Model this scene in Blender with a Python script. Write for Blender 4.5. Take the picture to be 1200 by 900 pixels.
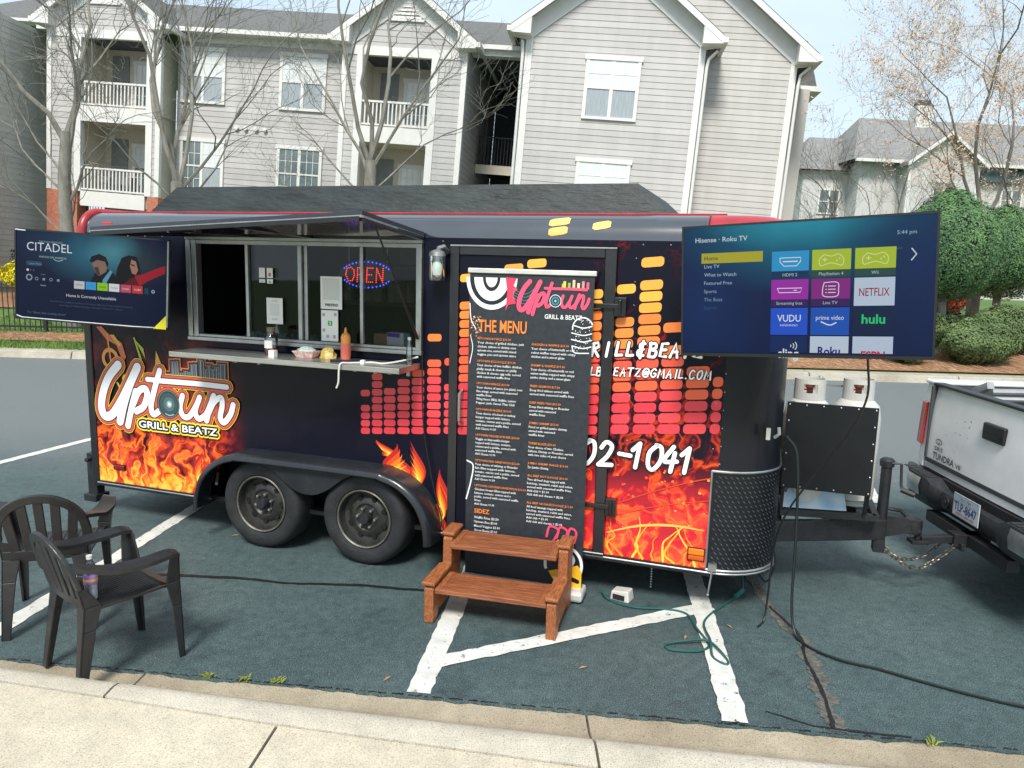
import bpy, math, random
from mathutils import Vector, Matrix
R = math.radians
scene = bpy.context.scene
for o in list(bpy.data.objects): bpy.data.objects.remove(o)
col = scene.collection

# ---------------------------------------------------------------- camera
cam_d = bpy.data.cameras.new('camera'); cam_o = bpy.data.objects.new('camera', cam_d); col.objects.link(cam_o)
cam_d.sensor_width = 36; cam_d.lens = 36 * 890 / 1200; cam_d.clip_start = .05; cam_d.clip_end = 3000
cr, cu, cb = (0.999643, 0.004126, 0.026380), (-0.026700, 0.154483, 0.987635), (0, -0.987987, 0.154538)
cam_o.matrix_world = Matrix(((cr[0], cu[0], cb[0], 0), (cr[1], cu[1], cb[1], 0), (cr[2], cu[2], cb[2], 2.12), (0, 0, 0, 1)))
scene.camera = cam_o

# ---------------------------------------------------------------- light
SUN_EL, SUN_AZ = 50, 191          # azimuth clockwise from +y: the veiled sun stands high behind the camera
w = bpy.data.worlds.new('World'); scene.world = w; w.use_nodes = True
nt = w.node_tree; nt.nodes.clear()
def nn(tree, t, **kw):
    n = tree.nodes.new(t)
    for k, v in kw.items(): setattr(n, k, v)
    return n
wo = nn(nt, 'ShaderNodeOutputWorld'); bg = nn(nt, 'ShaderNodeBackground')
sky = nn(nt, 'ShaderNodeTexSky', sky_type='NISHITA', sun_disc=False, sun_elevation=R(SUN_EL), sun_rotation=R(SUN_AZ), air_density=1.0, dust_density=2.5, ozone_density=1.2, altitude=200)
tc = nn(nt, 'ShaderNodeTexCoord'); mp = nn(nt, 'ShaderNodeMapping'); mp.inputs['Scale'].default_value = (1.3, 1.3, 3.6)
nz = nn(nt, 'ShaderNodeTexNoise'); nz.inputs['Scale'].default_value = 1.7; nz.inputs['Detail'].default_value = 7; nz.inputs['Roughness'].default_value = .58
rp = nn(nt, 'ShaderNodeValToRGB'); rp.color_ramp.elements[0].position = .30; rp.color_ramp.elements[1].position = .66
rp.color_ramp.elements[0].color = (.66, .66, .66, 1); rp.color_ramp.elements[1].color = (.97, .97, .97, 1)
mx = nn(nt, 'ShaderNodeMix', data_type='RGBA'); mx.inputs[7].default_value = (4.9, 5.9, 6.5, 1)
for a, b in ((tc.outputs['Generated'], mp.inputs[0]), (mp.outputs[0], nz.inputs['Vector']), (nz.outputs['Fac'], rp.inputs[0]), (rp.outputs[0], mx.inputs[0]),
             (sky.outputs[0], mx.inputs[6]), (mx.outputs[2], bg.inputs[0]), (bg.outputs[0], wo.inputs[0])): nt.links.new(a, b)
bg.inputs[1].default_value = .10
sd = bpy.data.lights.new('sun', 'SUN'); sd.energy = 2.6; sd.angle = R(15); sd.color = (1, .95, .86)
so = bpy.data.objects.new('sun', sd); col.objects.link(so); so.location = (0, 0, 30)
az, el = R(SUN_AZ), R(SUN_EL)
so.rotation_euler = Vector((math.sin(az) * math.cos(el), math.cos(az) * math.cos(el), math.sin(el))).to_track_quat('Z', 'Y').to_euler()
vs = scene.view_settings; vs.view_transform = 'Standard'; vs.look = 'None'; vs.gamma = 1; vs.use_curve_mapping = False; vs.exposure = 0.8
scene.render.resolution_x, scene.render.resolution_y = 1024, 768
scene.render.engine = 'CYCLES'

# ---------------------------------------------------------------- helpers
def lin(c):
    if isinstance(c, str): c = [int(c[i:i + 2], 16) / 255 for i in (0, 2, 4)]; c = [x / 12.92 if x <= .04045 else ((x + .055) / 1.055) ** 2.4 for x in c]
    return (c[0], c[1], c[2], 1)
MATS = {}
def mat(name, c, rough=.55, metal=0, var=.12, vs=6, bump=0, bs=60, coat=0, spec=.5, emit=0, stretch=None, c2=None, alpha=1, detail=5):
    if name in MATS: return MATS[name]
    m = bpy.data.materials.new(name); m.use_nodes = True; t = m.node_tree; b = t.nodes['Principled BSDF']
    c = lin(c); b.inputs['Base Color'].default_value = c; b.inputs['Roughness'].default_value = rough; b.inputs['Metallic'].default_value = metal
    b.inputs['Coat Weight'].default_value = coat; b.inputs['Coat Roughness'].default_value = .08; b.inputs['Specular IOR Level'].default_value = spec
    if emit:
        b.inputs['Emission Color'].default_value = c; b.inputs['Emission Strength'].default_value = emit; b.inputs['Base Color'].default_value = (.004, .004, .005, 1)
    elif var or c2:
        co = nn(t, 'ShaderNodeTexCoord'); vec = co.outputs['Object']
        if stretch:
            g = nn(t, 'ShaderNodeMapping'); g.inputs['Scale'].default_value = stretch; t.links.new(vec, g.inputs[0]); vec = g.outputs[0]
        n = nn(t, 'ShaderNodeTexNoise'); n.inputs['Scale'].default_value = vs; n.inputs['Detail'].default_value = detail; n.inputs['Roughness'].default_value = .62; t.links.new(vec, n.inputs['Vector'])
        r = nn(t, 'ShaderNodeValToRGB'); e = r.color_ramp.elements; e[0].position = .32; e[1].position = .68
        hi = lin(c2) if c2 else tuple(min(1, x * (1 + var)) for x in c[:3]) + (1,)
        lo = c if c2 else tuple(x * (1 - var) for x in c[:3]) + (1,)
        e[0].color = lo; e[1].color = hi; t.links.new(n.outputs['Fac'], r.inputs[0]); t.links.new(r.outputs[0], b.inputs['Base Color'])
        rr = nn(t, 'ShaderNodeMapRange'); rr.inputs[3].default_value = max(0, rough - .07); rr.inputs[4].default_value = min(1, rough + .09); t.links.new(n.outputs['Fac'], rr.inputs[0]); t.links.new(rr.outputs[0], b.inputs['Roughness'])
        if bump:
            n2 = nn(t, 'ShaderNodeTexNoise'); n2.inputs['Scale'].default_value = bs; n2.inputs['Detail'].default_value = 4; t.links.new(vec, n2.inputs['Vector'])
            bp = nn(t, 'ShaderNodeBump'); bp.inputs['Strength'].default_value = bump; bp.inputs['Distance'].default_value = .01; t.links.new(n2.outputs['Fac'], bp.inputs['Height']); t.links.new(bp.outputs[0], b.inputs['Normal'])
    MATS[name] = m; return m
def glass(name, tint, alpha_mix=.25, rough=.02):
    if name in MATS: return MATS[name]
    m = bpy.data.materials.new(name); m.use_nodes = True; t = m.node_tree; t.nodes.clear()
    o = nn(t, 'ShaderNodeOutputMaterial'); tr = nn(t, 'ShaderNodeBsdfTransparent'); tr.inputs[0].default_value = lin(tint); gl = nn(t, 'ShaderNodeBsdfGlossy'); gl.inputs['Roughness'].default_value = rough
    fr = nn(t, 'ShaderNodeFresnel'); fr.inputs[0].default_value = 1.5; ad = nn(t, 'ShaderNodeMath', operation='ADD'); ad.inputs[1].default_value = alpha_mix
    mi = nn(t, 'ShaderNodeMixShader')
    for a, b in ((fr.outputs[0], ad.inputs[0]), (ad.outputs[0], mi.inputs[0]), (tr.outputs[0], mi.inputs[1]), (gl.outputs[0], mi.inputs[2]), (mi.outputs[0], o.inputs[0])): t.links.new(a, b)
    MATS[name] = m; return m
def pm(c): return mat('print ' + c, c, .35, var=0, coat=.3)          # flat print
def em(c, s=1.0): return mat('screen %s %.2f' % (c, s), c, .2, var=0, emit=s, spec=.15)

class MB:
    def __init__(s): s.v = []; s.f = []; s.mi = []; s.cur = 0
    def add(s, vs_, fs):
        k = len(s.v); s.v += [tuple(p) for p in vs_]; s.f += [tuple(i + k for i in f) for f in fs]; s.mi += [s.cur] * len(fs); return s
    def box(s, x0, x1, y0, y1, z0, z1):
        return s.hexa([(x0, y0, z0), (x1, y0, z0), (x1, y1, z0), (x0, y1, z0), (x0, y0, z1), (x1, y0, z1), (x1, y1, z1), (x0, y1, z1)])
    def hexa(s, p): return s.add(p, [(3, 2, 1, 0), (4, 5, 6, 7), (0, 1, 5, 4), (1, 2, 6, 5), (2, 3, 7, 6), (3, 0, 4, 7)])
    def poly(s, pts): return s.add(pts, [tuple(range(len(pts)))])
    def prism(s, pts, d):
        n = len(pts); d = Vector(d); q = [tuple(Vector(p) + d) for p in pts]
        return s.add(list(pts) + q, [tuple(range(n - 1, -1, -1)), tuple(range(n, 2 * n))] + [(i, (i + 1) % n, n + (i + 1) % n, n + i) for i in range(n)])
    def bar(s, a, b, w_, h_, up=(0, 0, 1)):
        a, b = Vector(a), Vector(b); d = (b - a).normalized(); u = Vector(up)
        if abs(d.dot(u)) > .98: u = Vector((0, 1, 0))
        r = d.cross(u).normalized() * w_ / 2; u = r.cross(d).normalized() * h_ / 2
        return s.hexa([a - r - u, a + r - u, b + r - u, b - r - u, a - r + u, a + r + u, b + r + u, b - r + u])
    def tube(s, pts, rad, n=8, caps=True):
        pts = [Vector(p) for p in pts]; m = len(pts)
        if not isinstance(rad, (list, tuple)): rad = [rad] * m
        k = len(s.v); prev = None; vs_ = []; fs = []
        for i, p in enumerate(pts):
            d = (pts[min(i + 1, m - 1)] - pts[max(i - 1, 0)])
            d = d.normalized() if d.length > 1e-9 else Vector((0, 0, 1))
            if prev is None: a = d.orthogonal().normalized()
            else: a = prev - d * prev.dot(d); a = a.normalized() if a.length > 1e-6 else d.orthogonal().normalized()
            prev = a; b = d.cross(a)
            for j in range(n):
                t = 2 * math.pi * j / n; vs_.append(p + (a * math.cos(t) + b * math.sin(t)) * rad[i])
        for i in range(m - 1):
            for j in range(n): fs.append((i * n + j, i * n + (j + 1) % n, (i + 1) * n + (j + 1) % n, (i + 1) * n + j))
        if caps: fs.append(tuple(range(n - 1, -1, -1))); fs.append(tuple((m - 1) * n + j for j in range(n)))
        return s.add(vs_, fs)
    def lathe(s, prof, c=(0, 0, 0), axis='z', n=24, caps=True):
        vs_ = []; fs = []; m = len(prof)
        for r, h in prof:
            for j in range(n):
                t = 2 * math.pi * j / n; a, b = r * math.cos(t), r * math.sin(t)
                p = {'z': (a, b, h), 'y': (a, h, b), 'x': (h, a, b)}[axis]
                vs_.append((p[0] + c[0], p[1] + c[1], p[2] + c[2]))
        for i in range(m - 1):
            for j in range(n): fs.append((i * n + j, i * n + (j + 1) % n, (i + 1) * n + (j + 1) % n, (i + 1) * n + j))
        if caps: fs.append(tuple(range(n - 1, -1, -1))); fs.append(tuple((m - 1) * n + j for j in range(n)))
        return s.add(vs_, fs)
    def mesh(s, name, mats, smooth=False):
        me = bpy.data.meshes.new(name); me.from_pydata(s.v, [], s.f)
        for m in (mats if isinstance(mats, (list, tuple)) else [mats]): me.materials.append(m)
        if max(s.mi, default=0): me.polygons.foreach_set('material_index', s.mi)
        if smooth:
            me.polygons.foreach_set('use_smooth', [True] * len(s.f)); 
            try: me.set_sharp_from_angle(angle=R(38))
            except Exception: pass
        me.update(); return me
    def build(s, name, mats, parent=None, smooth=False, bevel=0, loc=None, kind=None):
        o = bpy.data.objects.new(name, s.mesh(name, mats, smooth)); col.objects.link(o)
        if parent: o.parent = parent
        if loc: o.location = loc
        if bevel:
            b = o.modifiers.new('bevel', 'BEVEL'); b.width = bevel; b.segments = 2; b.limit_method = 'ANGLE'; b.angle_limit = R(40)
        if kind: o['kind'] = kind
        return o
def B1(*a): return MB().box(*a)
def tag(o, label, cat, group=None):
    o['label'] = label; o['category'] = cat
    if group: o['group'] = group
    return o
def empty(name, loc=(0, 0, 0), rz=0, label=None, cat=None, group=None):
    o = bpy.data.objects.new(name, None); col.objects.link(o); o.location = loc; o.rotation_euler = (0, 0, rz); o.empty_display_size = .1
    if label: tag(o, label, cat, group)
    return o
def link_mesh(name, me, parent=None, loc=(0, 0, 0)):
    o = bpy.data.objects.new(name, me); col.objects.link(o); o.parent = parent; o.location = loc; return o
def catmull(P, n=8):
    P = [Vector(p) for p in P]; out = []; Q = [P[0] * 2 - P[1]] + P + [P[-1] * 2 - P[-2]]
    for i in range(1, len(Q) - 2):
        a, b, c, d = Q[i - 1:i + 3]
        for k in range(n):
            t = k / n; out.append(.5 * ((2 * b) + (c - a) * t + (2 * a - 5 * b + 4 * c - d) * t * t + (3 * b - a - 3 * c + d) * t ** 3))
    out.append(P[-1]); return out
def ribbon(pts, wd, cap=5):
    """outline polygon strip (verts2d, faces) of a round-capped stroke"""
    pts = [Vector((p[0], p[1])) for p in pts]; m = len(pts); vs_ = []; fs = []
    wl = wd if isinstance(wd, (list, tuple)) else [wd] * m
    def nrm(i):
        d = pts[min(i + 1, m - 1)] - pts[max(i - 1, 0)]; d = d.normalized() if d.length > 1e-9 else Vector((1, 0)); return Vector((-d.y, d.x)), d
    for i, p in enumerate(pts):
        n, d = nrm(i); vs_ += [p + n * wl[i] / 2, p - n * wl[i] / 2]
    for i in range(m - 1): fs.append((2 * i, 2 * i + 1, 2 * i + 3, 2 * i + 2))
    for i, sg in ((0, -1), (m - 1, 1)):
        n, d = nrm(i); k = len(vs_); r = wl[i] / 2
        for j in range(1, cap):
            t = math.pi * j / cap; vs_.append(pts[i] + n * r * math.cos(t) + d * sg * r * math.sin(t))
        ring = [2 * i] + list(range(k, k + cap - 1)) + [2 * i + 1]; fs.append(tuple(ring))
    return vs_, fs
class Sheet:
    """flat print: 2-d shapes laid on a plane, each a hair above the last"""
    def __init__(s, o, x, y, step=.00025): s.o = Vector(o); s.x = Vector(x); s.y = Vector(y); s.n = s.x.cross(s.y).normalized(); s.k = 0; s.step = step; s.by = {}
    def put(s, m, vs_, fs, lift=None):
        if lift is None: s.k += 1; lift = s.k * s.step
        b = s.by.setdefault(m.name, (m, MB()))[1]
        pts = [s.o + s.x * v[0] + s.y * v[1] + s.n * lift for v in vs_]
        out = []
        for f in fs:        # wind every face towards the viewer
            a = sum(vs_[f[i]][0] * vs_[f[(i + 1) % len(f)]][1] - vs_[f[(i + 1) % len(f)]][0] * vs_[f[i]][1] for i in range(len(f)))
            out.append(f if a > 0 else tuple(reversed(f)))
        b.add(pts, out)
    def rect(s, m, x0, y0, x1, y1, lift=None): s.put(m, [(x0, y0), (x1, y0), (x1, y1), (x0, y1)], [(0, 1, 2, 3)], lift)
    def rrect(s, m, x0, y0, x1, y1, r, lift=None, n=4, skew=0):
        P = []
        for cx, cy, a0 in ((x1 - r, y1 - r, 0), (x0 + r, y1 - r, 90), (x0 + r, y0 + r, 180), (x1 - r, y0 + r, 270)):
            for j in range(n + 1):
                t = R(a0 + 90 * j / n); x = cx + r * math.cos(t); P.append((x, cy + r * math.sin(t) + skew * (x - x0)))
        s.put(m, P, [tuple(range(len(P)))], lift)
    def poly(s, m, P, lift=None): s.put(m, P, [tuple(range(len(P)))], lift)
    def disc(s, m, x, y, r, n=24, ry=None, lift=None): s.poly(m, [(x + r * math.cos(2 * math.pi * j / n), y + (ry or r) * math.sin(2 * math.pi * j / n)) for j in range(n)], lift)
    def ring(s, m, x, y, r0, r1, n=24, a0=0, a1=360, sy=1):
        vs_ = []; fs = []
        for j in range(n + 1):
            t = R(a0 + (a1 - a0) * j / n); vs_ += [(x + r0 * math.cos(t), y + sy * r0 * math.sin(t)), (x + r1 * math.cos(t), y + sy * r1 * math.sin(t))]
        for j in range(n): fs.append((2 * j, 2 * j + 1, 2 * j + 3, 2 * j + 2))
        s.put(m, vs_, fs)
    def stroke(s, m, pts, wd, n=6, smooth=True):
        p = catmull([(a[0], a[1], 0) for a in pts], n) if smooth and len(pts) > 2 else [Vector((a[0], a[1], 0)) for a in pts]
        v, f = ribbon(p, wd); s.put(m, v, f)
    def text(s, m, body, x, y, h, align='LEFT', wid=None, bold=0, shear=0, res=2):
        v, f = text2d(body, h, align, wid, bold, shear, res); s.put(m, [(x + a, y + b) for a, b in v], f)
    def build(s, name, parent):
        out = []
        for m, b in s.by.values(): out.append(b.build(name, m, parent))
        return out
    def build1(s, name, parent):
        ms = [m for m, b in s.by.values()]; B = MB()
        for i, (m, b) in enumerate(s.by.values()): B.cur = i; B.add(b.v, b.f)
        return B.build(name, ms, parent, kind='stuff' if name.endswith('print') else None)
TC = {}
def text2d(body, h, align, wid, bold, shear, res):
    key = (body, bold, shear, res)
    if key not in TC:
        cu_ = bpy.data.curves.new('t', 'FONT'); cu_.body = body; cu_.size = 1; cu_.offset = bold; cu_.shear = shear; cu_.resolution_u = res; cu_.fill_mode = 'FRONT'
        ob = bpy.data.objects.new('t', cu_); me = bpy.data.meshes.new_from_object(ob)
        v = [(p.co.x, p.co.y) for p in me.vertices]; f = [tuple(p.vertices) for p in me.polygons]
        bpy.data.objects.remove(ob); bpy.data.curves.remove(cu_); bpy.data.meshes.remove(me); TC[key] = (v, f)
    v, f = TC[key]
    if not v: return [], []
    x0, x1 = min(a for a, b in v), max(a for a, b in v); k = h / .72; kx = (wid / (x1 - x0)) if wid else k
    sh = {'LEFT': -x0, 'CENTER': -(x0 + x1) / 2, 'RIGHT': -x1}[align]
    return [((a + sh) * kx, b * k) for a, b in v], f
def copy_tree(o, parent=None):
    c = o.copy(); col.objects.link(c); c.parent = parent
    for ch in [x for x in bpy.data.objects if x.parent == o]: copy_tree(ch, c)
    return c
rnd = random.Random(7)
BLK = mat('black paint', (.012, .012, .015), .32, var=.3, coat=.2)
# ---------------------------------------------------------------- setting: asphalt lot, kerbs, walk, banks
def asphalt_mat():
    m = mat('asphalt', (.046, .060, .066), .82, var=0); t = m.node_tree; b = t.nodes['Principled BSDF']
    co = nn(t, 'ShaderNodeTexCoord')
    def noise(sc, det=6, ro=.6):
        n = nn(t, 'ShaderNodeTexNoise'); n.inputs['Scale'].default_value = sc; n.inputs['Detail'].default_value = det; n.inputs['Roughness'].default_value = ro; t.links.new(co.outputs['Object'], n.inputs['Vector']); return n.outputs['Fac']
    def ramp(src, stops):
        r = nn(t, 'ShaderNodeValToRGB'); t.links.new(src, r.inputs[0]); e = r.color_ramp.elements
        e[0].position, e[0].color = stops[0][0], lin(stops[0][1]); e[1].position, e[1].color = stops[-1][0], lin(stops[-1][1])
        for p, c in stops[1:-1]: x = e.new(p); x.color = lin(c)
        return r.outputs[0]
    def mixc(fac, a, c, mode='MIX'):
        x = nn(t, 'ShaderNodeMix', data_type='RGBA', blend_type=mode)
        for i, v in ((0, fac), (6, a), (7, c)):
            if isinstance(v, (int, float)): x.inputs[i].default_value = v
            elif isinstance(v, tuple): x.inputs[i].default_value = v
            else: t.links.new(v, x.inputs[i])
        return x.outputs[2]
    big = ramp(noise(.55, 5), [(.3, (.030, .051, .057)), (.5, (.041, .067, .074)), (.72, (.060, .088, .094))])
    mid = ramp(noise(16, 8, .8), [(.35, (.66, .67, .67)), (.5, (1, 1, 1)), (.68, (1.4, 1.38, 1.35))])
    fine = ramp(noise(170, 2, .8), [(.38, (.34, .34, .34)), (.5, (1, 1, 1)), (.62, (2.5, 2.45, 2.35))])
    # lot pales with depth: grazing sheen put into the colour, with older lane asphalt
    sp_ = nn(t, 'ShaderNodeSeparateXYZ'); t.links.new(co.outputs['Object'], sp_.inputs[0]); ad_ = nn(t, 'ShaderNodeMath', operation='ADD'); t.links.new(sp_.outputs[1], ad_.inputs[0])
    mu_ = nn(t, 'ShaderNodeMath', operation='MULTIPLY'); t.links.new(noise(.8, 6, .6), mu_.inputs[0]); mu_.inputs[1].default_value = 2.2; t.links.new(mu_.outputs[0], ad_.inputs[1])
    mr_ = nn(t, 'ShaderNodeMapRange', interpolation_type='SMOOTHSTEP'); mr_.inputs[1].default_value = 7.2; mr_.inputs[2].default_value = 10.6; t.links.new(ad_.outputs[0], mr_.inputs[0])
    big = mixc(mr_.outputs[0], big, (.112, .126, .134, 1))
    stain = ramp(noise(1.9, 7, .75), [(.50, (1.12, 1.1, 1.08)), (.58, (1, 1, 1)), (.70, (.5, .53, .56))])
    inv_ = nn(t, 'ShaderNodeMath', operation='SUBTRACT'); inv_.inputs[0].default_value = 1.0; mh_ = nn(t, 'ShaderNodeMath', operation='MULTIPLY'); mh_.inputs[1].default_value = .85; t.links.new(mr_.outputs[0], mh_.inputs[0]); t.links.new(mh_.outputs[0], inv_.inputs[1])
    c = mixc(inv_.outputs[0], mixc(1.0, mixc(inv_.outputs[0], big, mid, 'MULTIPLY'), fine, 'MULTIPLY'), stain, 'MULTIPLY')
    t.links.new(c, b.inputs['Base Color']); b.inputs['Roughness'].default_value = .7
    bp = nn(t, 'ShaderNodeBump'); bp.inputs['Strength'].default_value = .6; bp.inputs['Distance'].default_value = .005
    t.links.new(noise(110, 3, .7), bp.inputs['Height']); t.links.new(bp.outputs[0], b.inputs['Normal']); return m
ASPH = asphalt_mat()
def concrete(name, c, dark, speck=.55):
    m = mat(name, c, .88, var=0); t = m.node_tree; b = t.nodes['Principled BSDF']; co = nn(t, 'ShaderNodeTexCoord'); out = None
    for sc, stops in ((1.1, [(.32, dark), (.62, c)]), (9, [(.35, tuple(.9 for _ in c)), (.6, (1.04, 1.03, 1.02))]), (150, [(.36, (speck, speck * .96, speck * .9)), (.47, (1, 1, 1)), (.72, (1.18, 1.17, 1.15))])):
        n = nn(t, 'ShaderNodeTexNoise'); n.inputs['Scale'].default_value = sc; n.inputs['Detail'].default_value = 4; n.inputs['Roughness'].default_value = .68; t.links.new(co.outputs['Object'], n.inputs['Vector'])
        r = nn(t, 'ShaderNodeValToRGB'); t.links.new(n.outputs['Fac'], r.inputs[0]); e = r.color_ramp.elements
        e[0].position, e[0].color = stops[0][0], lin(stops[0][1]); e[1].position, e[1].color = stops[-1][0], lin(stops[-1][1])
        if len(stops) == 3: x = e.new(stops[1][0]); x.color = lin(stops[1][1])
        if out is None: out = r.outputs[0]
        else:
            x = nn(t, 'ShaderNodeMix', data_type='RGBA', blend_type='MULTIPLY'); x.inputs[0].default_value = 1; t.links.new(out, x.inputs[6]); t.links.new(r.outputs[0], x.inputs[7]); out = x.outputs[2]
        last = n
    t.links.new(out, b.inputs['Base Color']); bp = nn(t, 'ShaderNodeBump'); bp.inputs['Strength'].default_value = .5; bp.inputs['Distance'].default_value = .004
    t.links.new(last.outputs['Fac'], bp.inputs['Height']); t.links.new(bp.outputs[0], b.inputs['Normal']); return m
CONC = concrete('walk concrete', (.55, .50, .40), (.485, .43, .34), .58)
KERB = concrete('kerb concrete', (.58, .54, .46), (.46, .42, .345), .45); GUTN = concrete('gutter concrete', (.44, .38, .285), (.29, .24, .17), .4)
GUTT = concrete('far kerb concrete', (.42, .39, .33), (.30, .27, .22), .6)

def edgeA(x): return 3.426 - .1105 * x                                  # where the asphalt meets the gutter
def kerbw(x):
    P = [(-60, .30), (-3, .31), (-2.4, .34), (-1.7, .40), (-1.1, .46), (-.5, .50), (.36, .55), (2, .60), (60, .60)]
    for (a, p), (b, q) in zip(P, P[1:]):
        if x <= b: return p + (q - p) * (x - a) / (b - a)
    return .6
rg = random.Random(3)
xs = [-60, -40, -20, -10, -6] + [-4.5 + .035 * i for i in range(258)] + [6, 10, 20, 40, 60]
lot = MB(); n = len(xs); pts = []
jag = 0
for x in xs:
    jag = jag * .6 + rg.uniform(-.010, .010); pts.append((x, edgeA(x) + jag - .012, 0))
lot.add(pts + [(x, y, -.03) for x, y, z in pts] + [(x, 15.2 - .011 * x, 0) for x in xs], [(i, i + 1, 2 * n + i + 1, 2 * n + i) for i in range(n - 1)] + [(n + i, n + i + 1, i + 1, i) for i in range(n - 1)])
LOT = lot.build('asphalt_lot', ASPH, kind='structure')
# near kerb: separate cast sections
kr = empty('kerb'); kr['kind'] = 'structure'
prof = [(0, -.012), (.30, -.004), (.46, .022), (.56, .062), (.66, .088), (.78, .099), (1.0, .100)]
jo = [-40, -20, -8.6, -6.35, -4.1, -1.85, .40, 2.65, 4.9, 7.15, 20, 40]
for a, b in zip(jo, jo[1:]):
    k = MB(); m = max(2, int((b - a) / .25)); S = [a + .006 + (b - a - .012) * i / m for i in range(m + 1)]; q = len(prof)
    V = [(x, edgeA(x) + (.05 if t == 0 else 0) - t * kerbw(x), z) for x in S for t, z in prof] + [(x, edgeA(x) + dy - kerbw(x) * s_, -.15) for x in S for s_, dy in ((0, .05), (1, 0))]
    F = [(i * q + j + 1, (i + 1) * q + j + 1, (i + 1) * q + j, i * q + j)[::-1] for i in range(m) for j in range(q - 1)]
    o0 = q * (m + 1)
    F += [(i * q + q - 1, o0 + 2 * i + 1, o0 + 2 * i + 3, (i + 1) * q + q - 1) for i in range(m)]
    for i in (0, m): F.append(tuple(i * q + j for j in range(q)) + (o0 + 2 * i + 1, o0 + 2 * i))
    k.add(V, F); k.mi = [(1 if (f < m * (q - 1) and f % (q - 1) < 3) else 0) for f in range(len(F))]; k.build('kerb_section', [KERB, GUTN], kr, smooth=True)
B1(-60, 60, -9, 9.5, -.40, -.16).build('walk_bed', mat('bedding soil', (.06, .05, .04), .9), kr)
# walk: cast slabs with joints
wk = empty('sidewalk'); wk['kind'] = 'structure'
jx = [-40, -12, -6.3, -4.55, -2.8, -.99, .82, 2.63, 4.4, 6.2, 12, 40]
for a, b in zip(jx, jx[1:]):
    S = [a + .007 + (b - a - .014) * i / 8 for i in range(9)]; s = MB(); sk = -.30
    top = [(x, edgeA(x) - kerbw(x) - .014, .098) for x in S]
    low = [(x + sk * 1.0, -1.0, .098) for x in S]
    m = 9
    s.add(top + low + [(x, y, -.14) for x, y, z in top] + [(x, y, -.14) for x, y, z in low], [(i, m + i, m + i + 1, i + 1) for i in range(8)] + [(i, i + 1, 2 * m + i + 1, 2 * m + i) for i in range(8)] + [(0, 2 * m, 3 * m, m), (8, 2 * m - 1, 4 * m - 1, 3 * m - 1)])
    s.build('slab', CONC, wk)
B1(-60, 60, -60, -1.01, -.3, .07).build('verge', mat('verge grass', (.05, .09, .025), .9, var=.4, vs=3), wk)
# far kerb
fk = MB()
for a, b in zip(range(-60, 60, 3), range(-57, 63, 3)):
    fk.hexa([(a + .01, 15.2 - .011 * a, -.05), (b - .01, 15.2 - .011 * b, -.05), (b - .01, 15.62 - .011 * b, -.05), (a + .01, 15.62 - .011 * a, -.05), (a + .01, 15.28 - .011 * a, .14), (b - .01, 15.28 - .011 * b, .14), (b - .01, 15.62 - .011 * b, .15), (a + .01, 15.62 - .011 * a, .15)])
fk.build('far_kerb', GUTT, kind='structure', bevel=.02)
def bank(x, y): return .12 + .1 * (min(max(y, 15.5), 22.8) - 15.5) + .04 * math.sin(x * .7 + y * .4) * min(1, max(0, (y - 16.5)) / 2)
def terrain(x0, x1, y0, y1, nx, ny, lift):
    g = MB(); V = [(x0 + (x1 - x0) * i / nx, y0 + (y1 - y0) * j / ny) for j in range(ny + 1) for i in range(nx + 1)]
    g.add([(x, y, bank(x, y) + lift) for x, y in V], [(j * (nx + 1) + i, j * (nx + 1) + i + 1, (j + 1) * (nx + 1) + i + 1, (j + 1) * (nx + 1) + i) for j in range(ny) for i in range(nx)]); return g
lw = terrain(-45, 45, 15.55, 27, 90, 24, 0)
lw.add([(-600, 26.99, .84), (600, 26.99, .84), (600, 900, .84), (-600, 900, .84)], [(0, 1, 2, 3)])
lw.build('lawn', mat('lawn grass', (.055, .115, .022), .9, c2=(.11, .19, .04), vs=5, bump=.8, bs=45), kind='structure')
STRAW = mat('pine straw', (.17, .085, .042), .95, c2=(.34, .19, .105), vs=14, bump=1, bs=50)
terrain(3.5, 30, 15.66, 23, 60, 16, .035).build('mulch_bed', STRAW, kind='structure')
terrain(-30, -4, 16.35, 17.25, 50, 4, .03).build('mulch_strip', STRAW, kind='structure')
terrain(-30, -9, 20.6, 24.5, 40, 8, .04).build('shrub_bed', STRAW, kind='structure')
st = MB()
for i in range(9000):
    if i < 7600: x, y = rg.uniform(3.6, 15), rg.uniform(15.68, 18.6); z = bank(x, y) + .036
    else: x, y = rg.uniform(-13, -7), rg.uniform(16.36, 17.24); z = bank(x, y) + .031
    a = rg.uniform(0, math.pi); l = rg.uniform(.04, .12); dx, dy = math.cos(a) * l, math.sin(a) * l; t = .005
    st.add([(x - dx, y - dy, z), (x + dx, y + dy, z + rg.uniform(.01, .05)), (x - dy * t / l, y + dx * t / l, z + .012)], [(0, 1, 2)])
o = st.build('loose_straw', mat('straw needles', (.33, .17, .085), .9, c2=(.5, .33, .2), vs=3), kind='stuff'); tag(o, 'loose brown pine straw scattered over the planting beds', 'pine straw')
# grass blades at the far verge
gb = MB()
for i in range(9000):
    x, y = rg.uniform(-13, -6.5), rg.choice((rg.uniform(15.6, 16.4), rg.uniform(17.2, 20.6))); z = bank(x, y); h = rg.uniform(.04, .09); a = rg.uniform(0, 6.28); u = .012
    gb.add([(x - u * math.cos(a), y - u * math.sin(a), z), (x + u * math.cos(a), y + u * math.sin(a), z), (x + rg.uniform(-.03, .03), y + rg.uniform(-.03, .03), z + h)], [(0, 1, 2)])
o = gb.build('grass', mat('grass blades', (.075, .15, .025), .8, c2=(.16, .25, .05), vs=2), kind='stuff'); tag(o, 'short green grass on the verge behind the far kerb', 'grass')

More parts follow.
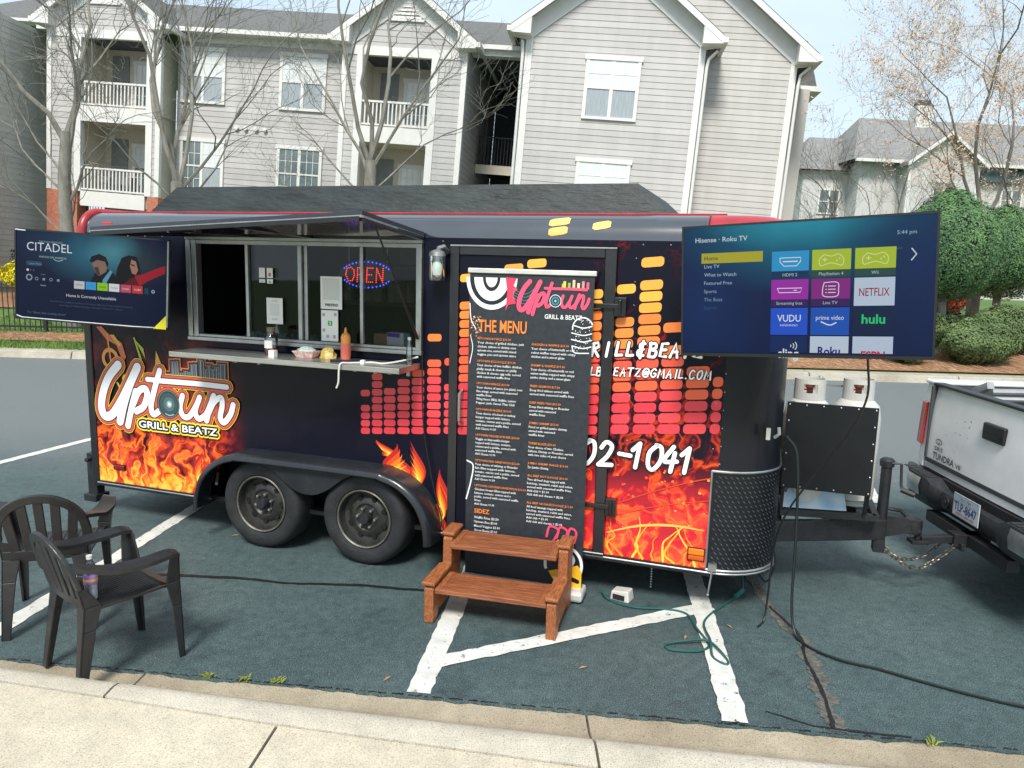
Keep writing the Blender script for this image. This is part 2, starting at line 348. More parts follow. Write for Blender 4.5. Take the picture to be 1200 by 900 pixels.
# loose grit on the tarmac
gt = MB()
for i in range(1900):
    x = rg.uniform(-3.2, 3.6); y = edgeA(x) + .02 + abs(rg.gauss(0, 1)) * .8; r_ = rg.uniform(.0015, .0042); a = rg.uniform(0, 3)
    gt.add([(x + r_ * math.cos(a + k * 2.1), y + r_ * math.sin(a + k * 2.1), .001) for k in range(3)] + [(x, y, .001 + r_ * .9)], [(0, 1, 3), (1, 2, 3), (2, 0, 3)])
o = gt.build('grit', mat('grit stones', (.09, .09, .085), .9, c2=(.26, .25, .23), vs=30), kind='stuff'); tag(o, 'loose pale grit scattered over the near asphalt', 'grit')
# painted stall lines and marks on the asphalt
PAINT = mat('stall paint', (.50, .51, .49), .75, c2=(.68, .68, .65), vs=7, bump=.3, bs=120)
def wear(m):
    t = m.node_tree; b = t.nodes['Principled BSDF']; src = b.inputs['Base Color'].links[0].from_socket
    co = nn(t, 'ShaderNodeTexCoord'); n = nn(t, 'ShaderNodeTexNoise'); n.inputs['Scale'].default_value = 24; n.inputs['Detail'].default_value = 7; n.inputs['Roughness'].default_value = .75; t.links.new(co.outputs['Object'], n.inputs['Vector'])
    r = nn(t, 'ShaderNodeValToRGB'); r.color_ramp.elements[0].position = .35; r.color_ramp.elements[1].position = .42; t.links.new(n.outputs['Fac'], r.inputs[0])
    x = nn(t, 'ShaderNodeMix', data_type='RGBA'); x.inputs[6].default_value = (.07, .08, .085, 1); t.links.new(r.outputs[0], x.inputs[0]); t.links.new(src, x.inputs[7]); t.links.new(x.outputs[2], b.inputs['Base Color'])
wear(PAINT)
def stripe(a, b, wd, lift=.004, name='stall_line', m=None, rag=.006, step=.05):
    a, b = Vector(a), Vector(b); d = b - a; L = d.length; d /= L; nv = Vector((-d.y, d.x)); k = max(2, int(L / step)); V = []
    for i in range(k + 1):
        p = a + d * L * i / k; V += [(*(p + nv * (wd / 2 + rg.uniform(-rag, rag))), lift), (*(p - nv * (wd / 2 + rg.uniform(-rag, rag))), lift)]
    o = MB().add(V, [(2 * i, 2 * i + 1, 2 * i + 3, 2 * i + 2) for i in range(k)]).build(name, m or PAINT, kind='structure'); return o
stripe((-2.89, 3.74), (-2.60, 7.2), .115)
stripe((-.425, 3.50), (-.21, 5.4), .12)
stripe((-.36, 3.80), (1.30, 4.57), .115, .0065)
stripe((1.105, 3.315), (1.36, 5.6), .125, .009)
stripe((-5.35, 6.9), (-4.55, 9.6), .11)
stripe((3.45, 6.9), (4.1, 8.9), .11)
for i in range(4): stripe((-9.4 - 2.7 * i, 6.9), (-8.6 - 2.7 * i, 9.6), .11)
TAR = mat('tar sealed crack', (.010, .011, .013), .5, var=.2, bump=.6, bs=90)
def crack(P, w0, w1, name, m, lift, seed):
    q = random.Random(seed); p = catmull([(x, y, 0) for x, y in P], 26); V = []; a_ = b_ = c_ = .5
    for i, c in enumerate(p):
        d = (p[min(i + 1, len(p) - 1)] - p[max(0, i - 1)]).normalized(); nv = Vector((-d.y, d.x, 0)); t = i / (len(p) - 1); w_ = w0 + (w1 - w0) * t; a_ = a_ * .88 + q.uniform(-.3, 1.3) * .12; b_ = b_ * .88 + q.uniform(-.3, 1.3) * .12; c_ = c_ * .92 + q.uniform(-.4, 1.4) * .08; j = (c_ - .5) * 1.6 * w_
        V += [tuple(c + nv * (w_ * a_ * 1.1 + j) + Vector((0, 0, lift))), tuple(c - nv * (w_ * b_ * 1.1 - j) + Vector((0, 0, lift)))]
    return MB().add(V, [(2 * i, 2 * i + 1, 2 * i + 3, 2 * i + 2) for i in range(len(p) - 1)]).build(name, m, kind='structure')
crack([(-2.62, 4.85), (-2.0, 4.83), (-1.4, 4.76), (-.95, 4.75), (-.5, 4.70), (0, 4.68)], .030, .024, 'sealed_crack', TAR, .005, 1)
PATCH = mat('crumbled asphalt', (.05, .052, .05), .95, c2=(.15, .14, .12), vs=30, bump=1, bs=70)
crack([(1.72, 5.2), (1.70, 4.87), (1.68, 4.55), (1.74, 4.2), (1.68, 3.95), (1.65, 3.72), (1.60, 3.5), (1.56, 3.27)], .05, .085, 'crumbled_crack', PATCH, .004, 2)
crack([(1.69, 4.6), (1.73, 4.2), (1.67, 3.95), (1.63, 3.6), (1.56, 3.28)], .016, .02, 'crack_core', TAR, .0065, 3)
x = -4.4; eb = MB()
while x < 4.6:
    L = rg.uniform(.012, .07); wd = rg.uniform(.004, .016); k = 5; y0 = edgeA(x) - .006
    P = [(x + L * i / k, edgeA(x + L * i / k) - .004 + rg.uniform(-.003, .006), .0035) for i in range(k + 1)]
    eb.add(P + [(a, b + wd * rg.uniform(.4, 1), .0035) for a, b, c in P], [(i, i + 1, k + 2 + i, k + 1 + i) for i in range(k)]); x += L + rg.uniform(-.005, .035)
o = eb.build('asphalt_crumbs', TAR, kind='stuff'); tag(o, 'dark crumbled asphalt along the gutter edge', 'asphalt crumbs')
crack([(1.28, 3.42), (1.42, 3.34), (1.52, 3.30), (1.9, 3.24)], .008, .012, 'edge_crack', TAR, .0045, 4)
# ---------------------------------------------------------------- the food trailer (local x to the nose, y into the trailer, z up)
TR = empty('food_trailer', (-.9796, 5.1995, 0), R(-18.6), 'black food trailer wrapped in flames and equalizer bars with its serving window open', 'food trailer')
ALU = mat('aluminium', (.42, .43, .43), .38, metal=.85, var=.15, vs=9)
STEEL = mat('brushed steel', (.50, .49, .46), .33, metal=.9, var=.18, vs=4, stretch=(1, 12, 12))
GLB = mat('glossy black skin', (.012, .014, .024), .16, var=.25, vs=3, coat=1, spec=.8)
GLB.node_tree.nodes['Principled BSDF'].inputs['Coat IOR'].default_value = 2.0
RED = mat('faded red paint', (.36, .018, .03), .38, var=.25, vs=5, coat=.2)
DKM = mat('dark chassis metal', (.014, .015, .018), .5, var=.35, vs=10, bump=.25)
RUB = mat('tyre rubber', (.009, .010, .012), .7, c2=(.020, .022, .025), vs=9, bump=.35, bs=70)

def wrap_mat():
    m = mat('flame wrap', (.012, .01, .018), .3, var=0, coat=.06, spec=.2); t = m.node_tree; b = t.nodes['Principled BSDF']
    co = nn(t, 'ShaderNodeTexCoord'); sp = nn(t, 'ShaderNodeSeparateXYZ'); t.links.new(co.outputs['Object'], sp.inputs[0]); X, Z = sp.outputs[0], sp.outputs[2]
    def ma(op, a, b_=None, c=None):
        n = nn(t, 'ShaderNodeMath', operation=op)
        for i, v in enumerate((a, b_, c)):
            if v is None: continue
            if isinstance(v, (int, float)): n.inputs[i].default_value = v
            else: t.links.new(v, n.inputs[i])
        return n.outputs[0]
    def ss(a, b_, v):
        n = nn(t, 'ShaderNodeMapRange', interpolation_type='SMOOTHSTEP'); n.inputs[1].default_value = a; n.inputs[2].default_value = b_; t.links.new(v, n.inputs[0]); return n.outputs[0]
    def noise(x, z, sc, det=3, ro=.55):
        c = nn(t, 'ShaderNodeCombineXYZ'); t.links.new(x, c.inputs[0]); t.links.new(z, c.inputs[1]); n = nn(t, 'ShaderNodeTexNoise'); n.inputs['Scale'].default_value = sc; n.inputs['Detail'].default_value = det; n.inputs['Roughness'].default_value = ro
        t.links.new(c.outputs[0], n.inputs['Vector']); return n.outputs['Fac']
    w1 = ma('SUBTRACT', noise(X, Z, 3.2, 2), .5); w2 = ma('SUBTRACT', noise(ma('ADD', X, 7.3), Z, 6.5, 2), .5)
    wx = ma('ADD', ma('MULTIPLY', X, 1.9), ma('ADD', ma('MULTIPLY', w1, 1.2), ma('MULTIPLY', w2, .5))); wz = ma('ADD', ma('MULTIPLY', Z, .95), ma('MULTIPLY', w2, .35))
    n2 = noise(wx, wz, 3.3, 3); rid = ma('SUBTRACT', 1.0, ma('ABSOLUTE', ma('SUBTRACT', ma('MULTIPLY', n2, 2.0), 1.0)))
    rid = ma('POWER', rid, 2.2)
    eL = ma('SUBTRACT', 1.0, ss(-1.42, -1.0, X)); eR = ss(.95, 1.6, X); env = ma('MAXIMUM', eL, ma('MULTIPLY', eR, .95))
    ht = ma('ADD', .20, ma('MULTIPLY', ma('ADD', noise(X, Z, 2.4, 2), -.12), .70))
    tt = ma('DIVIDE', ma('SUBTRACT', ht, ma('SUBTRACT', Z, .30)), ht)
    core = ma('ADD', ma('MULTIPLY', tt, ma('ADD', .16, ma('MULTIPLY', eL, .26))), ma('MULTIPLY', ma('SUBTRACT', rid, .55), 1.2)); core = ma('MULTIPLY', core, env)
    fl = nn(t, 'ShaderNodeValToRGB'); t.links.new(core, fl.inputs[0]); e = fl.color_ramp.elements
    S = [(.0, (.005, .0055, .014)), (.10, (.035, .003, .012)), (.24, (.22, .012, .012)), (.42, (.55, .050, .012)), (.60, (.80, .17, .02)), (.82, (.92, .42, .04)), (1, (1, .66, .14))]
    e[0].position, e[0].color = S[0][0], lin(S[0][1]); e[1].position, e[1].color = 1, lin(S[-1][1])
    for p, c in S[1:-1]: q = e.new(p); q.color = lin(c)
    # red smoke that climbs behind the logo and low glow on the right
    sm = ma('MULTIPLY', ss(.40, .68, noise(ma('MULTIPLY', X, 1.2), ma('ADD', Z, 3), 3.0, 5, .62)), ma('MULTIPLY', eL, ma('SUBTRACT', 1.0, ss(.9, 1.75, Z))))
    gr = ma('MULTIPLY', ma('MULTIPLY', eR, ma('SUBTRACT', 1.0, ss(.55, 1.0, Z))), ma('ADD', .42, noise(ma('MULTIPLY', X, .5), ma('ADD', ma('MULTIPLY', Z, 4.5), ma('MULTIPLY', X, -.8)), 2.6, 4)))
    a1 = nn(t, 'ShaderNodeMix', data_type='RGBA', blend_type='ADD'); t.links.new(sm, a1.inputs[0]); t.links.new(fl.outputs[0], a1.inputs[6]); a1.inputs[7].default_value = (.34, .035, .020, 1)
    a2 = nn(t, 'ShaderNodeMix', data_type='RGBA', blend_type='ADD'); t.links.new(gr, a2.inputs[0]); t.links.new(a1.outputs[2], a2.inputs[6]); a2.inputs[7].default_value = (.62, .020, .026, 1)
    t.links.new(a2.outputs[2], b.inputs['Base Color']); return m
WRAP = wrap_mat()
CY = .16                                                             # radius of the roof cove
def cove(n=8): return [(CY - CY * math.cos(math.pi / 2 * i / n), 2.285 + CY * math.sin(math.pi / 2 * i / n)) for i in range(n + 1)]
WD = 2.13
fp = [(-1.405, .245), (-1.395, .36), (-1.355, .48), (-1.28, .585), (-1.17, .665), (-1.05, .708), (-.9, .722), (.05, .722), (.19, .708), (.32, .665), (.43, .585), (.505, .48), (.545, .36), (.555, .245)]
fp = [tuple(v)[:2] for v in catmull([(a, b, 0) for a, b in fp], 4)]                   # line of the double fender
def arch(x):
    if x <= fp[0][0] or x >= fp[-1][0]: return .30
    for (p, q), (r_, t) in zip(fp, fp[1:]):
        if p <= x <= r_ and r_ > p: return max(.30, q + (t - q) * (x - p) / (r_ - p) - .02)
    return .30
s = MB()
for x0, x1, zz in ((-2.5, -1.5, [(.30, 2.285)]), (-1.5, .38, [(2.25, 2.285)]), (.60, 1.69, [(2.24, 2.285)]), (1.69, 2.36, [(.30, 2.285)])):
    for z0, z1 in zz: s.poly([(x0, 0, z0), (x1, 0, z0), (x1, 0, z1), (x0, 0, z1)])
xs_ = sorted(set([-1.5, .38, .60] + [-1.5 + .03 * i for i in range(70)]))
for x0, x1 in zip(xs_, xs_[1:]):
    zt = 1.53 if x1 <= .3801 else 2.285
    s.poly([(x0, 0, arch(x0)), (x1, 0, arch(x1)), (x1, 0, zt), (x0, 0, zt)])
s.build('side_wall', WRAP, TR)
# roof with both coves, far wall, rear wall
pr = cove() + [(WD - y, z) for y, z in reversed(cove())] ; m = len(pr)
s = MB(); X2 = 2.2
s.add([(x, y, z) for x in (-2.5, X2) for y, z in pr], [(i, m + i, m + i + 1, i + 1)[::-1] for i in range(m - 1)]); s.build('roof', GLB, TR, smooth=True)
s = MB(); s.poly([(-2.5, WD, .3), (2.36, WD, .3), (2.36, WD, 2.285), (-2.5, WD, 2.285)]); s.build('far_wall', GLB, TR)
s = MB(); s.poly([(-2.5, 0, .3), (-2.5, WD, .3), (-2.5, WD, 2.285)] + [(-2.5, y, z) for y, z in reversed(pr[1:-1])] + [(-2.5, 0, 2.285)]); s.build('rear_wall', GLB, TR)
# rounded nose: corner radius .35 swept with the cove
RC = .35
def plan(n=8):
    P = [(2.36, 0, 0, -1)] + [(2.36 + RC * math.sin(math.pi / 2 * i / n), RC - RC * math.cos(math.pi / 2 * i / n), math.sin(math.pi / 2 * i / n), -math.cos(math.pi / 2 * i / n)) for i in range(1, n + 1)]
    return P + [(x, WD - y, nx, -ny) for x, y, nx, ny in reversed(P)]
PL = plan(); m = len(PL)
s = MB(); s.add([(x, y, z) for z in (.30, 2.285) for x, y, a, b in PL], [(i, i + 1, m + i + 1, m + i) for i in range(m - 1)]); s.build('nose_wall', mat('nose black', (.008, .009, .015), .36, var=.3, vs=3, coat=.12, spec=.3), TR, smooth=True)
P2 = [(X2, 0, 0, -1)] + PL + [(X2, WD, 0, 1)]; m2 = len(P2); cv = cove(); q = len(cv)
s = MB(); s.add([(x - a * d, y - b * d, z) for x, y, a, b in P2 for d, z in cv], [(i * q + j, (i + 1) * q + j, (i + 1) * q + j + 1, i * q + j + 1) for i in range(m2 - 1) for j in range(q - 1)] + [tuple(i * q + q - 1 for i in range(m2))])
s.build('nose_cap', RED, TR, smooth=True)
s = MB(); s.tube([(X2 + .01, y - .002 if i < 4 else y, z) for i, (y, z) in enumerate(cv)], .006, 6); s.build('cap_seam', BLK, TR)
# red drip rail along the roof edge and the rear red rim
s = MB(); s.tube([(-2.5, CY, 2.449), (2.2, CY, 2.449)], .007, 6); s.tube([(-2.5, CY + .02, 2.452), (2.3, CY + .02, 2.452)], .005, 6); s.build('drip_rail', RED, TR, smooth=True)
s = MB(); s.tube([(-2.525, .0, 2.05), (-2.525, .0, 2.26)] + [(-2.525, y * 1.0, z) for y, z in cv[1:]] + [(-2.525, .6, 2.446), (-2.525, 1.5, 2.446)], .034, 10); s.build('rear_rim', RED, TR, smooth=True)
B1(-2.56, -2.49, -.012, .06, .25, 2.06).build('rear_post', BLK, TR, bevel=.008); B1(-2.56, -2.49, WD - .06, WD + .01, .25, 2.26).build('rear_post', BLK, TR, bevel=.008)
s = MB().box(-2.66, -2.565, .03, .11, .12, .50).box(-2.68, -2.55, .0, .14, .10, .16).tube([(-2.6, .02, .46), (-2.6, -.03, .46)], .02, 8); s.build('stabiliser_leg', DKM, TR, bevel=.006)
B1(-2.5, -1.37, -.014, .05, .262, .302).build('bottom_rail', BLK, TR); B1(.49, 2.36, -.014, .05, .262, .302).build('bottom_rail', BLK, TR)
MB().tube([(-2.5, -.016, .285), (-1.37, -.016, .285)], .006, 6).build('rail_trim', ALU, TR, smooth=True)
s = MB().tube([(.5, -.016, .285), (2.36, -.016, .285)] + [(x + a * .016, y + b * .016, .285) for x, y, a, b in PL[1:9]], .006, 6); s.build('rail_trim', ALU, TR, smooth=True)
s = MB()
for x in [-2.4 + .163 * i for i in range(30)]:
    if -1.6 < x < .45 or .55 < x < 1.72: continue
    s.lathe([(.0045, 0), (.0045, -.003), (.002, -.005)], (x, 0, 2.262), 'y', 6)
for x in (1.78, 2.30):
    for z in [.5 + .14 * i for i in range(13)]: s.lathe([(.004, 0), (.004, -.003), (.002, -.0045)], (x + .02, 0, z), 'y', 6)
for z in [.75 + .11 * i for i in range(14)]: s.lathe([(.004, .002), (.004, -.003), (.002, -.0045)], (2.365, 0, z), 'y', 6)
s.build('rivets', ALU, TR, kind='stuff')
# floor, chassis, axles
s = MB().box(-2.49, 2.36, .02, WD - .02, .27, .30); s.build('floor', DKM, TR)
s = MB().box(-2.45, 2.5, .30, .36, .15, .268).box(-2.45, 2.5, WD - .36, WD - .30, .15, .268)
for x in (-2.2, -1.6, .7, 1.4, 2.2): s.box(x, x + .05, .36, WD - .36, .19, .262)
s.build('chassis_frame', DKM, TR)
s = MB()
for x in (-.855, 0): s.tube([(x, .1, .335), (x, WD - .1, .335)], .035, 10)
s.build('axles', DKM, TR)
# wheels
def wheel_meshes():
    ty = MB().lathe([(.205, .02), (.22, -.006), (.245, -.016), (.285, -.020), (.312, -.012), (.327, .008), (.335, .035), (.335, .17), (.325, .195), (.30, .21), (.22, .205), (.205, .19)], (0, 0, 0), 'y', 48, caps=False)
    for j in range(4): ty.lathe([(.3352, .05 + .033 * j), (.3365, .055 + .033 * j), (.3365, .071 + .033 * j), (.3352, .076 + .033 * j)], (0, 0, 0), 'y', 48, caps=False)
    rim = MB().lathe([(.207, .03), (.212, -.004), (.205, -.010), (.196, -.004), (.190, .030), (.182, .055), (.150, .062), (.135, .048), (.100, .040), (.088, .052), (.03, .055), (.0, .055)], (0, 0, 0), 'y', 40, caps=False)
    hol = MB()
    for k in range(8):
        a = 2 * math.pi * k / 8; c = (.142 * math.cos(a), .0, .142 * math.sin(a)); hol.lathe([(.019, .0435), (.019, .058), (.0, .058)], c, 'y', 10, caps=False)
        hol.lathe([(.019, .0435), (.0, .0432)], c, 'y', 10, caps=False)
    hub = MB().lathe([(.0, -.012), (.034, -.010), (.040, .0), (.042, .055)], (0, 0, 0), 'y', 18, caps=False)
    nut = MB()
    for k in range(6):
        a = 2 * math.pi * k / 6 + .3; nut.lathe([(.0, .018), (.010, .020), (.011, .05)], (.068 * math.cos(a), 0, .068 * math.sin(a)), 'y', 6, caps=False)
    return ty, rim, hol, hub, nut
RIM = mat('weathered dark rim', (.020, .022, .024), .42, c2=(.05, .048, .042), vs=14, metal=.3)
ring = MB().lathe([(.2075, .0), (.2125, -.006), (.207, -.0125), (.199, -.007)], (0, 0, 0), 'y', 40, caps=False)
me = [b.mesh(nm, mt, True) for b, nm, mt in zip(wheel_meshes(), ('tyre', 'rim', 'rim_hole', 'hub', 'nut'), (RUB, RIM, mat('hole black', (.002, .002, .002), .9, var=0), DKM, ALU))] + [ring.mesh('rim_edge', mat('worn rim edge', (.10, .095, .08), .45, c2=(.20, .19, .155), vs=10, metal=.5), True)]
for i, (x, y, f) in enumerate(((-.855, -.10, 1), (0, -.10, 1), (-.855, WD + .10, -1), (0, WD + .10, -1))):
    wh = bpy.data.objects.new('wheel', None); col.objects.link(wh); wh.parent = TR; wh.location = (x, y, .336); wh.rotation_euler = (0, .4 * i, 0 if f > 0 else math.pi); wh.empty_display_size = .1
    for mm in me:
        o = link_mesh(mm.name, mm, wh)
        if mm.name in ('rim_hole', 'nut'): o['kind'] = 'stuff'
# double-wheel fender with the dip between the wheels
def fenderm():
    k = MB(); n_ = len(fp); cx, cz = -.425, .245; sec = [(-.0, .0), (-.155, 0), (-.183, -.006), (-.20, -.022), (-.204, -.045)]
    V = []
    for i, (x, z) in enumerate(fp):
        a = Vector(fp[min(i + 1, n_ - 1)]) - Vector(fp[max(i - 1, 0)]); nv = Vector((-a.y, a.x)).normalized()
        for y, d in sec: V.append((x + nv.x * d, y, z + nv.y * d))
        for y, d in reversed(sec): V.append((x + nv.x * (d - .008), y + (.006 if y < -.1 else 0), z + nv.y * (d - .008)))
    q = 10; k.add(V, [(i * q + j, i * q + (j + 1) % q, (i + 1) * q + (j + 1) % q, (i + 1) * q + j) for i in range(n_ - 1) for j in range(q)] + [tuple(range(q)), tuple((n_ - 1) * q + j for j in range(q))[::-1]]); return k
fe = fenderm().build('fender', mat('fender plastic', (.013, .015, .019), .24, c2=(.022, .025, .030), vs=5), TR, smooth=True)
sk = catmull([(-.93, .70, 0), (-.74, .635, 0), (-.60, .535, 0), (-.50, .485, 0), (-.425, .475, 0), (-.35, .485, 0), (-.25, .535, 0), (-.11, .635, 0), (.08, .70, 0)], 5)
MB().prism([(p.x, -.15, p.y) for p in sk] + [(.08, -.15, .716), (-.93, -.15, .716)], (0, .008, 0)).build('fender_skirt', mat('fender plastic', (0, 0, 0)), fe)
s = MB().poly([(-1.40, .24, .25), (.52, .24, .25), (.52, .24, .72), (-1.40, .24, .72)]).poly([(-1.40, 0, .705), (.52, 0, .705), (.52, .24, .705), (-1.40, .24, .705)]); s.build('wheel_well', DKM, TR)
s = MB().tube([(-1.30, -.02, .50), (-1.25, -.1, .44)], .012, 6); s.build('fender_stay', ALU, TR)

# serving window: frame, mullions, four panes
wf = empty('serving_window'); wf.parent = TR
fb = MB()
for x0, x1 in ((-1.515, -1.475), (-1.462, -1.425), (.355, .395)): fb.box(x0, x1, -.03, .03, 1.535, 2.245)
fb.box(-1.52, .40, -.032, .034, 2.246, 2.272).box(-1.475, .355, -.024, .03, 2.215, 2.244).box(-1.52, .40, -.036, .05, 1.508, 1.534).box(-1.475, .355, -.024, .04, 1.536, 1.556)
fb.build('window_frame', ALU, wf, bevel=.003)
for x0, x1, y in ((-.562, -.532, -.008), (-.526, -.498, .014), (-1.003, -.979, -.004), (-.072, -.048, -.004)):
    B1(x0, x1, y - .014, y + .012, 1.557, 2.214).build('mullion', ALU, wf, bevel=.002)
PANE = glass('window pane', (.80, .83, .86), 0)
for x0, x1, y in ((-1.42, -1.006, .004), (-.977, -.564, .002), (-.496, -.074, .004), (-.046, .352, .002)):
    if x0 < -1.3: continue                                          # the left pane is slid open behind its neighbour
    MB().poly([(x0, y, 1.557), (x1, y, 1.557), (x1, y, 2.214), (x0, y, 2.214)]).build('pane', PANE, wf)
MB().poly([(-.97, .022, 1.557), (-.57, .022, 1.557), (-.57, .022, 2.214), (-.97, .022, 2.214)]).build('pane', PANE, wf)
# kitchen behind the glass
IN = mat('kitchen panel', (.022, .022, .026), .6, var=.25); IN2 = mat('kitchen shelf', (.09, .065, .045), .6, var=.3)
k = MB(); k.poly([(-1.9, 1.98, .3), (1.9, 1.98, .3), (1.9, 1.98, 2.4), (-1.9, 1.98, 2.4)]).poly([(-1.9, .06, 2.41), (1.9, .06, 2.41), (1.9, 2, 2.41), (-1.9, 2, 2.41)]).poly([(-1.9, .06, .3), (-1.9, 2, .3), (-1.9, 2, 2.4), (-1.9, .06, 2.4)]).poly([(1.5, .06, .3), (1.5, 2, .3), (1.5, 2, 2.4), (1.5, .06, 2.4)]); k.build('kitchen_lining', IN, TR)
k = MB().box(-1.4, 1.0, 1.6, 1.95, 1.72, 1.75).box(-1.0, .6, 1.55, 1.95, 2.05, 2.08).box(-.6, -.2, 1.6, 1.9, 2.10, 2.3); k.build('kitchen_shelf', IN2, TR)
k = MB(); rk = random.Random(5)
for i in range(26):
    x = rk.uniform(-1.35, .9); r = rk.uniform(.03, .075); h = rk.uniform(.10, .24); k.lathe([(r, 0), (r, h * .8), (r * .5, h), (0, h)], (x, 1.74, 1.751), 'z', 10)
k.build('jar', mat('kitchen jars', (.16, .10, .05), .4, c2=(.30, .28, .26), vs=2.5), TR, kind='stuff')
k = MB().box(-1.3, 1.2, .12, .62, 1.40, 1.435); k.build('prep_counter', STEEL, TR)
k = MB()
for i in range(60):
    x = rk.uniform(-1.2, -.55); y = rk.uniform(.16, .34); k.lathe([(rk.uniform(.02, .05), 0), (rk.uniform(.02, .05), rk.uniform(.03, .12)), (.0, .13)], (x, y, 1.436), 'z', 7)
k.build('packets', mat('dark packets', (.05, .06, .07), .3, c2=(.20, .26, .24), vs=12), TR, kind='stuff')
# raised hatch
hp = [(-1.55, -.012, 2.288), (.405, -.012, 2.288), (.398, -.80, 2.368), (-1.575, -.80, 2.262)]
hb = MB().prism(hp, (0, .003, .03)); HA = hb.build('hatch', mat('hatch skin', (.02, .02, .03), .14, var=.2, coat=.5), TR)
hf = MB()
for a, b in zip(hp, hp[1:] + hp[:1]):
    a, b = Vector(a), Vector(b); c = (Vector(hp[0]) + Vector(hp[2])) / 2; sh = Vector((0, 0, -.012)); hf.bar(a + (c - a) * .015 + sh, b + (c - b) * .015 + sh, .035, .024)
hf.bar((-.93, -.03, 2.277), (-.95, -.79, 2.283), .03, .02).bar((-.45, -.03, 2.277), (-.46, -.79, 2.305), .05, .02)
hf.build('hatch_frame', BLK, HA)
ed = MB().bar((-1.575, -.804, 2.262), (.398, -.804, 2.368), .006, .014).bar((.402, -.02, 2.286), (.401, -.80, 2.366), .006, .012); ed.build('hatch_edge', ALU, HA)
for x, zt in ((.375, 2.34),):
    MB().tube([(x, -.04, 1.62), (x - .02, -.30, 1.99)], .011, 8).tube([(x - .02, -.30, 1.99), (x - .04, -.55, zt)], .006, 8).build('gas_strut', mat('strut black', (.012, .013, .016), .3, var=0), TR, smooth=True)
# counter
ct = B1(-1.415, .395, -.345, -.034, 1.418, 1.456).build('counter', STEEL, TR, bevel=.004)
for x in (-1.1, -.9, .05, .3): MB().box(x - .012, x + .012, -.30, -.03, 1.408, 1.4178).box(x - .012, x + .012, -.028, -.001, 1.36, 1.4075).build('counter_bracket', ALU, ct)
# side door in its frame
dr = empty('entry_door'); dr.parent = TR
B1(.665, 1.615, -.022, .02, .33, 2.175).build('door_panel', WRAP, dr)
s = MB().box(.60, .662, -.035, .03, .308, 2.238).box(1.618, 1.688, -.035, .03, .308, 2.238).box(.664, 1.616, -.035, .03, 2.178, 2.238).box(.664, 1.616, -.035, .03, .308, .328); s.build('door_frame', mat('door trim', (.016, .016, .02), .3, var=.2, coat=.3), dr, bevel=.005)
for z in (2.236, .312): MB().tube([(.605, -.038, z), (1.69, -.038, z)], .005, 6).build('frame_edge', ALU, dr)
for z in (1.89, .63):
    h = MB().bar((1.50, -.045, z), (1.72, -.045, z), .014, .03).box(1.69, 1.76, -.05, -.001, z - .06, z + .055).tube([(1.725, -.06, z - .045), (1.725, -.06, z + .04)], .011, 8); h.build('hinge', BLK, dr, bevel=.004)
s = MB().tube([(.70, -.03, 1.30), (.70, -.085, 1.28), (.70, -.085, 1.10), (.70, -.03, 1.08)], .010, 8); s.build('handle', ALU, dr, smooth=True)
# coach lamp with a clear jar
lm = empty('coach_lamp'); lm.parent = TR
s = MB().tube([(.57, -.0, 2.19), (.57, -.07, 2.225), (.55, -.10, 2.215), (.54, -.10, 2.19)], .016, 8).lathe([(.055, 2.165), (.05, 2.19), (.022, 2.205), (0, 2.205)], (.54, -.10, 0), 'z', 16); s.build('lamp_arm', mat('lamp metal', (.30, .30, .29), .4, metal=.7), lm, smooth=True)
MB().lathe([(.052, 2.165), (.054, 2.03), (.046, 2.01), (.0, 2.008)], (.54, -.10, 0), 'z', 18, caps=False).build('lamp_jar', glass('jar glass', (.85, .93, .92), .10), lm, smooth=True)
MB().lathe([(.0, 2.028), (.028, 2.045), (.036, 2.08), (.030, 2.115), (.015, 2.14), (.014, 2.17)], (.54, -.10, 0), 'z', 16).build('bulb', mat('white bulb', (.8, .8, .78), .35, var=0), lm, smooth=True)
# slanted black skirt boards on the roof
rb = empty('roof_skirt'); rb.parent = TR
TRP = mat('weathered black boards', (.004, .007, .009), .55, c2=(.022, .033, .034), vs=2.6, stretch=(1, 3, 4), bump=1, bs=9, detail=10)
b0 = [(-2.16, .30), (1.96, .30), (1.96, 1.83), (-2.16, 1.83)]; b1 = [(-1.94, .38), (1.72, .38), (1.72, 1.75), (-1.94, 1.75)]
for i in range(4):
    j = (i + 1) % 4; n_ = 1
    for k_ in range(n_):
        t0, t1 = k_ / n_ + .002, (k_ + 1) / n_
        L = lambda p, q_, t: (p[0] + (q_[0] - p[0]) * t, p[1] + (q_[1] - p[1]) * t, 2.448 + .212 * t + (.004 * k_))
        MB().prism([L(b0[i], b1[i], t0), L(b0[j], b1[j], t0), L(b0[j], b1[j], t1), L(b0[i], b1[i], t1)], (0, .012 if i == 0 else 0, -.004)).build('skirt_panel', TRP, rb)
MB().poly([(x, y, 2.652) for x, y in b1]).build('skirt_top', TRP, rb)
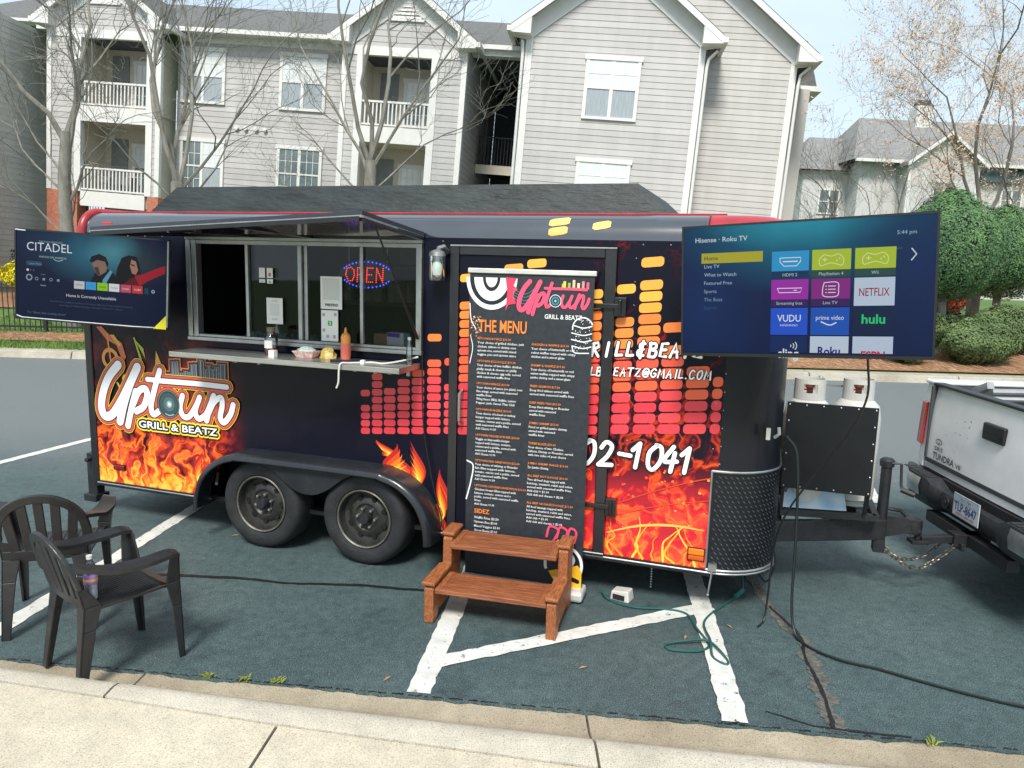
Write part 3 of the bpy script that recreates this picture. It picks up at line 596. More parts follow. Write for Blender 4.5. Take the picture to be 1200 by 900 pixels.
# diamond plate guard round the near nose corner
PLg = [(x, y, a, b) for x, y, a, b in [(2.325, 0, 0, -1)] + PL[:9] + [(2.71, .9, 1, 0)]]
DP = mat('black diamond plate', (.009, .011, .015), .42, var=.3, vs=6, metal=.3)
m = len(PLg); s = MB(); s.add([(x + a * .006, y + b * .006, z) for z in (.302, .925) for x, y, a, b in PLg], [(i, i + 1, m + i + 1, m + i) for i in range(m - 1)]); dg = s.build('stone_guard', DP, TR, smooth=True)
s = MB(); A = [0]
for p, q_ in zip(PLg, PLg[1:]): A.append(A[-1] + math.hypot(q_[0] - p[0], q_[1] - p[1]))
def onplan(u):
    for i in range(m - 1):
        if u <= A[i + 1]:
            t = (u - A[i]) / (A[i + 1] - A[i]); p, q_ = PLg[i], PLg[i + 1]; a, b = p[2] + (q_[2] - p[2]) * t, p[3] + (q_[3] - p[3]) * t; l = math.hypot(a, b)
            return p[0] + (q_[0] - p[0]) * t, p[1] + (q_[1] - p[1]) * t, a / l, b / l
    return PLg[-1]
r_ = 0; zz = .32
while zz < .915:
    u = .035 + (.016 if r_ % 2 else 0)
    while u < 1.1:
        sg = 1; pts = []
        for du, dz, o in ((-.012, .012, 0), (-.003, -.003, .005), (.012, -.012, 0), (.003, .003, .005)):
            x, y, a, b = onplan(u + du); pts.append((x + a * (.0068 + o), y + b * (.0068 + o), zz + dz))
        s.add(pts, [(0, 1, 3), (1, 2, 3)]); u += .033
    zz += .030; r_ += 1
s.build('tread', mat('tread highlights', (.085, .095, .105), .35, metal=.6, var=.3), dg, kind='stuff')
s = MB()
for z in (.302, .925): s.tube([(x + a * .010, y + b * .010, z) for x, y, a, b in PLg], .008, 6)
s.tube([(2.325, -.01, .30), (2.325, -.01, .93)], .006, 6); s.build('guard_trim', ALU, dg, smooth=True)
# lights and reflectors
def lens(name, x0, x1, z0, z1, c, y=0):
    B1(x0, x1, y - .018, y - .0005, z0, z1).build(name, mat('lens ' + c, c, .2, var=.1, coat=.6), TR, bevel=.005)
    MB().box(x0 - .006, x1 + .006, y - .008, y - .0002, z0 - .006, z1 + .006).build('lens_base', BLK, TR)
lens('marker_light', 2.215, 2.31, .385, .425, 'd9781c'); lens('marker_light', 2.215, 2.31, .352, .381, 'c8560f'); lens('marker_light', -2.33, -2.22, .415, .448, '7a1018')
B1(-2.34, -2.24, .012, .036, 2.335, 2.365).build('clearance_light', mat('lens c01828', 'c01828', .2, var=.1, coat=.5), TR, bevel=.006)
s = MB()
for i in range(14): s.lathe([(.006, 0), (.008, -.006), (.006, -.012)], (1.965, .25, .262 - .018 * i), 'z', 6)
s.build('hanging_chain', ALU, TR)
s = MB().box(2.34, 2.39, -.03, .0, .30, .345).tube([(2.365, -.02, .30), (2.35, -.03, .155)], .006, 6).lathe([(.0, .0), (.011, .01), (.0, .02)], (2.35, -.03, .14), 'z', 8); s.build('drain_pull', ALU, TR)
s = MB().tube([(2.665, .12, 1.14), (2.69, .09, 1.17), (2.685, .09, 1.21)], .011, 8).box(2.615, 2.64, .02, .05, 1.14, 1.21); s.build('power_inlet', mat('white plastic', (.62, .62, .58), .4), TR, bevel=.006)
# tongue, coupler, jack
tg = empty('tongue'); tg.parent = TR; cy = .945
for sgn in (-1, 1):
    MB().bar((2.30, cy + sgn * .60, .425), (3.42, cy + sgn * .075, .425), .055, .14).build('tongue_beam', DKM, tg, bevel=.006)
MB().box(2.71, 2.76, cy - .38, cy + .38, .36, .49).build('cross_beam', DKM, tg)
MB().prism([(3.25, cy - .055, .505), (3.45, cy - .055, .51), (3.62, cy - .05, .50), (3.65, cy - .05, .42), (3.55, cy - .05, .40), (3.42, cy - .055, .36), (3.25, cy - .055, .36)], (0, .11, 0)).tube([(3.36, cy, .51), (3.42, cy, .55), (3.52, cy, .545), (3.56, cy, .515)], .013, 8).lathe([(.0, .51), (.05, .495), (.058, .45), (.05, .40)], (3.61, cy, 0), 'z', 14).build('coupler', DKM, tg, smooth=True)
B1(3.36, 3.43, cy - .12, cy - .02, .27, .36).build('jack_foot', DKM, tg)
cy = WD / 2; JY = .945
jk = MB().tube([(3.40, JY - .07, .30), (3.40, JY - .07, .88)], .034, 14).lathe([(.045, .86), (.048, .90), (.03, .915), (0, .915)], (3.40, JY - .07, 0), 'z', 14); J = jk.build('jack', DKM, TR, smooth=True)
MB().tube([(3.42, JY - .10, .89), (3.48, JY - .11, .89), (3.49, JY - .11, .75), (3.50, JY - .13, .72)], .010, 8).tube([(3.49, JY - .125, .722), (3.57, JY - .15, .70)], .018, 10).build('jack_crank', mat('crank grip', (.02, .02, .022), .5), J, smooth=True)
gr = MB().bar((2.74, cy - .48, .545), (3.34, cy - .36, .545), .04, .04).bar((2.74, cy + .42, .545), (3.34, cy + .36, .545), .04, .04).bar((3.34, cy - .38, .545), (3.34, cy + .38, .545), .04, .04).bar((2.76, cy - .48, .54), (2.76, cy + .44, .54), .04, .04); gr.build('rack_frame', DKM, tg)
gp = MB().box(2.735, 3.275, cy - .52, cy - .505, .725, 1.295); G_ = gp.build('tank_guard', DP, TR)
s = MB()
for x, z in [(2.75 + .102 * i, zz) for i in range(6) for zz in (.74, 1.28)] + [(xx, .74 + .108 * i) for i in range(1, 5) for xx in (2.75, 3.26)]: s.lathe([(.006, 0), (.006, -.004), (.003, -.006)], (x, cy - .52, z), 'y', 6)
s.build('guard_rivets', ALU, G_, kind='stuff')
MB().bar((3.265, cy - .50, 1.29), (3.265, cy - .40, .56), .02, .03).bar((3.265, cy - .51, .76), (3.265, cy - .40, .56), .02, .02).build('guard_post', DKM, G_)
MB().bar((2.75, cy - .50, .75), (2.75, cy - .48, .56), .02, .03).build('guard_post', DKM, G_)
MB().bar((2.95, cy - .06, .56), (2.95, cy - .06, 1.40), .02, .02).bar((2.86, cy - .06, 1.36), (3.1, cy - .06, 1.36), .014, .014).lathe([(.03, 1.37), (.03, 1.40), (.01, 1.42)], (2.95, cy - .06, 0), 'z', 10).build('tank_clamp', ALU, tg)
MB().tube([(2.765, cy - .40, .56), (2.765, cy - .40, 1.28)], .024, 10).build('hose_pipe', mat('greenish pipe', (.07, .10, .10), .4), tg, smooth=True)
# two white gas bottles stand in the rack
for i, (x, y, lb) in enumerate(((2.875, cy - .27, 'white gas bottle standing in the trailer rack next to the trailer nose'), (3.19, cy - .12, 'white gas bottle standing in the trailer rack next to the tongue jack'))):
    g = empty('gas_bottle', (0, 0, 0), 0, lb, 'gas bottle', 'gas bottles on the trailer tongue'); g.matrix_world = TR.matrix_basis @ Matrix.Translation((x, y, .566))
    WH = mat('white enamel', (.52, .52, .50), .35, var=.08, vs=8)
    MB().lathe([(.11, 0), (.11, .03), (.15, .05), (.155, .12), (.155, .60), (.14, .68), (.09, .73), (.05, .745), (0, .745)], (0, 0, 0), 'z', 28).build('tank_body', WH, g, smooth=True)
    c = MB()
    for k_ in range(28):
        a0, a1 = 2 * math.pi * k_ / 28, 2 * math.pi * (k_ + 1) / 28; am = math.degrees((a0 + a1) / 2)
        for z0, z1 in ((.72, .77), (.77, .83), (.83, .86)):
            if z0 == .77 and (250 < am < 300 or 60 < am < 120): continue
            c.hexa([(r * math.cos(a), r * math.sin(a), z) for z in (z0, z1) for a, r in ((a0, .092), (a0, .10), (a1, .10), (a1, .092))])
    c.build('collar', WH, g)
    MB().tube([(0, 0, .74), (0, 0, .80)], .02, 8).tube([(0, 0, .79), (-.05, 0, .79)], .014, 8).lathe([(.03, .80), (.03, .82), (0, .82)], (0, 0, 0), 'z', 10).build('valve', mat('brass valve', (.20, .06, .04), .4, metal=.5), g, smooth=True)
bgm = mat('blue white packaging', (.10, .30, .52), .45, c2=(.60, .66, .68), vs=5, detail=1)
o = MB().prism([(2.74, cy - .46, .572), (3.16, cy - .38, .572), (3.14, cy - .35, .68), (2.95, cy - .36, .72), (2.75, cy - .42, .69)], (0, .03, 0)).build('ice_bag', bgm); o.matrix_world = TR.matrix_basis
tag(o, 'blue and white printed package lying on the trailer tongue under the tank guard', 'package')
# ---------------------------------------------------------------- printed wrap: equaliser, flames, logo, lettering
RX, RZ = (1, 0, 0), (0, 0, 1)
def barcol(z):
    if z < 1.36: return rnd.choice(('d83a48', 'd93444', 'e0424a'))
    if z < 1.62: return rnd.choice(('e2543f', 'e8603c'))
    if z < 1.85: return rnd.choice(('f07f3a', 'f28a3c'))
    return rnd.choice(('f7a63f', 'f9b245'))
def eqz(x): return .945 + .1 * (x + .06)
def eqp(x): return .0535 + .0074 * (x + .06)
eqs = Sheet((0, -.0006, 0), RX, RZ, 0); eqd = Sheet((0, -.0226, 0), RX, RZ, 0)
cols = [(-.078, -.006, [0, 1, 2, 3, 5]), (.010, .091, range(8)), (.103, .192, range(6)), (.208, .300, range(7)), (.315, .408, range(8)), (.430, .531, list(range(9)) + [11]), (.555, .597, [0, 1, 2, 3, 4, 5, 8])]
x = .668
while x < 1.55: cols.append((x, x + .125, list(range(rnd.choice((11, 13, 15, 12)))) + [17])); x += .151
cols = [c for c in cols if c[0] < 1.5]
cols += [(1.50, 1.612, list(range(14))), (1.692, 1.806, list(range(9)) + [9, 10, 13]), (1.832, 1.967, list(range(14)) + [15]), (1.984, 2.117, list(range(8)) + [9]), (2.137, 2.271, list(range(6))), (2.293, 2.352, range(5))]
for x0, x1, rows in cols:
    xm = (x0 + x1) / 2; sh = eqd if .66 < x0 < 1.62 else eqs
    for r_ in rows:
        z = eqz(x0) + r_ * eqp(xm); h = eqp(xm) * .86
        if z > 2.15 and sh is eqd: continue
        sh.rrect(pm(barcol(z)), x0, z - h / 2, x1, z + h / 2, h * .36, 0, 3, .1 if xm > .6 else .06)
cvs = Sheet((0, 0, 0), RX, RZ, 0)
def cove_bar(x0, x1, z0, z1, c):
    V = []; zs = [z0 + (z1 - z0) * i / 6 for i in range(7)]
    def yy(z): t = math.asin(max(0, min(1, (z - 2.285) / CY))); return CY - CY * math.cos(t) - .0025
    for i, z in enumerate(zs):
        q_ = .02 if i in (0, 6) else 0; V += [(x0 + q_, yy(z), z), (x1 + q_ * -1, yy(z + .012), z + .012)]
    MB().add(V, [(2 * i, 2 * i + 1, 2 * i + 3, 2 * i + 2) for i in range(6)]).build('equalizer_print', pm(c), TR)
cove_bar(1.24, 1.37, 2.365, 2.412, 'f9bb6a'); cove_bar(1.245, 1.365, 2.305, 2.355, 'f8b35c'); cove_bar(1.52, 1.63, 2.345, 2.392, 'fabf6a')
eqs.build1('equalizer_print', TR); eqd.build1('equalizer_print', dr)

# flame tongues: nested curved licks
fl = Sheet((0, -.0012, 0), RX, RZ, .00008); fd = Sheet((0, -.0238, 0), RX, RZ, .00008)
def tongue(sh, x, z, h, wd, lean, seed):
    q = random.Random(seed); ph = q.uniform(0, 6.28); amp = q.uniform(.3, .6) * wd; fr_ = q.uniform(3, 6.5)
    for k_, (c, sc) in enumerate((('b3241c', 1.0), ('e0491c', .80), ('f47c1e', .60), ('fbab2c', .40), ('fde06a', .20))):
        L, R_ = [], []
        for i in range(13):
            t = i / 12; hh = h * (.35 + .65 * sc); cx = x + lean * t * t * (hh / h) + amp * t * math.sin(t * fr_ + ph); w_ = wd * sc * (math.sin(math.pi * min(1, (t * .80 + .20))) ** .75) * (1 - t ** 3) * .5 * (1 + .3 * math.sin(t * 7 + ph * 2))
            zz = max(.332 if sh is fd else .304, z + hh * t); L.append((cx - w_, zz)); R_.append((cx + w_, zz))
        V = []
        for a, b in zip(L, R_): V += [a, b]
        sh.put(pm(c), V, [(2 * i, 2 * i + 1, 2 * i + 3, 2 * i + 2) for i in range(12)])
for a in ((-1.50, .31, .36, .10, .06, 90), (.15, .78, .11, .12, -.09, 91), (.27, .60, .28, .19, -.15, 92), (.35, .55, .36, .10, .00, 93), (.53, .303, .22, .11, -.03, 94), (.54, .303, .44, .085, .03, 95), (.565, .40, .33, .055, -.05, 96)): tongue(fl, *a)
for i in range(9):
    q = random.Random(200 + i); x = 1.74 + .065 * i; P = [(x, .31)]
    for k in range(4): P.append((P[-1][0] + q.uniform(-.06, .06), P[-1][1] + q.uniform(.03, .085)))
    n_ = 6 * (len(P) - 1) + 1; fl.stroke(pm(('f2b430', 'f08a2a', 'f6cc50')[i % 3]), [(max(1.71, min(2.31, a)), b) for a, b in P], [.003 + .016 * (1 - k / n_) * q.uniform(.6, 1) for k in range(n_)])
GLW = pm('f6b85a')
fl.stroke(GLW, [(1.70, .45), (1.9, .52), (2.1, .55), (2.3, .545)], [.005 + .012 * math.sin(i / 18 * math.pi) for i in range(19)])
fl.stroke(pm('c93a2a'), [(1.70, .62), (1.95, .74), (2.2, .84), (2.33, .88)], .008); fl.stroke(pm('d04430'), [(1.72, .56), (2.0, .66), (2.33, .74)], .006)
for i in range(34): fl.disc(pm(rnd.choice(('ff6a3a', 'ff9a4a', 'e03a2a'))), rnd.uniform(1.74, 2.32), rnd.uniform(.5, .92), rnd.uniform(.003, .011), 10)
fl.build1('flame_print', TR); fd.build1('flame_print', dr)

LOGO = {'U': [[(-2.225, 1.265), (-2.326, 1.162), (-2.394, 1.031), (-2.417, 0.913), (-2.385, 0.846), (-2.311, 0.864), (-2.216, 0.976), (-2.121, 1.12), (-2.035, 1.261)], [(-2.035, 1.261), (-2.122, 1.109), (-2.189, 0.955), (-2.235, 0.814)]], 'p': [[(-2.061, 1.068), (-2.113, 0.928), (-2.157, 0.786)], [(-2.096, 0.963), (-2.033, 1.07), (-1.968, 1.096), (-1.951, 1.043), (-1.991, 0.955), (-2.064, 0.911)]], 't': [[(-1.819, 1.248), (-1.878, 1.094), (-1.917, 0.967), (-1.899, 0.901), (-1.839, 0.931)], [(-1.943, 1.173), (-1.785, 1.17), (-1.489, 1.173), (-1.197, 1.168)]], 'w': [[(-1.611, 1.07), (-1.637, 0.98), (-1.611, 0.913), (-1.554, 0.915), (-1.484, 1.004), (-1.451, 1.07)], [(-1.46, 1.05), (-1.496, 0.956), (-1.464, 0.904), (-1.396, 0.945), (-1.351, 1.026), (-1.325, 1.088)]], 'n': [[(-1.32, 1.094), (-1.36, 1.003), (-1.393, 0.896)], [(-1.378, 0.947), (-1.318, 1.045), (-1.255, 1.083), (-1.245, 1.024), (-1.266, 0.935), (-1.233, 0.897), (-1.172, 0.965), (-1.146, 1.038)]]}
def logo(sh, tf, k, core, c_out, speaker=True):
    """tf maps logo metres to the sheet, k scales stroke widths; layers run from the outermost outline inwards"""
    W0 = {'U': .072, 'p': .056, 't': .05, 'w': .046, 'n': .046}
    for c, add in c_out + [(core, 0)]:
        for L, ss_ in LOGO.items():
            for i, s_ in enumerate(ss_): sh.stroke(pm(c), [tf(p) for p in s_], (W0[L] * (.8 if L == 't' and i else 1) + add) * k, 7)
        if add and speaker:
            p = tf((-1.747, .993)); sh.disc(pm(c), p[0], p[1], (.105 + add / 2) * k, 28)
lg = Sheet((0, -.0052, 0), RX, RZ, .00006)
for P, c in (([(-2.435, 1.556), (-2.38, 1.56), (-2.307, 1.50), (-2.185, 1.441), (-2.15, 1.331), (-2.20, 1.26), (-2.24, 1.27), (-2.20, 1.33), (-2.24, 1.42), (-2.34, 1.46)], 'c8643a'), ([(-2.30, 1.50), (-2.26, 1.50), (-2.19, 1.42), (-2.22, 1.41)], 'd9a23c'), ([(-2.076, 1.492), (-2.04, 1.45), (-1.96, 1.33), (-1.975, 1.41), (-2.05, 1.47)], 'a8b03c'), ([(-2.07, 1.49), (-2.055, 1.49), (-1.985, 1.297), (-2.005, 1.297)], 'b0b848'), ([(-1.854, 1.40), (-1.805, 1.293), (-1.867, 1.284)], 'e0a23a')): lg.poly(pm(c), P)
lg.ring(pm('e0913a'), -2.31, 1.31, .055, .085, 22, -60, 250); lg.stroke(pm('d9843a'), [(-2.33, 1.50), (-2.315, 1.38), (-2.30, 1.26)], .016); lg.disc(pm('e8b23c'), -2.165, 1.16, .034); lg.stroke(pm('d8a04a'), [(-2.25, 1.12), (-2.22, 1.08), (-2.18, 1.09)], .018)
def sky_shape(sh, tf, m_, pad):
    hs = [(-1.765, .06), (-1.715, .155), (-1.665, .16), (-1.645, .075), (-1.60, .09), (-1.555, .085), (-1.535, .145), (-1.495, .15), (-1.47, .06), (-1.452, .185), (-1.425, .185), (-1.41, .12), (-1.375, .15), (-1.34, .12), (-1.31, .14), (-1.27, .165), (-1.235, .165)]
    for i, (x, h) in enumerate(hs):
        x1 = hs[i + 1][0] if i + 1 < len(hs) else -1.205
        a, b = tf((x - pad, 1.172)), tf((x1 + pad, 1.172 + h + pad)); sh.rect(m_, a[0], a[1], b[0], b[1])
    return hs
idt = lambda p: p
logo_out = [('e8c83a', .070), ('17080a', .058), ('d0543c', .050), ('17080a', .016)]
sky_shape(lg, idt, pm('e07a3a'), .022); sky_shape(lg, idt, pm('17080a'), .013); hs = sky_shape(lg, idt, pm('6d7480'), 0)
for x, h in hs:
    for j in range(3): lg.rect(pm(('2c3038', 'a8aeb6')[j % 2]), x + .006 + j * .011, 1.2, x + .010 + j * .011, 1.165 + h)
logo(lg, idt, 1, 'f4f4f6', logo_out)
for c, r_ in (('0c0e12', .108), ('5b7a7c', .103), ('1d2a2e', .096), ('2d4a4e', .084), ('24383c', .060), ('46666a', .054), ('8fa6a8', .026), ('e6f0f0', .012)): lg.disc(pm(c), -1.747 + (.108 - r_) * .1, .993, r_ , 30, r_ * 1.06)
lg.stroke(pm('9fb6b6'), [(-1.78, .915), (-1.74, .905), (-1.70, .915)], .008)
for c, ra in (('f2d83a', .026), ('17080a', .014), ('f2f2f4', 0)):
    for k in range(14 if ra else 1): lg.text(pm(c), 'GRILL & BEATZ', -2.045 + ra * math.cos(k * .4488), .787 + ra * math.sin(k * .4488), .056, wid=.75, bold=.02)
lg.build1('logo_print', TR)

# brush lettering on the nose half of the side
GL = {'G': [[(.8, .85), (.5, 1), (.12, .7), (.1, .3), (.4, .02), (.8, .2), (.8, .45), (.5, .45)]], 'R': [[(.15, 0), (.2, .95)], [(.1, .9), (.6, 1), (.7, .7), (.25, .5)], [(.3, .5), (.8, 0)]], 'I': [[(.3, 0), (.36, 1)]], 'L': [[(.2, 1), (.14, .05)], [(.14, .05), (.75, .1)]],
      '&': [[(.7, .95), (.3, .9), (.3, .65), (.6, .55)], [(.6, .55), (.15, .4), (.2, .08), (.7, .1)], [(.5, 1.12), (.42, -.1)]], 'B': [[(.15, 0), (.2, 1)], [(.1, .95), (.65, .95), (.7, .65), (.22, .52)], [(.22, .52), (.8, .4), (.7, .02), (.12, .02)]], 'E': [[(.75, .98), (.22, .95), (.15, .05), (.75, .05)], [(.2, .5), (.65, .54)]],
      'A': [[(.05, 0), (.45, 1), (.75, 0)], [(.2, .38), (.7, .4)]], 'T': [[(.0, .95), (.85, 1)], [(.45, .97), (.4, 0)]], 'Z': [[(.1, .92), (.8, .98), (.1, .04), (.85, .06)]], '@': [[(.65, .35), (.4, .3), (.4, .6), (.62, .65), (.68, .32), (.9, .4), (.85, .85), (.45, 1), (.1, .65), (.15, .2), (.5, 0), (.85, .12)]],
      'M': [[(.05, 0), (.2, 1), (.45, .3), (.75, 1), (.85, 0)]], '.': [[(.1, .02), (.14, .05)]], 'C': [[(.78, .85), (.45, 1), (.12, .6), (.2, .12), (.5, 0), (.8, .18)]], 'O': [[(.5, 1), (.14, .65), (.2, .12), (.5, 0), (.82, .4), (.75, .9), (.45, 1)]], '0': [[(.5, 1), (.14, .65), (.2, .12), (.5, 0), (.82, .4), (.75, .9), (.45, 1)]],
      '2': [[(.12, .75), (.35, 1), (.7, .85), (.55, .45), (.1, .04)], [(.1, .04), (.85, .08)]], '-': [[(.1, .5), (.75, .46)]], '1': [[(.1, .7), (.45, 1)], [(.45, 1), (.4, .0)]], '4': [[(.5, 1), (.1, .4), (.8, .42)], [(.62, .75), (.55, -.02)]]}
STR = ('R', 'E', 'A', 'M', 'Z', 'L', 'T')
def brush(sh, s_, x, z, h, wd, adv, slope=0, c='f6f6f8', edge='0d0810', sl=.12):
    for pas in (0, 1):
        X_ = x
        for ch in s_:
            a = adv * {'I': .55, '.': .45, '-': .8, 'M': 1.15, '@': 1.15}.get(ch, 1)
            for st_ in GL[ch]:
                P = [(X_ + px * h * .72 * (a / adv if ch in 'M@' else 1) + sl * py * h, z + py * h + slope * (X_ - x)) for px, py in st_]
                if pas: sh.stroke(pm(c), P, wd, 6, ch not in STR)
                else: sh.stroke(pm(edge), P, wd * 1.75, 6, ch not in STR)
            X_ += a
for sh, par, txts in ((Sheet((0, -.0058, 0), RX, RZ, .00006), TR, 'side'), (Sheet((0, -.0282, 0), RX, RZ, .00006), dr, 'door'), (Sheet((0, -.0355, 0), RX, RZ, .00006), dr, 'frame')):
    if txts == 'side':
        brush(sh, '-1041', 1.735, .895, .155, .026, .100); brush(sh, 'LL&BEATZ', 1.695, 1.585, .085, .017, .067, .04); brush(sh, 'EATZ@GMAIL.COM', 1.692, 1.462, .053, .0095, .0445, .03)
    elif txts == 'door':
        brush(sh, '0', 1.50, .89, .155, .026, .1); brush(sh, 'GR', 1.475, 1.575, .085, .017, .075, .04); brush(sh, 'LLB', 1.515, 1.456, .053, .0095, .036, .03)
    else:
        brush(sh, '2', 1.62, .89, .155, .026, .1); brush(sh, 'I', 1.632, 1.582, .085, .017, .05, .04)
    sh.build1('lettering_print', par)

# ---------------------------------------------------------------- left television
def screen(name, loc, rz, tilt, roll, w_, h_, label, px_fn, cat='television'):
    r_ = empty(name, loc, 0, label, cat)
    ya, ti, ro = R(rz), R(tilt), R(roll)
    r0 = Vector((math.cos(ya), math.sin(ya), 0)); n0 = Vector((math.sin(ya), -math.cos(ya), 0)); u0 = Vector((0, 0, 1)) * math.cos(ti) + n0 * math.sin(ti)
    r2 = r0 * math.cos(ro) + u0 * math.sin(ro); u3 = u0 * math.cos(ro) - r0 * math.sin(ro); n = r2.cross(u3)
    r_.matrix_world = Matrix((( r2.x, -n.x, u3.x, loc[0]), (r2.y, -n.y, u3.y, loc[1]), (r2.z, -n.z, u3.z, loc[2]), (0, 0, 0, 1)))   # local: x right, y back, z up
    bz = .011; X, Z = w_ / 2, h_ / 2
    MB().box(-X, X, .002, .035, -Z, Z).box(-X * .7, X * .7, .036, .075, -Z * .9, Z * .35).build('casing', mat('tv casing', (.008, .008, .010), .35, var=0), r_, bevel=.004)
    MB().box(-X, -X + bz, -.004, .0015, -Z, Z).box(X - bz, X, -.004, .0015, -Z, Z).box(-X + bz, X - bz, -.004, .0015, Z - bz, Z).box(-X + bz, X - bz, -.004, .0015, -Z, -Z + bz * 1.5).build('bezel', mat('tv bezel', (.012, .013, .016), .25, var=0), r_)
    s_ = Sheet((-X + bz, .0008, -Z + bz * 1.5), (1, 0, 0), (0, 0, 1), .00005); px_fn(s_, w_ - 2 * bz, h_ - 2.5 * bz); s_.build1('screen_picture', r_); return r_
def gradbg(name, stops, w_, h_, strength):
    """dark screen background with a lit picture area (emissive, soft blobs in object space)"""
    m = bpy.data.materials.new(name); m.use_nodes = True; t = m.node_tree; b = t.nodes['Principled BSDF']; b.inputs['Base Color'].default_value = (.004, .004, .006, 1); b.inputs['Roughness'].default_value = .2; b.inputs['Specular IOR Level'].default_value = .15
    co = nn(t, 'ShaderNodeTexCoord'); acc = None
    for (cx, cz, rx, rz_, c) in stops:
        mp_ = nn(t, 'ShaderNodeMapping'); mp_.inputs['Location'].default_value = (-cx / rx, 0, -cz / rz_); mp_.inputs['Scale'].default_value = (1 / rx, 0, 1 / rz_); t.links.new(co.outputs['Object'], mp_.inputs[0])
        g = nn(t, 'ShaderNodeTexGradient', gradient_type='SPHERICAL'); t.links.new(mp_.outputs[0], g.inputs[0])
        x = nn(t, 'ShaderNodeMix', data_type='RGBA'); t.links.new(g.outputs[1], x.inputs[0]); x.inputs[7].default_value = lin(c)
        if acc is None: x.inputs[6].default_value = lin('0a1636' if 'left' in name else '081c48')
        else: t.links.new(acc, x.inputs[6])
        acc = x.outputs[2]
    nz_ = nn(t, 'ShaderNodeTexNoise'); nz_.inputs['Scale'].default_value = 6; nz_.inputs['Detail'].default_value = 4; t.links.new(co.outputs['Object'], nz_.inputs['Vector'])
    mr = nn(t, 'ShaderNodeMapRange'); mr.inputs[3].default_value = strength * .8; mr.inputs[4].default_value = strength * 1.2; t.links.new(nz_.outputs['Fac'], mr.inputs[0]); t.links.new(mr.outputs[0], b.inputs['Emission Strength'])
    t.links.new(acc, b.inputs['Emission Color']); MATS[name] = m; return m
ES = .42
def left_pic(s_, w_, h_):
    s_.rect(gradbg('left screen', [(.02, .18, .42, .24, '2f6f86'), (.16, .20, .22, .16, '4a8c98'), (.40, .14, .20, .16, '263338'), (-.35, .25, .25, .2, '12304e')], w_, h_, ES), 0, 0, w_, h_)
    E = lambda c: em(c, ES); U = lambda x, y: (x * w_, h_ - y * h_)
    # two cropped figures: dark-haired man, woman with long hair and a red sleeve
    s_.poly(E('171f28'), [U(.53, .52), U(.575, .44), (U(.62, .40)), U(.65, .53), U(.67, .56), U(.53, .56)]); s_.poly(E('10161d'), [U(.49, .55), U(.53, .40), U(.60, .36), U(.66, .44), U(.68, .55)])
    s_.poly(E('8b6f62'), [U(.505, .32), U(.515, .38), U(.535, .445), U(.555, .455), U(.60, .40), U(.605, .30), U(.55, .27)]); s_.poly(E('1a1614'), [U(.485, .30), U(.50, .24), U(.55, .205), U(.595, .235), U(.615, .31), U(.605, .36), U(.59, .29), U(.535, .275), U(.505, .31)])
    s_.poly(E('4a3a34'), [U(.515, .36), U(.545, .355), U(.56, .45), U(.535, .445)]); s_.poly(E('5f9fc0'), [U(.575, .50), U(.625, .38), U(.64, .40), U(.60, .53), U(.575, .55)])
    s_.poly(E('120f12'), [U(.655, .55), U(.67, .36), U(.70, .23), U(.745, .195), U(.80, .205), U(.815, .28), U(.83, .42), U(.80, .55)]); s_.poly(E('a37a68'), [U(.765, .24), U(.795, .26), U(.81, .36), U(.795, .41), U(.77, .40), U(.755, .32)]); s_.poly(E('3c2a28'), [U(.76, .29), U(.785, .30), U(.79, .315), U(.765, .31)])
    s_.poly(E('a01c2a'), [U(.79, .42), U(.84, .40), U(.96, .30), U(.99, .29), U(.99, .37), U(.88, .47), U(.83, .53), U(.78, .54)]); s_.poly(E('5e121e'), [U(.70, .55), U(.76, .46), U(.79, .44), U(.82, .54)])
    s_.text(E('e8f2f6'), 'CITADEL', *U(.07, .225), .062, wid=.30 * w_, bold=-.005); s_.text(E('9fb8c4'), 'THE RUSSO BROTHERS', *U(.15, .125), .012); s_.text(E('b8ccd4'), 'WATCH ON AMAZON', *U(.15, .30), .014); s_.stroke(E('b8ccd4'), [U(.25, .31), U(.28, .325), U(.31, .31)], .004)
    s_.rrect(E('274a63'), *U(.065, .40), *U(.17, .345), .012); s_.text(E('8aa6b8'), 'Learn More', *U(.085, .385), .014)
    for i in range(3): s_.disc(E('d8e4ea' if i == 0 else '4a5c6e'), U(.075 + .02 * i, 0)[0], U(0, .45)[1], .006 if i else .009, 10)
    s_.ring(E('8d9aa8'), *U(.085, .535), .014, .024, 18)
    for i in range(4):
        c = U(.135 + .048 * i, .545); (s_.ring(E('8fa0b0'), c[0], c[1], .008, .012, 12) if i % 2 == 0 else s_.rect(E('8fa0b0'), c[0] - .009, c[1] - .009, c[0] + .009, c[1] + .007))
    s_.text(E('c8d4dc'), 'Home', *U(.162, .625), .011); s_.text(E('7f90a0'), 'Profile', *U(.165, .50), .009)
    for i, (c, tx, tc_) in enumerate((('c9ccd0', 'NETFLIX', '5a5e66'), ('3f9fe0', 'prime', '3088c8'), ('8fd01c', 'freevee', '24360c'), ('e2e4e6', 'YouTube', '3a3a3e'), ('c4506a', 'hoopla', 'f0d0d8'), ('c83a3a', 'tubi', 'f4dcdc'))):
        x0 = .385 + .0775 * i; s_.rect(E(c), *U(x0, .625), *U(x0 + .07, .535)); s_.text(E(tc_), tx, *U(x0 + .035, .592), .016, 'CENTER', wid=.045 * w_)
    s_.rect(E('1c4456'), *U(.855, .625), *U(.882, .555)); s_.ring(E('9fb4c0'), *U(.912, .59), .006, .013, 14)
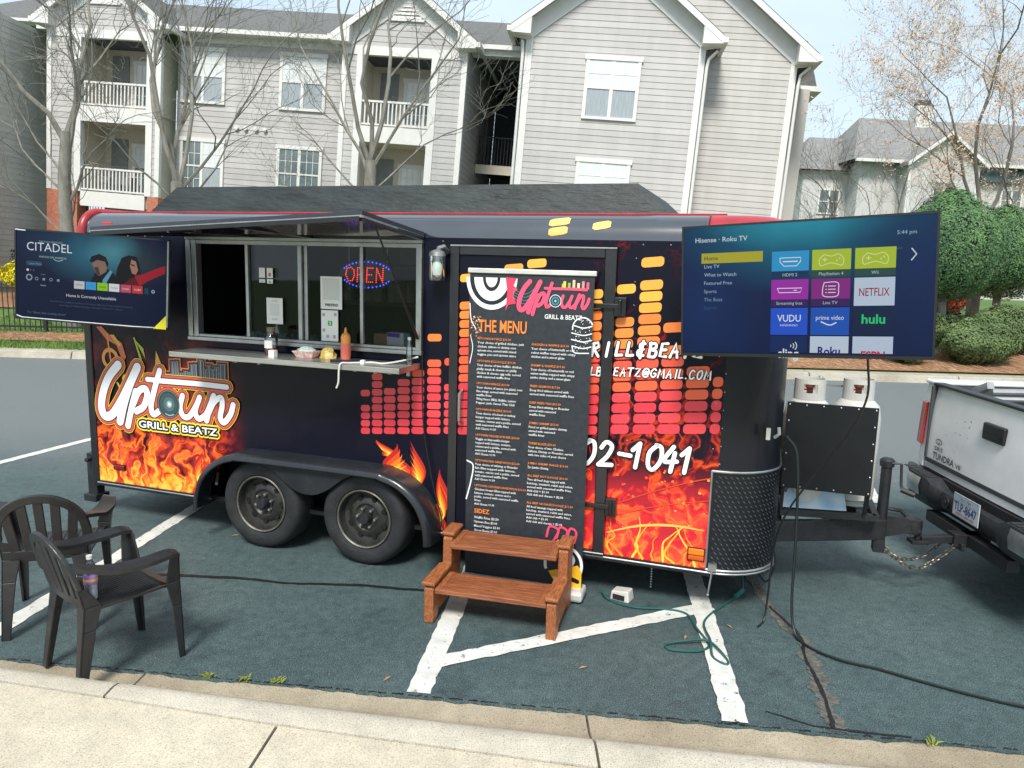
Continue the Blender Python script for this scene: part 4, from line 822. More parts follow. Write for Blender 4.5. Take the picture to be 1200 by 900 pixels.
    s_.text(E('dfe6ea'), 'Home Is Currently Unavailable', *U(.50, .725), .021, 'CENTER'); s_.text(E('4e6074'), 'Your Fire TV is unable to connect to the server right now. If the problem persists try', *U(.50, .80), .0125, 'CENTER'); s_.text(E('4e6074'), 'restarting your device by going to Settings > My Fire TV > Restart', *U(.50, .838), .0125, 'CENTER')
    s_.text(E('5f7a8c'), 'Try "Alexa, find cooking shows"', *U(.07, .95), .016)
TVL = screen('television', (-3.027, 5.469, 1.94), -1.5, -1.3, -2.95, 1.11, .645, 'flat television showing a film advert, mounted at the left end of the trailer', left_pic)
s = MB().poly([(.548, -.0055, -.315), (.548, -.0055, -.215), (.455, -.0055, -.315)]); s.build('sticker', pm('e8dc1e'), TVL)
s = MB().tube([(-.54, -.007, -.295), (-.50, -.008, -.308), (.30, -.007, -.312), (.47, -.006, -.308)], .004, 5); MB().tube([(-.545, -.007, .312), (-.47, -.008, .309)], .005, 5).build('film_corner', mat('peeling film', (.5, .53, .56), .3), TVL); s.build('film_edge', mat('peeling film', (.5, .53, .56), .3), TVL)
MB().tube([(.30, .07, 0), (.36, .20, 0), (.45, .34, 0)], .025, 8).box(.20, .40, .05, .075, -.1, .1).build('wall_arm', DKM, TVL)
MB().tube([(.552, .0, -.30), (.552, .0, .31)], .006, 6).build('edge_strip', ALU, TVL)

# ---------------------------------------------------------------- right television
def right_pic(s_, w_, h_):
    s_.rect(gradbg('right screen', [(.0, .33, .75, .36, '177a94'), (-.02, .36, .5, .16, '2a9ab0'), (.5, .1, .4, .5, '0c2a58'), (-.5, -.1, .35, .45, '0b2c60')], w_, h_, ES), 0, 0, w_, h_)
    E = lambda c: em(c, ES); U = lambda x, y: (x * w_, h_ - y * h_)
    s_.text(E('dceaf0'), 'Hisense · Roku TV', *U(.052, .118), .026, bold=.004); s_.text(E('9cc4d4'), '5:44 pm', *U(.93, .13), .019, 'RIGHT'); s_.text(E('3c7090'), '12 more', *U(.88, .235), .012, 'RIGHT')
    s_.rect(E('b8b030'), *U(.08, .285), *U(.345, .205)); s_.text(E('22304a'), 'Home', *U(.093, .26), .021, bold=.006)
    for i, (tx, c) in enumerate((('Live TV', 'b9d2e0'), ('What to Watch', 'b0cada'), ('Featured Free', 'a2c0d2'), ('Sports', '93b4c8'), ('The Buzz', '7c9fb6'), ('Search', '2c557c'))): s_.text(E(c), tx, *U(.093, .323 + .0655 * i), .019)
    x0s, yw = (.383, .545, .71), .150
    T_ = [('2f9fd8', '14365c', 'HDMI 2'), ('b4cc34', '2c5048', 'PlayStation 4'), ('b4cc34', '2c5048', 'Wii'), ('a62cb0', '3a2060', 'Streaming box'), ('8c2888', '3a2060', 'Live TV'), ('c2d4e6', None, ''), ('2258d8', None, ''), ('1c58c0', None, ''), ('0d2448', None, ''), ('0f2a60', None, ''), ('c6d6e8', None, ''), ('c2d2e6', None, '')]
    for i, (c, lo, tx) in enumerate(T_):
        x0 = x0s[i % 3]; r_ = i // 3; y0 = .215 + .215 * r_; y1 = min(y0 + .205, .985)
        s_.rect(E(c), *U(x0, y1 if not lo else y0 + .15), *U(x0 + yw, y0))
        if lo: s_.rect(E(lo), *U(x0, y0 + .205), *U(x0 + yw, y0 + .15)); s_.text(E('c0d4e2'), tx, *U(x0 + yw / 2, y0 + .19), .016, 'CENTER')
        cx, cy_ = U(x0 + yw / 2, y0 + .08); wq = E('e8f0f6')
        if i == 0: s_.stroke(wq, [(cx - .05, cy_ + .02), (cx + .05, cy_ + .02), (cx + .05, cy_), (cx + .03, cy_ - .022), (cx - .03, cy_ - .022), (cx - .05, cy_), (cx - .05, cy_ + .02)], .004, smooth=False); s_.rect(wq, cx - .036, cy_ - .002, cx + .036, cy_ + .004)
        if i in (1, 2):
            s_.stroke(E('e4ecae'), [(cx - .035, cy_ + .028), (cx, cy_ + .020), (cx + .035, cy_ + .028), (cx + .056, cy_ + .005), (cx + .05, cy_ - .026), (cx + .02, cy_ - .018), (cx, cy_ - .014), (cx - .02, cy_ - .018), (cx - .05, cy_ - .026), (cx - .056, cy_ + .005), (cx - .035, cy_ + .028)], .004)
            s_.rect(E('e4ecae'), cx - .040, cy_ + .001, cx - .020, cy_ + .006); s_.rect(E('e4ecae'), cx - .0325, cy_ - .006, cx - .0275, cy_ + .013); s_.disc(E('e4ecae'), cx + .025, cy_ - .002, .004, 8); s_.disc(E('e4ecae'), cx + .038, cy_ + .008, .004, 8)
        if i == 3: s_.stroke(wq, [(cx - .06, cy_ + .01), (cx + .06, cy_ + .01), (cx + .052, cy_ - .012), (cx - .052, cy_ - .012), (cx - .06, cy_ + .01)], .004, smooth=False); s_.rect(wq, cx + .02, cy_ - .003, cx + .035, cy_ + .001)
        if i == 4:
            s_.stroke(wq, [(cx - .03, cy_ + .034), (cx + .03, cy_ + .034), (cx + .037, cy_), (cx + .03, cy_ - .034), (cx - .03, cy_ - .034), (cx - .037, cy_), (cx - .03, cy_ + .034)], .004)
            for dy in (-.016, 0, .016): s_.rect(wq, cx - .012, cy_ + dy - .002, cx + .024, cy_ + dy + .002); s_.rect(wq, cx - .024, cy_ + dy - .002, cx - .018, cy_ + dy + .002)
        if i == 5: s_.text(E('a01c26'), 'NETFLIX', cx, cy_ - .036, .040, 'CENTER', wid=.135, bold=.01)
        if i == 6: s_.text(wq, 'VUDU', cx, cy_ - .016, .036, 'CENTER', wid=.115, bold=.01); s_.text(wq, 'FANDANGO', cx, cy_ - .040, .011, 'CENTER', wid=.085)
        if i == 7: s_.text(wq, 'prime video', cx, cy_ - .008, .024, 'CENTER', wid=.13); s_.stroke(wq, [(cx - .04, cy_ - .018), (cx, cy_ - .034), (cx + .03, cy_ - .022)], .006)
        if i == 8: s_.text(E('2fd07c'), 'hulu', cx, cy_ - .026, .045, 'CENTER', wid=.105, bold=.025)
        if i == 9:
            s_.text(wq, 'sling', cx, cy_ - .058, .048, 'CENTER', wid=.10, bold=.02)
            for k_ in range(3): s_.ring(wq, cx + .005 + .004 * k_, cy_ + .004, .006 + .010 * k_, .010 + .010 * k_, 8, -45, 45)
        if i == 10: s_.text(E('3a1c78'), 'Roku', cx, cy_ - .042, .044, 'CENTER', wid=.105, bold=.03)
        if i == 11: s_.text(E('c02838'), 'ESPN', cx, cy_ - .058, .040, 'CENTER', wid=.115, bold=.03, shear=.2)
    s_.rect(em('0a1a3c', ES), 0, 0, w_, .010 * h_)
    s_.stroke(E('cfe2ec'), [U(.915, .235), U(.932, .275), U(.915, .315)], .006, smooth=False)
TVR = screen('television', (1.455, 3.906, 2.038), -28.2, -1.6, 3.5, 1.225, .70, 'large flat television showing a streaming menu of app tiles, mounted by the trailer nose', right_pic)
MB().tube([(-.28, .06, -.05), (-.40, .20, -.05), (-.30, .42, -.05), (-.12, .60, -.05)], .026, 8).box(-.36, -.10, .05, .085, -.16, .10).build('wall_arm', DKM, TVR)
# hanging video cable
o = MB().tube(catmull([(1.80, 3.83, 1.70), (1.83, 3.86, 1.5), (1.80, 3.95, 1.3), (1.72, 4.1, 1.05), (1.62, 4.25, .75), (1.60, 4.36, .5), (1.60, 4.40, .16), (1.58, 4.38, .012), (1.52, 4.30, .01)], 6), .006, 6).build('hanging_cable', mat('black cable', (.008, .009, .010), .45, var=0), smooth=True)
tag(o, 'thin black cable hanging down from behind the large television', 'cable')
# ---------------------------------------------------------------- things at the serving window (placed in trailer coordinates)
TM = Matrix.Translation(TR.location) @ Matrix.Rotation(R(-18.6), 4, 'Z')
def at_tr(o, x, y, z, rz=0):
    o.matrix_world = TM @ Matrix.Translation((x, y, z)) @ Matrix.Rotation(rz, 4, 'Z'); return o
op = empty('open_sign', label='oval light-up OPEN sign with red letters and blue dots behind the window', cat='sign'); at_tr(op, -.085, .10, 2.028)
MB().lathe([(.0, .004), (.22, .004), (.22, .016), (.0, .016)], (0, 0, 0), 'y', 36, caps=False).build('sign_board', mat('sign black', (.006, .006, .008), .3, var=0), op); op.children[0].scale = (1, 1, .46)
s = Sheet((0, .0, 0), RX, RZ, .00005); RDL, BLL = em('ff3428', 1.6), em('3a50ff', 1.8)
def dots(P, c, gap=.0125, r_=.0045):
    for a, b in zip(P, P[1:]):
        L = math.hypot(b[0] - a[0], b[1] - a[1]); k = max(1, int(L / gap))
        for i in range(k + 1): s.disc(c, a[0] + (b[0] - a[0]) * i / k, a[1] + (b[1] - a[1]) * i / k, r_, 7)
dots([(-.165, .0), (-.155, .04), (-.125, .048), (-.10, .03), (-.098, -.01), (-.115, -.045), (-.145, -.045), (-.165, -.005)], RDL)
dots([(-.075, -.05), (-.07, .045), (-.03, .045), (-.02, .02), (-.035, .0), (-.07, -.002)], RDL); dots([(.05, .046), (.005, .046), (.0, -.05), (.046, -.05)], RDL); dots([(.002, .0), (.038, .0)], RDL); dots([(.075, -.05), (.08, .046), (.125, -.048), (.13, .046)], RDL)
for i in range(14):
    a = R(28 + 124 * i / 13); s.disc(BLL, .195 * math.cos(a), .088 * math.sin(a), .006, 8); s.disc(BLL, .195 * math.cos(a), -.088 * math.sin(a), .006, 8)
s.build1('led_letters', op)
MB().tube([(-.15, .02, .09), (-.15, .02, .19)], .002, 4).tube([(.15, .02, .09), (.15, .02, .19)], .002, 4).build('hanger', ALU, op)
PAPER = mat('white paper', (.82, .82, .80), .7, var=.04)
def sheet_sign(x, z, w_, h_, y, label, fn=None, m=PAPER, cat='paper sign', thick=.0012):
    r_ = empty('paper_sign', label=label, cat=cat); at_tr(r_, x, y, z); B1(-w_ / 2, w_ / 2, 0, thick, 0, h_).build('sheet', m, r_)
    if fn: q = Sheet((-w_ / 2, -.0003, 0), RX, RZ, .0001); fn(q, w_, h_); q.build1('printing', r_)
    return r_
def qrless(q, w_, h_): q.rect(pm('d8dad8'), w_ * .2, h_ * .32, w_ * .8, h_ * .78); q.text(pm('50545c'), 'PAY HERE', w_ / 2, h_ * .86, .008, 'CENTER'); q.text(pm('50545c'), 'SCAN', w_ / 2, h_ * .16, .012, 'CENTER')
PY = -.0115
sheet_sign(-.765, 1.66, .135, .185, PY, 'white payment sheet on the glass above the red drink jar', qrless)
def venmo(q, w_, h_): q.rect(pm('d2d4d2'), w_ * .1, h_ * .28, w_ * .9, h_ * .94); q.text(pm('22262c'), 'venmo', w_ / 2, h_ * .09, .028, 'CENTER', bold=.03, wid=w_ * .62)
sheet_sign(-.30, 1.785, .17, .225, PY, 'white sheet reading venmo on the glass below the OPEN sign', venmo)
def cash(q, w_, h_): q.rrect(pm('2fa84a'), w_ * .40, h_ * .50, w_ * .66, h_ * .66, .006); q.text(pm('e8f4ea'), '$', w_ * .53, h_ * .54, .022, 'CENTER'); [q.rect(pm('a8acac'), w_ * a, h_ * b, w_ * (a + .16), h_ * (b + .1)) for a, b in ((.08, .80), (.76, .82), (.08, .3), (.7, .1), (.3, .1))]
sheet_sign(-.315, 1.562, .135, .215, PY, 'white sheet with green dollar badge taped under the venmo sheet', cash)
for x, z, w_, h_, c in ((-.865, 1.985, .05, .07, None), (-.80, 1.985, .05, .07, 'c05a62'), (-.865, 1.95, .05, .024, 'b8bcbc'), (-.80, 1.945, .05, .032, '58a8a0')):
    sheet_sign(x, z, w_, h_, PY, {None: 'small plain white sticker at the top left of the four on the window', 'b8bcbc': 'shortest white sticker at the bottom left of the four on the window', 'c05a62': 'small white sticker with a red mark on the window', '58a8a0': 'small white sticker with a teal mark on the window'}[c], (lambda q, a, b, c=c: q.rect(pm(c), a * .3, b * .15, a * .7, b * .5)) if c else None, cat='sticker')['group'] = 'small stickers on the window'
def item(name, label, cat, x, y, z, rz=0): return at_tr(empty(name, label=label, cat=cat), x, y, z, rz)
CT = 1.4565
# red drink jar
g = item('drink_jar', 'clear glass jar with red drink and brown lid on the counter', 'jar', -.72, -.12, CT)
MB().lathe([(.0, .001), (.042, .001), (.046, .02), (.046, .105), (.036, .13), (.027, .142), (.027, .16)], (0, 0, 0), 'z', 22, caps=False).build('jar_glass', glass('clear jar', (.93, .95, .95), .12), g, smooth=True)
MB().lathe([(.0, .004), (.040, .004), (.0435, .02), (.0435, .05), (.0, .05)], (0, 0, 0), 'z', 20, caps=False).build('drink', mat('red drink', (.45, .03, .05), .2), g, smooth=True)
MB().lathe([(.0, .188), (.029, .188), (.030, .16), (.0, .16)], (0, 0, 0), 'z', 18, caps=False).build('lid', mat('brown lid', (.22, .14, .08), .5), g)
MB().add([(.0472 * math.sin(a), -.0472 * math.cos(a), z) for z in (.045, .10) for a in [R(-45 + 11 * i) for i in range(9)]], [(i, i + 1, 10 + i, 9 + i) for i in range(8)]).build('jar_label', PAPER, g)
# food tray with crumpled paper
def crumple(name, m, par, rx, ry, h, seed, z0=0):
    q = random.Random(seed); V = []; F = []; n_, m_ = 12, 5
    for j in range(m_ + 1):
        for i in range(n_): a = 2 * math.pi * i / n_; t = j / m_; k = math.cos(t * 1.5) * q.uniform(.82, 1.12); V.append((rx * k * math.cos(a), ry * k * math.sin(a), z0 + h * math.sin(t * 1.5) * q.uniform(.82, 1.1)))
    for j in range(m_):
        for i in range(n_): F.append((j * n_ + i, j * n_ + (i + 1) % n_, (j + 1) * n_ + (i + 1) % n_, (j + 1) * n_ + i))
    F.append(tuple(m_ * n_ + i for i in range(n_))); return MB().add(V, F).build(name, m, par)
g = item('food_tray', 'red and white paper food tray on the serving counter', 'food tray', -.41, -.15, CT)
MB().hexa([(-.06, -.035, 0), (.06, -.035, 0), (.06, .035, 0), (-.06, .035, 0), (-.085, -.055, .045), (.085, -.055, .045), (.085, .055, .045), (-.085, .055, .045)]).build('tray', mat('checked tray', (.60, .58, .56), .6, c2=(.58, .22, .20), vs=60, detail=0), g)
crumple('crumpled_paper', mat('pale tissue', (.52, .62, .58), .7), g, .07, .045, .03, 4, .045)
g = item('wrapped_food', 'yellow wrapped snack beside the food tray', 'snack', -.265, -.11, CT); crumple('wrapper', mat('yellow wrapper', (.55, .36, .03), .35, c2=(.75, .60, .25), vs=30), g, .062, .05, .075, 9)
g = item('sauce_bottle', 'orange and red squeeze bottle standing on the counter', 'bottle', -.135, -.10, CT)
MB().lathe([(.0, 0), (.033, 0), (.035, .02), (.035, .095), (.032, .11)], (0, 0, 0), 'z', 20, caps=False).build('sauce', mat('ketchup', (.62, .14, .10), .35), g, smooth=True)
MB().lathe([(.032, .11), (.033, .15), (.026, .17), (.012, .18), (.006, .215), (0, .216)], (0, 0, 0), 'z', 18, caps=False).build('squeeze_top', mat('orange top', (.70, .28, .06), .4), g, smooth=True)
g = item('paper_cube', 'small white cube of paper on the counter by the jar', 'paper', -.62, -.24, CT); B1(-.022, .022, -.02, .02, 0, .045).build('paper_stack', PAPER, g)
g = item('pen_tray', 'dark pen and clips lying on the counter edge', 'pen', -.06, -.25, CT, .1); MB().box(-.09, .06, -.018, .012, 0, .016).tube([(.06, -.01, .012), (.12, -.01, .012)], .01, 6).build('pen', mat('dark plastic', (.012, .013, .02), .3), g); B1(.125, .15, -.02, .01, 0, .022).build('clip', PAPER, g)
g = item('flyer_box', 'white box of flyers with a purple stripe behind the glass', 'box', .12, .20, 1.4355, -.25); MB().hexa([(-.08, -.04, 0), (.08, -.04, 0), (.08, .04, 0), (-.08, .04, 0), (-.105, -.02, .19), (.05, -.02, .19), (.05, .05, .19), (-.105, .05, .19)]).build('carton', mat('white carton', (.62, .61, .62), .6, var=.05), g); MB().poly([(-.098, -.0235, .16), (.02, -.0235, .16), (.02, -.0215, .188), (-.104, -.0215, .188)]).build('stripe', pm('6a3fb0'), g)
g = item('cardboard_box', 'small brown cardboard box behind the glass', 'box', -.05, .30, 1.4355); B1(-.07, .06, -.04, .05, 0, .17).build('carton', mat('cardboard', (.30, .17, .08), .7), g)
g = item('napkin', 'folded white napkin standing behind the left glass', 'napkin', -.98, .30, 1.4355); MB().prism([(-.05, 0, 0), (.06, 0, 0), (.0, 0, .20)], (0, .03, 0)).build('napkin_fold', PAPER, g)
g = item('cup_stack', 'white cup beside the cardboard box behind the glass', 'cup', -.46, .22, 1.4355); MB().lathe([(.03, 0), (.042, .17), (0, .17)], (0, 0, 0), 'z', 16).build('cup', mat('white cup', (.60, .56, .52), .5), g, smooth=True)
g = item('water_bottle', 'small clear bottle at the right end of the window frame', 'bottle', .36, -.13, CT); MB().lathe([(.0, .0), (.021, 0), (.022, .1), (.012, .14), (.010, .16), (0, .16)], (0, 0, 0), 'z', 14).build('bottle_body', glass('clear bottle', (.80, .87, .90), .14), g, smooth=True); MB().lathe([(.012, .16), (.012, .18), (0, .18)], (0, 0, 0), 'z', 10).build('cap', pm('9aa4ac'), g)
o = MB().tube(catmull([(.39, -.06, 1.50), (.30, -.12, 1.475), (.22, -.22, 1.463), (.12, -.20, 1.462), (.02, -.30, 1.463), (-.02, -.35, 1.463), (-.03, -.36, 1.42), (-.035, -.36, 1.34), (-.05, -.36, 1.30)], 6), .006, 6).build('charging_cable', mat('white cable', (.66, .66, .63), .5, var=.05), smooth=True); o.matrix_world = TM; tag(o, 'white charging cable lying over the counter end and hanging off', 'cable')
o = MB().tube(catmull([(.40, -.03, 1.95), (.405, -.03, 1.6), (.41, -.03, 1.2), (.43, -.03, .95), (.50, -.03, .6), (.56, -.04, .42), (.58, -.06, .35), (.62, -.05, .29), (.66, .10, .20)], 6), .005, 6).build('wall_cable', mat('black cable', (0, 0, 0)), smooth=True); o.matrix_world = TM; tag(o, 'thin dark cable running down the trailer side left of the door', 'cable')

# ---------------------------------------------------------------- roll-up menu banner
BN = empty('menu_banner', (.10, 4.725, 0), R(-15.5), 'tall black roll-up banner printed with the food menu in front of the trailer door', 'banner')
BN.scale = (.955, 1, 1); BW, BH, BB = .83, 2.0, .075
NAVY = mat('banner black', (.012, .016, .024), .55, c2=(.022, .028, .036), vs=30)
V = []; nz_ = 24
def bow(z): return -.012 * math.sin(math.pi * z / BH)
for k in range(nz_ + 1):
    z = BB + BH * k / nz_; V += [(-BW / 2, bow(z - BB), z), (BW / 2, bow(z - BB), z)]
MB().add(V, [(2 * i, 2 * i + 1, 2 * i + 3, 2 * i + 2) for i in range(nz_)]).build('banner_sheet', NAVY, BN, smooth=True)
MB().box(-BW / 2 - .012, BW / 2 + .012, -.012, .014, BB + BH - .008, BB + BH + .022).build('top_rail', mat('silver rail', (.62, .62, .60), .4, metal=.3), BN, bevel=.004)
MB().box(-BW / 2 - .02, BW / 2 + .02, -.085, .085, .014, .082).build('base', mat('silver rail', (0, 0, 0)), BN, bevel=.02)
MB().tube([(0, .03, .07), (0, .03, BB + BH)], .009, 8).build('support_pole', ALU, BN)
for x in (-.3, .3): B1(x - .03, x + .03, -.13, .13, 0, .013).build('foot', ALU, BN)
bs_ = Sheet((-BW / 2, -.0005, BB), RX, RZ, .00003)
class BowSheet(Sheet):
    def put(s, m, vs_, fs, lift=None):
        k0 = len(s.by.get(m.name, (0, MB()))[1].v); super().put(m, vs_, fs, lift); b = s.by[m.name][1]
        for i in range(k0, len(b.v)): x, y, z = b.v[i]; b.v[i] = (x, y + bow(z - BB) - .0005, z)
b_ = BowSheet((-BW / 2, -.0005, BB), RX, RZ, .00003)
OR, WT = pm('e8823a'), pm('e6e8ea'); U = lambda x, y: (x * BW, BH * (1 - y))
# speaker cone and pink burst at the top left, logo, burger and pan drawings
for c, a, b2 in (('e6e8ea', .175, .20), ('12181f', .150, .17), ('e6e8ea', .120, .145), ('12181f', .06, .085), ('e6e8ea', .04, .06)): b_.ring(pm(c), .15, BH - .035, .0, a if c == '12181f' else a, 22, 180, 360, b2 / a)
b_.stroke(WT, [(.004, BH - .20), (.015, BH - .30), (.05, BH - .36)], .006); b_.stroke(WT, [(.012, BH - .40), (.03, BH - .48), (.012, BH - .58)], .005); b_.stroke(WT, [(.006, BH - 1.22), (.05, BH - 1.25), (.035, BH - 1.36), (.004, BH - 1.48)], .009)
for i in range(60): b_.disc(pm(rnd.choice(('d89a5a', 'b8703a', 'e6e8ea'))), rnd.uniform(.01, .09), BH - rnd.uniform(.28, .42), rnd.uniform(.002, .006), 6)
b_.poly(pm('d83a58'), [(.245, BH - .03), (.32, BH - .035), (.30, BH - .08), (.33, BH - .10), (.30, BH - .13), (.32, BH - .19), (.27, BH - .20), (.25, BH - .24), (.26, BH - .12)])
for k in range(4): b_.stroke(pm('4f8f98'), [(.30, BH - .10 - .018 * k), (.38, BH - .13 - .02 * k), (.45, BH - .09 - .02 * k)], .003)
lt = lambda p: ((p[0] + 2.43) * .362 + .335, (p[1] - .79) * .42 + BH - .25)
for i, (a, h, c) in enumerate(((.02, .05, '9fb83c'), (.03, .075, 'd8c84a'), (.06, .06, '8fb04a'), (.09, .09, 'd8b8a0'), (.12, .06, 'e6c8a8'), (.15, .08, 'c88a8a'), (.18, .07, 'd85a78'))): b_.rect(pm(c), .60 + a, BH - .088, .617 + a, BH - .088 + h * .6)
logo(b_, lt, .42, 'e84f72', [], False)
p = lt((-1.747, .993))
for c, r_ in (('e0dce8', .039), ('17202a', .035), ('3c7f88', .027), ('1a2a34', .016), ('8fd0d0', .007)): b_.disc(pm(c), p[0], p[1], r_, 20)
b_.text(WT, 'GRILL & BEATZ', .515, BH - .275, .028, wid=.245, bold=.012)
b_.text(OR, 'THE MENU', .068, BH - .375, .078, wid=.33, bold=.018)
bx, bz_ = .772, BH - .375
for k, (dy, rx) in enumerate(((.065, .060), (.02, .075), (-.02, .075), (-.06, .068))): b_.stroke(WT, [(bx - rx, bz_ + dy), (bx, bz_ + dy - .012), (min(BW - .004, bx + rx), bz_ + dy)], .007)
b_.ring(WT, bx - .004, bz_ + .05, .062, .070, 16, 20, 190); b_.stroke(WT, [(bx - .07, bz_ - .06), (bx - .05, bz_ - .10), (bx + .04, bz_ - .10)], .007)
for i in range(40): b_.disc(WT, bx + rnd.uniform(-.055, .045), bz_ + rnd.uniform(-.09, .10), .003, 6)
LC = [('UPTOWN BOWLZ $16.00', ['Your choice of grilled chicken, jerk', 'chicken, salmon or shrimp over', 'uptown rice, served with mixed', 'veggies, pico and uptown sauce']), ('UPTOWN EGG ROLLZ $10.00', ['Your choice of two buffalo chicken,', 'philly steak & cheese or philly', 'chicken & cheese egg rolls, served', 'with seasoned waffle fries']), ('UPTOWN WINGZ $10.00', ['Your choice of sauce (or plain) over', 'five wings, served with seasoned', 'waffle fries', 'Wing Sauce: BBQ, Buffalo, Lemon', 'Pepper, Jerk, Sweet Thai Chili']),
      ('UPTOWN BURGERZ $10.00', ['Your choice of a beef or turkey', 'burger topped with lettuce,', 'tomato, onions and a pickle, served', 'with seasoned waffle fries', 'Add Cheese +1.00']), ('UPTOWN VEGGIE BURGER $10.00', ['Veggie or Impossible burger', 'topped with lettuce, tomato,', 'onions and a pickle, served with', 'seasoned waffle fries', 'Add Cheese +1.00']), ('UPTOWN FISH SANDWICH $12.00', ['Your choice of whiting or flounder', 'fish fillet topped with lettuce,', 'tomato, onions and a pickle, served', 'with seasoned waffle fries', 'Add Cheese +1.00']), ('UPTOWN CHICKEN SANDWICH $10.00', ['Chicken breast fillet topped with', 'lettuce, tomato, onions and a', 'pickle, served with seasoned waffle', 'fries', 'Add Cheese +1.00'])]
RCl = [('CHICKEN & WAFFLE $15.00', ['Your choice of buttermilk or red', 'velvet waffles topped with crispy', 'chicken and a sweet glaze']), ('SHRIMP & WAFFLE $15.00', ['Your choice of buttermilk or red', 'velvet waffles topped with crispy', 'jumbo shrimp and a sweet glaze']), ('FRIED SALMON $17.00', ['Deep fried salmon served with', 'served with seasoned waffle fries']), ('DEEP FRIED FISH $15.00', ['Deep fried whiting or flounder', 'served with seasoned', 'waffle fries']), ('JUMBO SHRIMP $15.00', ['Fried or grilled jumbo shrimp', 'served with seasoned', 'waffle fries']),
       ('THREE BLAZE $20.00', ['Your choice of two Chicken,', 'Salmon, Shrimp or Flounder, served', 'with two sides of your choice']), ('JUMBO SHRIMP SNACK $10.00', ['7pc Jumbo Shrimp']), ('ALL BEEF HOT DOGGZ $10.00', ['Two all beef dogs topped with', 'ketchup, mustard, relish and onion,', 'served with seasoned waffle fries,', 'Add chili + $1.00', 'Add chili and cheese + $2.00']), ('ALL BEEF SAUSAGE DOGGZ $11.00', ['All beef sausage topped with', 'ketchup, mustard, relish and onion,', 'served with seasoned waffle fries,', 'Add chili + $1.00', 'Add chili and cheese + $2.00'])]
def column(items, x, y, gap, lead, h):
    for hd, ls in items:
        b_.text(OR, hd, x, y, h * .95, bold=.01, res=1); y -= lead * 1.05
        for l in ls: b_.text(WT, l, x, y, h, wid=len(l) * .0089, bold=.006, res=1); y -= lead
        y -= gap
    return y
y = column(LC, .065, BH - .425, .0185, .0248, .0155)
b_.text(OR, 'SIDEZ', .065, y - .012, .030, bold=.02); y -= .05
for l in ('Waffle Fries $3.50', 'Uptown Rice $3.00', 'Mixed Veggies $3.00', 'Green Beanz $3.00', 'Onion Ringz $3.00', 'Corn on the Cob'): b_.text(WT, l, .065, y, .017, wid=len(l) * .0098, bold=.006, res=1); y -= .0292
b_.rect(WT, .235, y + .029, .31, y + .046)
column(RCl, .435, BH - .445, .030, .0248, .0155)
for k in range(3):
    b_.stroke(pm('d8466a'), [(.58 + .07 * k, .33), (.60 + .07 * k, .40), (.66 + .06 * k, .38), (.63 + .07 * k, .31)], .016); b_.stroke(pm('f09a3a'), [(.60 + .06 * k, .30), (.63 + .06 * k, .25), (.66 + .05 * k, .31)], .018)
b_.ring(WT, .70, .155, .115, .135, 26, -40, 200); b_.ring(pm('10151c'), .70, .155, .07, .114, 26, -40, 200); b_.disc(pm('c8d4dc'), .73, .19, .05, 18)
b_.poly(pm('f0b428'), [(.60, .10), (.80, .16), (.826, .12), (.826, -.0), (.66, .0)]); b_.stroke(pm('10151c'), [(.66, .14), (.72, .08), (.80, .05)], .03); b_.stroke(WT, [(.64, .06), (.70, .0), (.78, -.0)], .016)
for k in range(4): b_.stroke(pm('c8ced4'), [(.42 + .03 * k, .30), (.44 + .03 * k, .20)], .003); b_.stroke(pm('c8ced4'), [(.41, .28 - .025 * k), (.54, .27 - .025 * k)], .003)
b_.build1('menu_print', BN)

# ---------------------------------------------------------------- wooden steps
ST = empty('wooden_steps', (-.49, 4.255, 0), R(-14.0), 'two-tread reddish wooden steps standing below the trailer door', 'steps')
WOOD = mat('stained wood', (.12, .032, .012), .5, c2=(.36, .12, .045), vs=5, stretch=(1.2, 30, 30), bump=.5, bs=7, detail=9)
WOODS = mat('stained wood sides', (.15, .040, .014), .5, c2=(.42, .15, .05), vs=5, stretch=(26, 3, 9), bump=.45, bs=7, detail=9)
SW = .80
for x in (0, SW - .06):
    pr_ = [(x, .0, 0), (x, .07, 0), (x, .10, .05), (x, .40, .05), (x, .43, 0), (x, .52, 0), (x, .52, .40), (x, .49, .425), (x, .36, .425), (x, .335, .41), (x, .33, .25), (x, .30, .235), (x, .03, .235), (x, .0, .215)]
    MB().prism(pr_, (.06, 0, 0)).build('side_board', WOODS, ST, bevel=.008)
    B1(x - .012, x + .072, -.012, .31, .236, .262).build('hand_cap', WOODS, ST, bevel=.009); B1(x - .012, x + .072, .335, .53, .426, .450).build('hand_cap', WOODS, ST, bevel=.009)
for y0, z in ((.03, .185), (.30, .365)):
    tr_ = B1(.062, SW - .062, y0 - .02, y0 + .25, z, z + .032).build('tread', WOOD, ST, bevel=.006)
    gv = MB()
    for k in range(9): gv.box(.12, SW - .12, y0 + .022 + .024 * k, y0 + .030 + .024 * k, z + .0322, z + .0345)
    gv.build('grip_ridges', WOOD, tr_); [B1(xb, xb + .041, y0 - .018, y0 + .245, z + .0325, z + .036).build('end_batten', WOODS, tr_) for xb in (.064, SW - .105)]
MB().box(.062, SW - .062, .44, .46, .05, .12).build('brace', WOODS, ST)

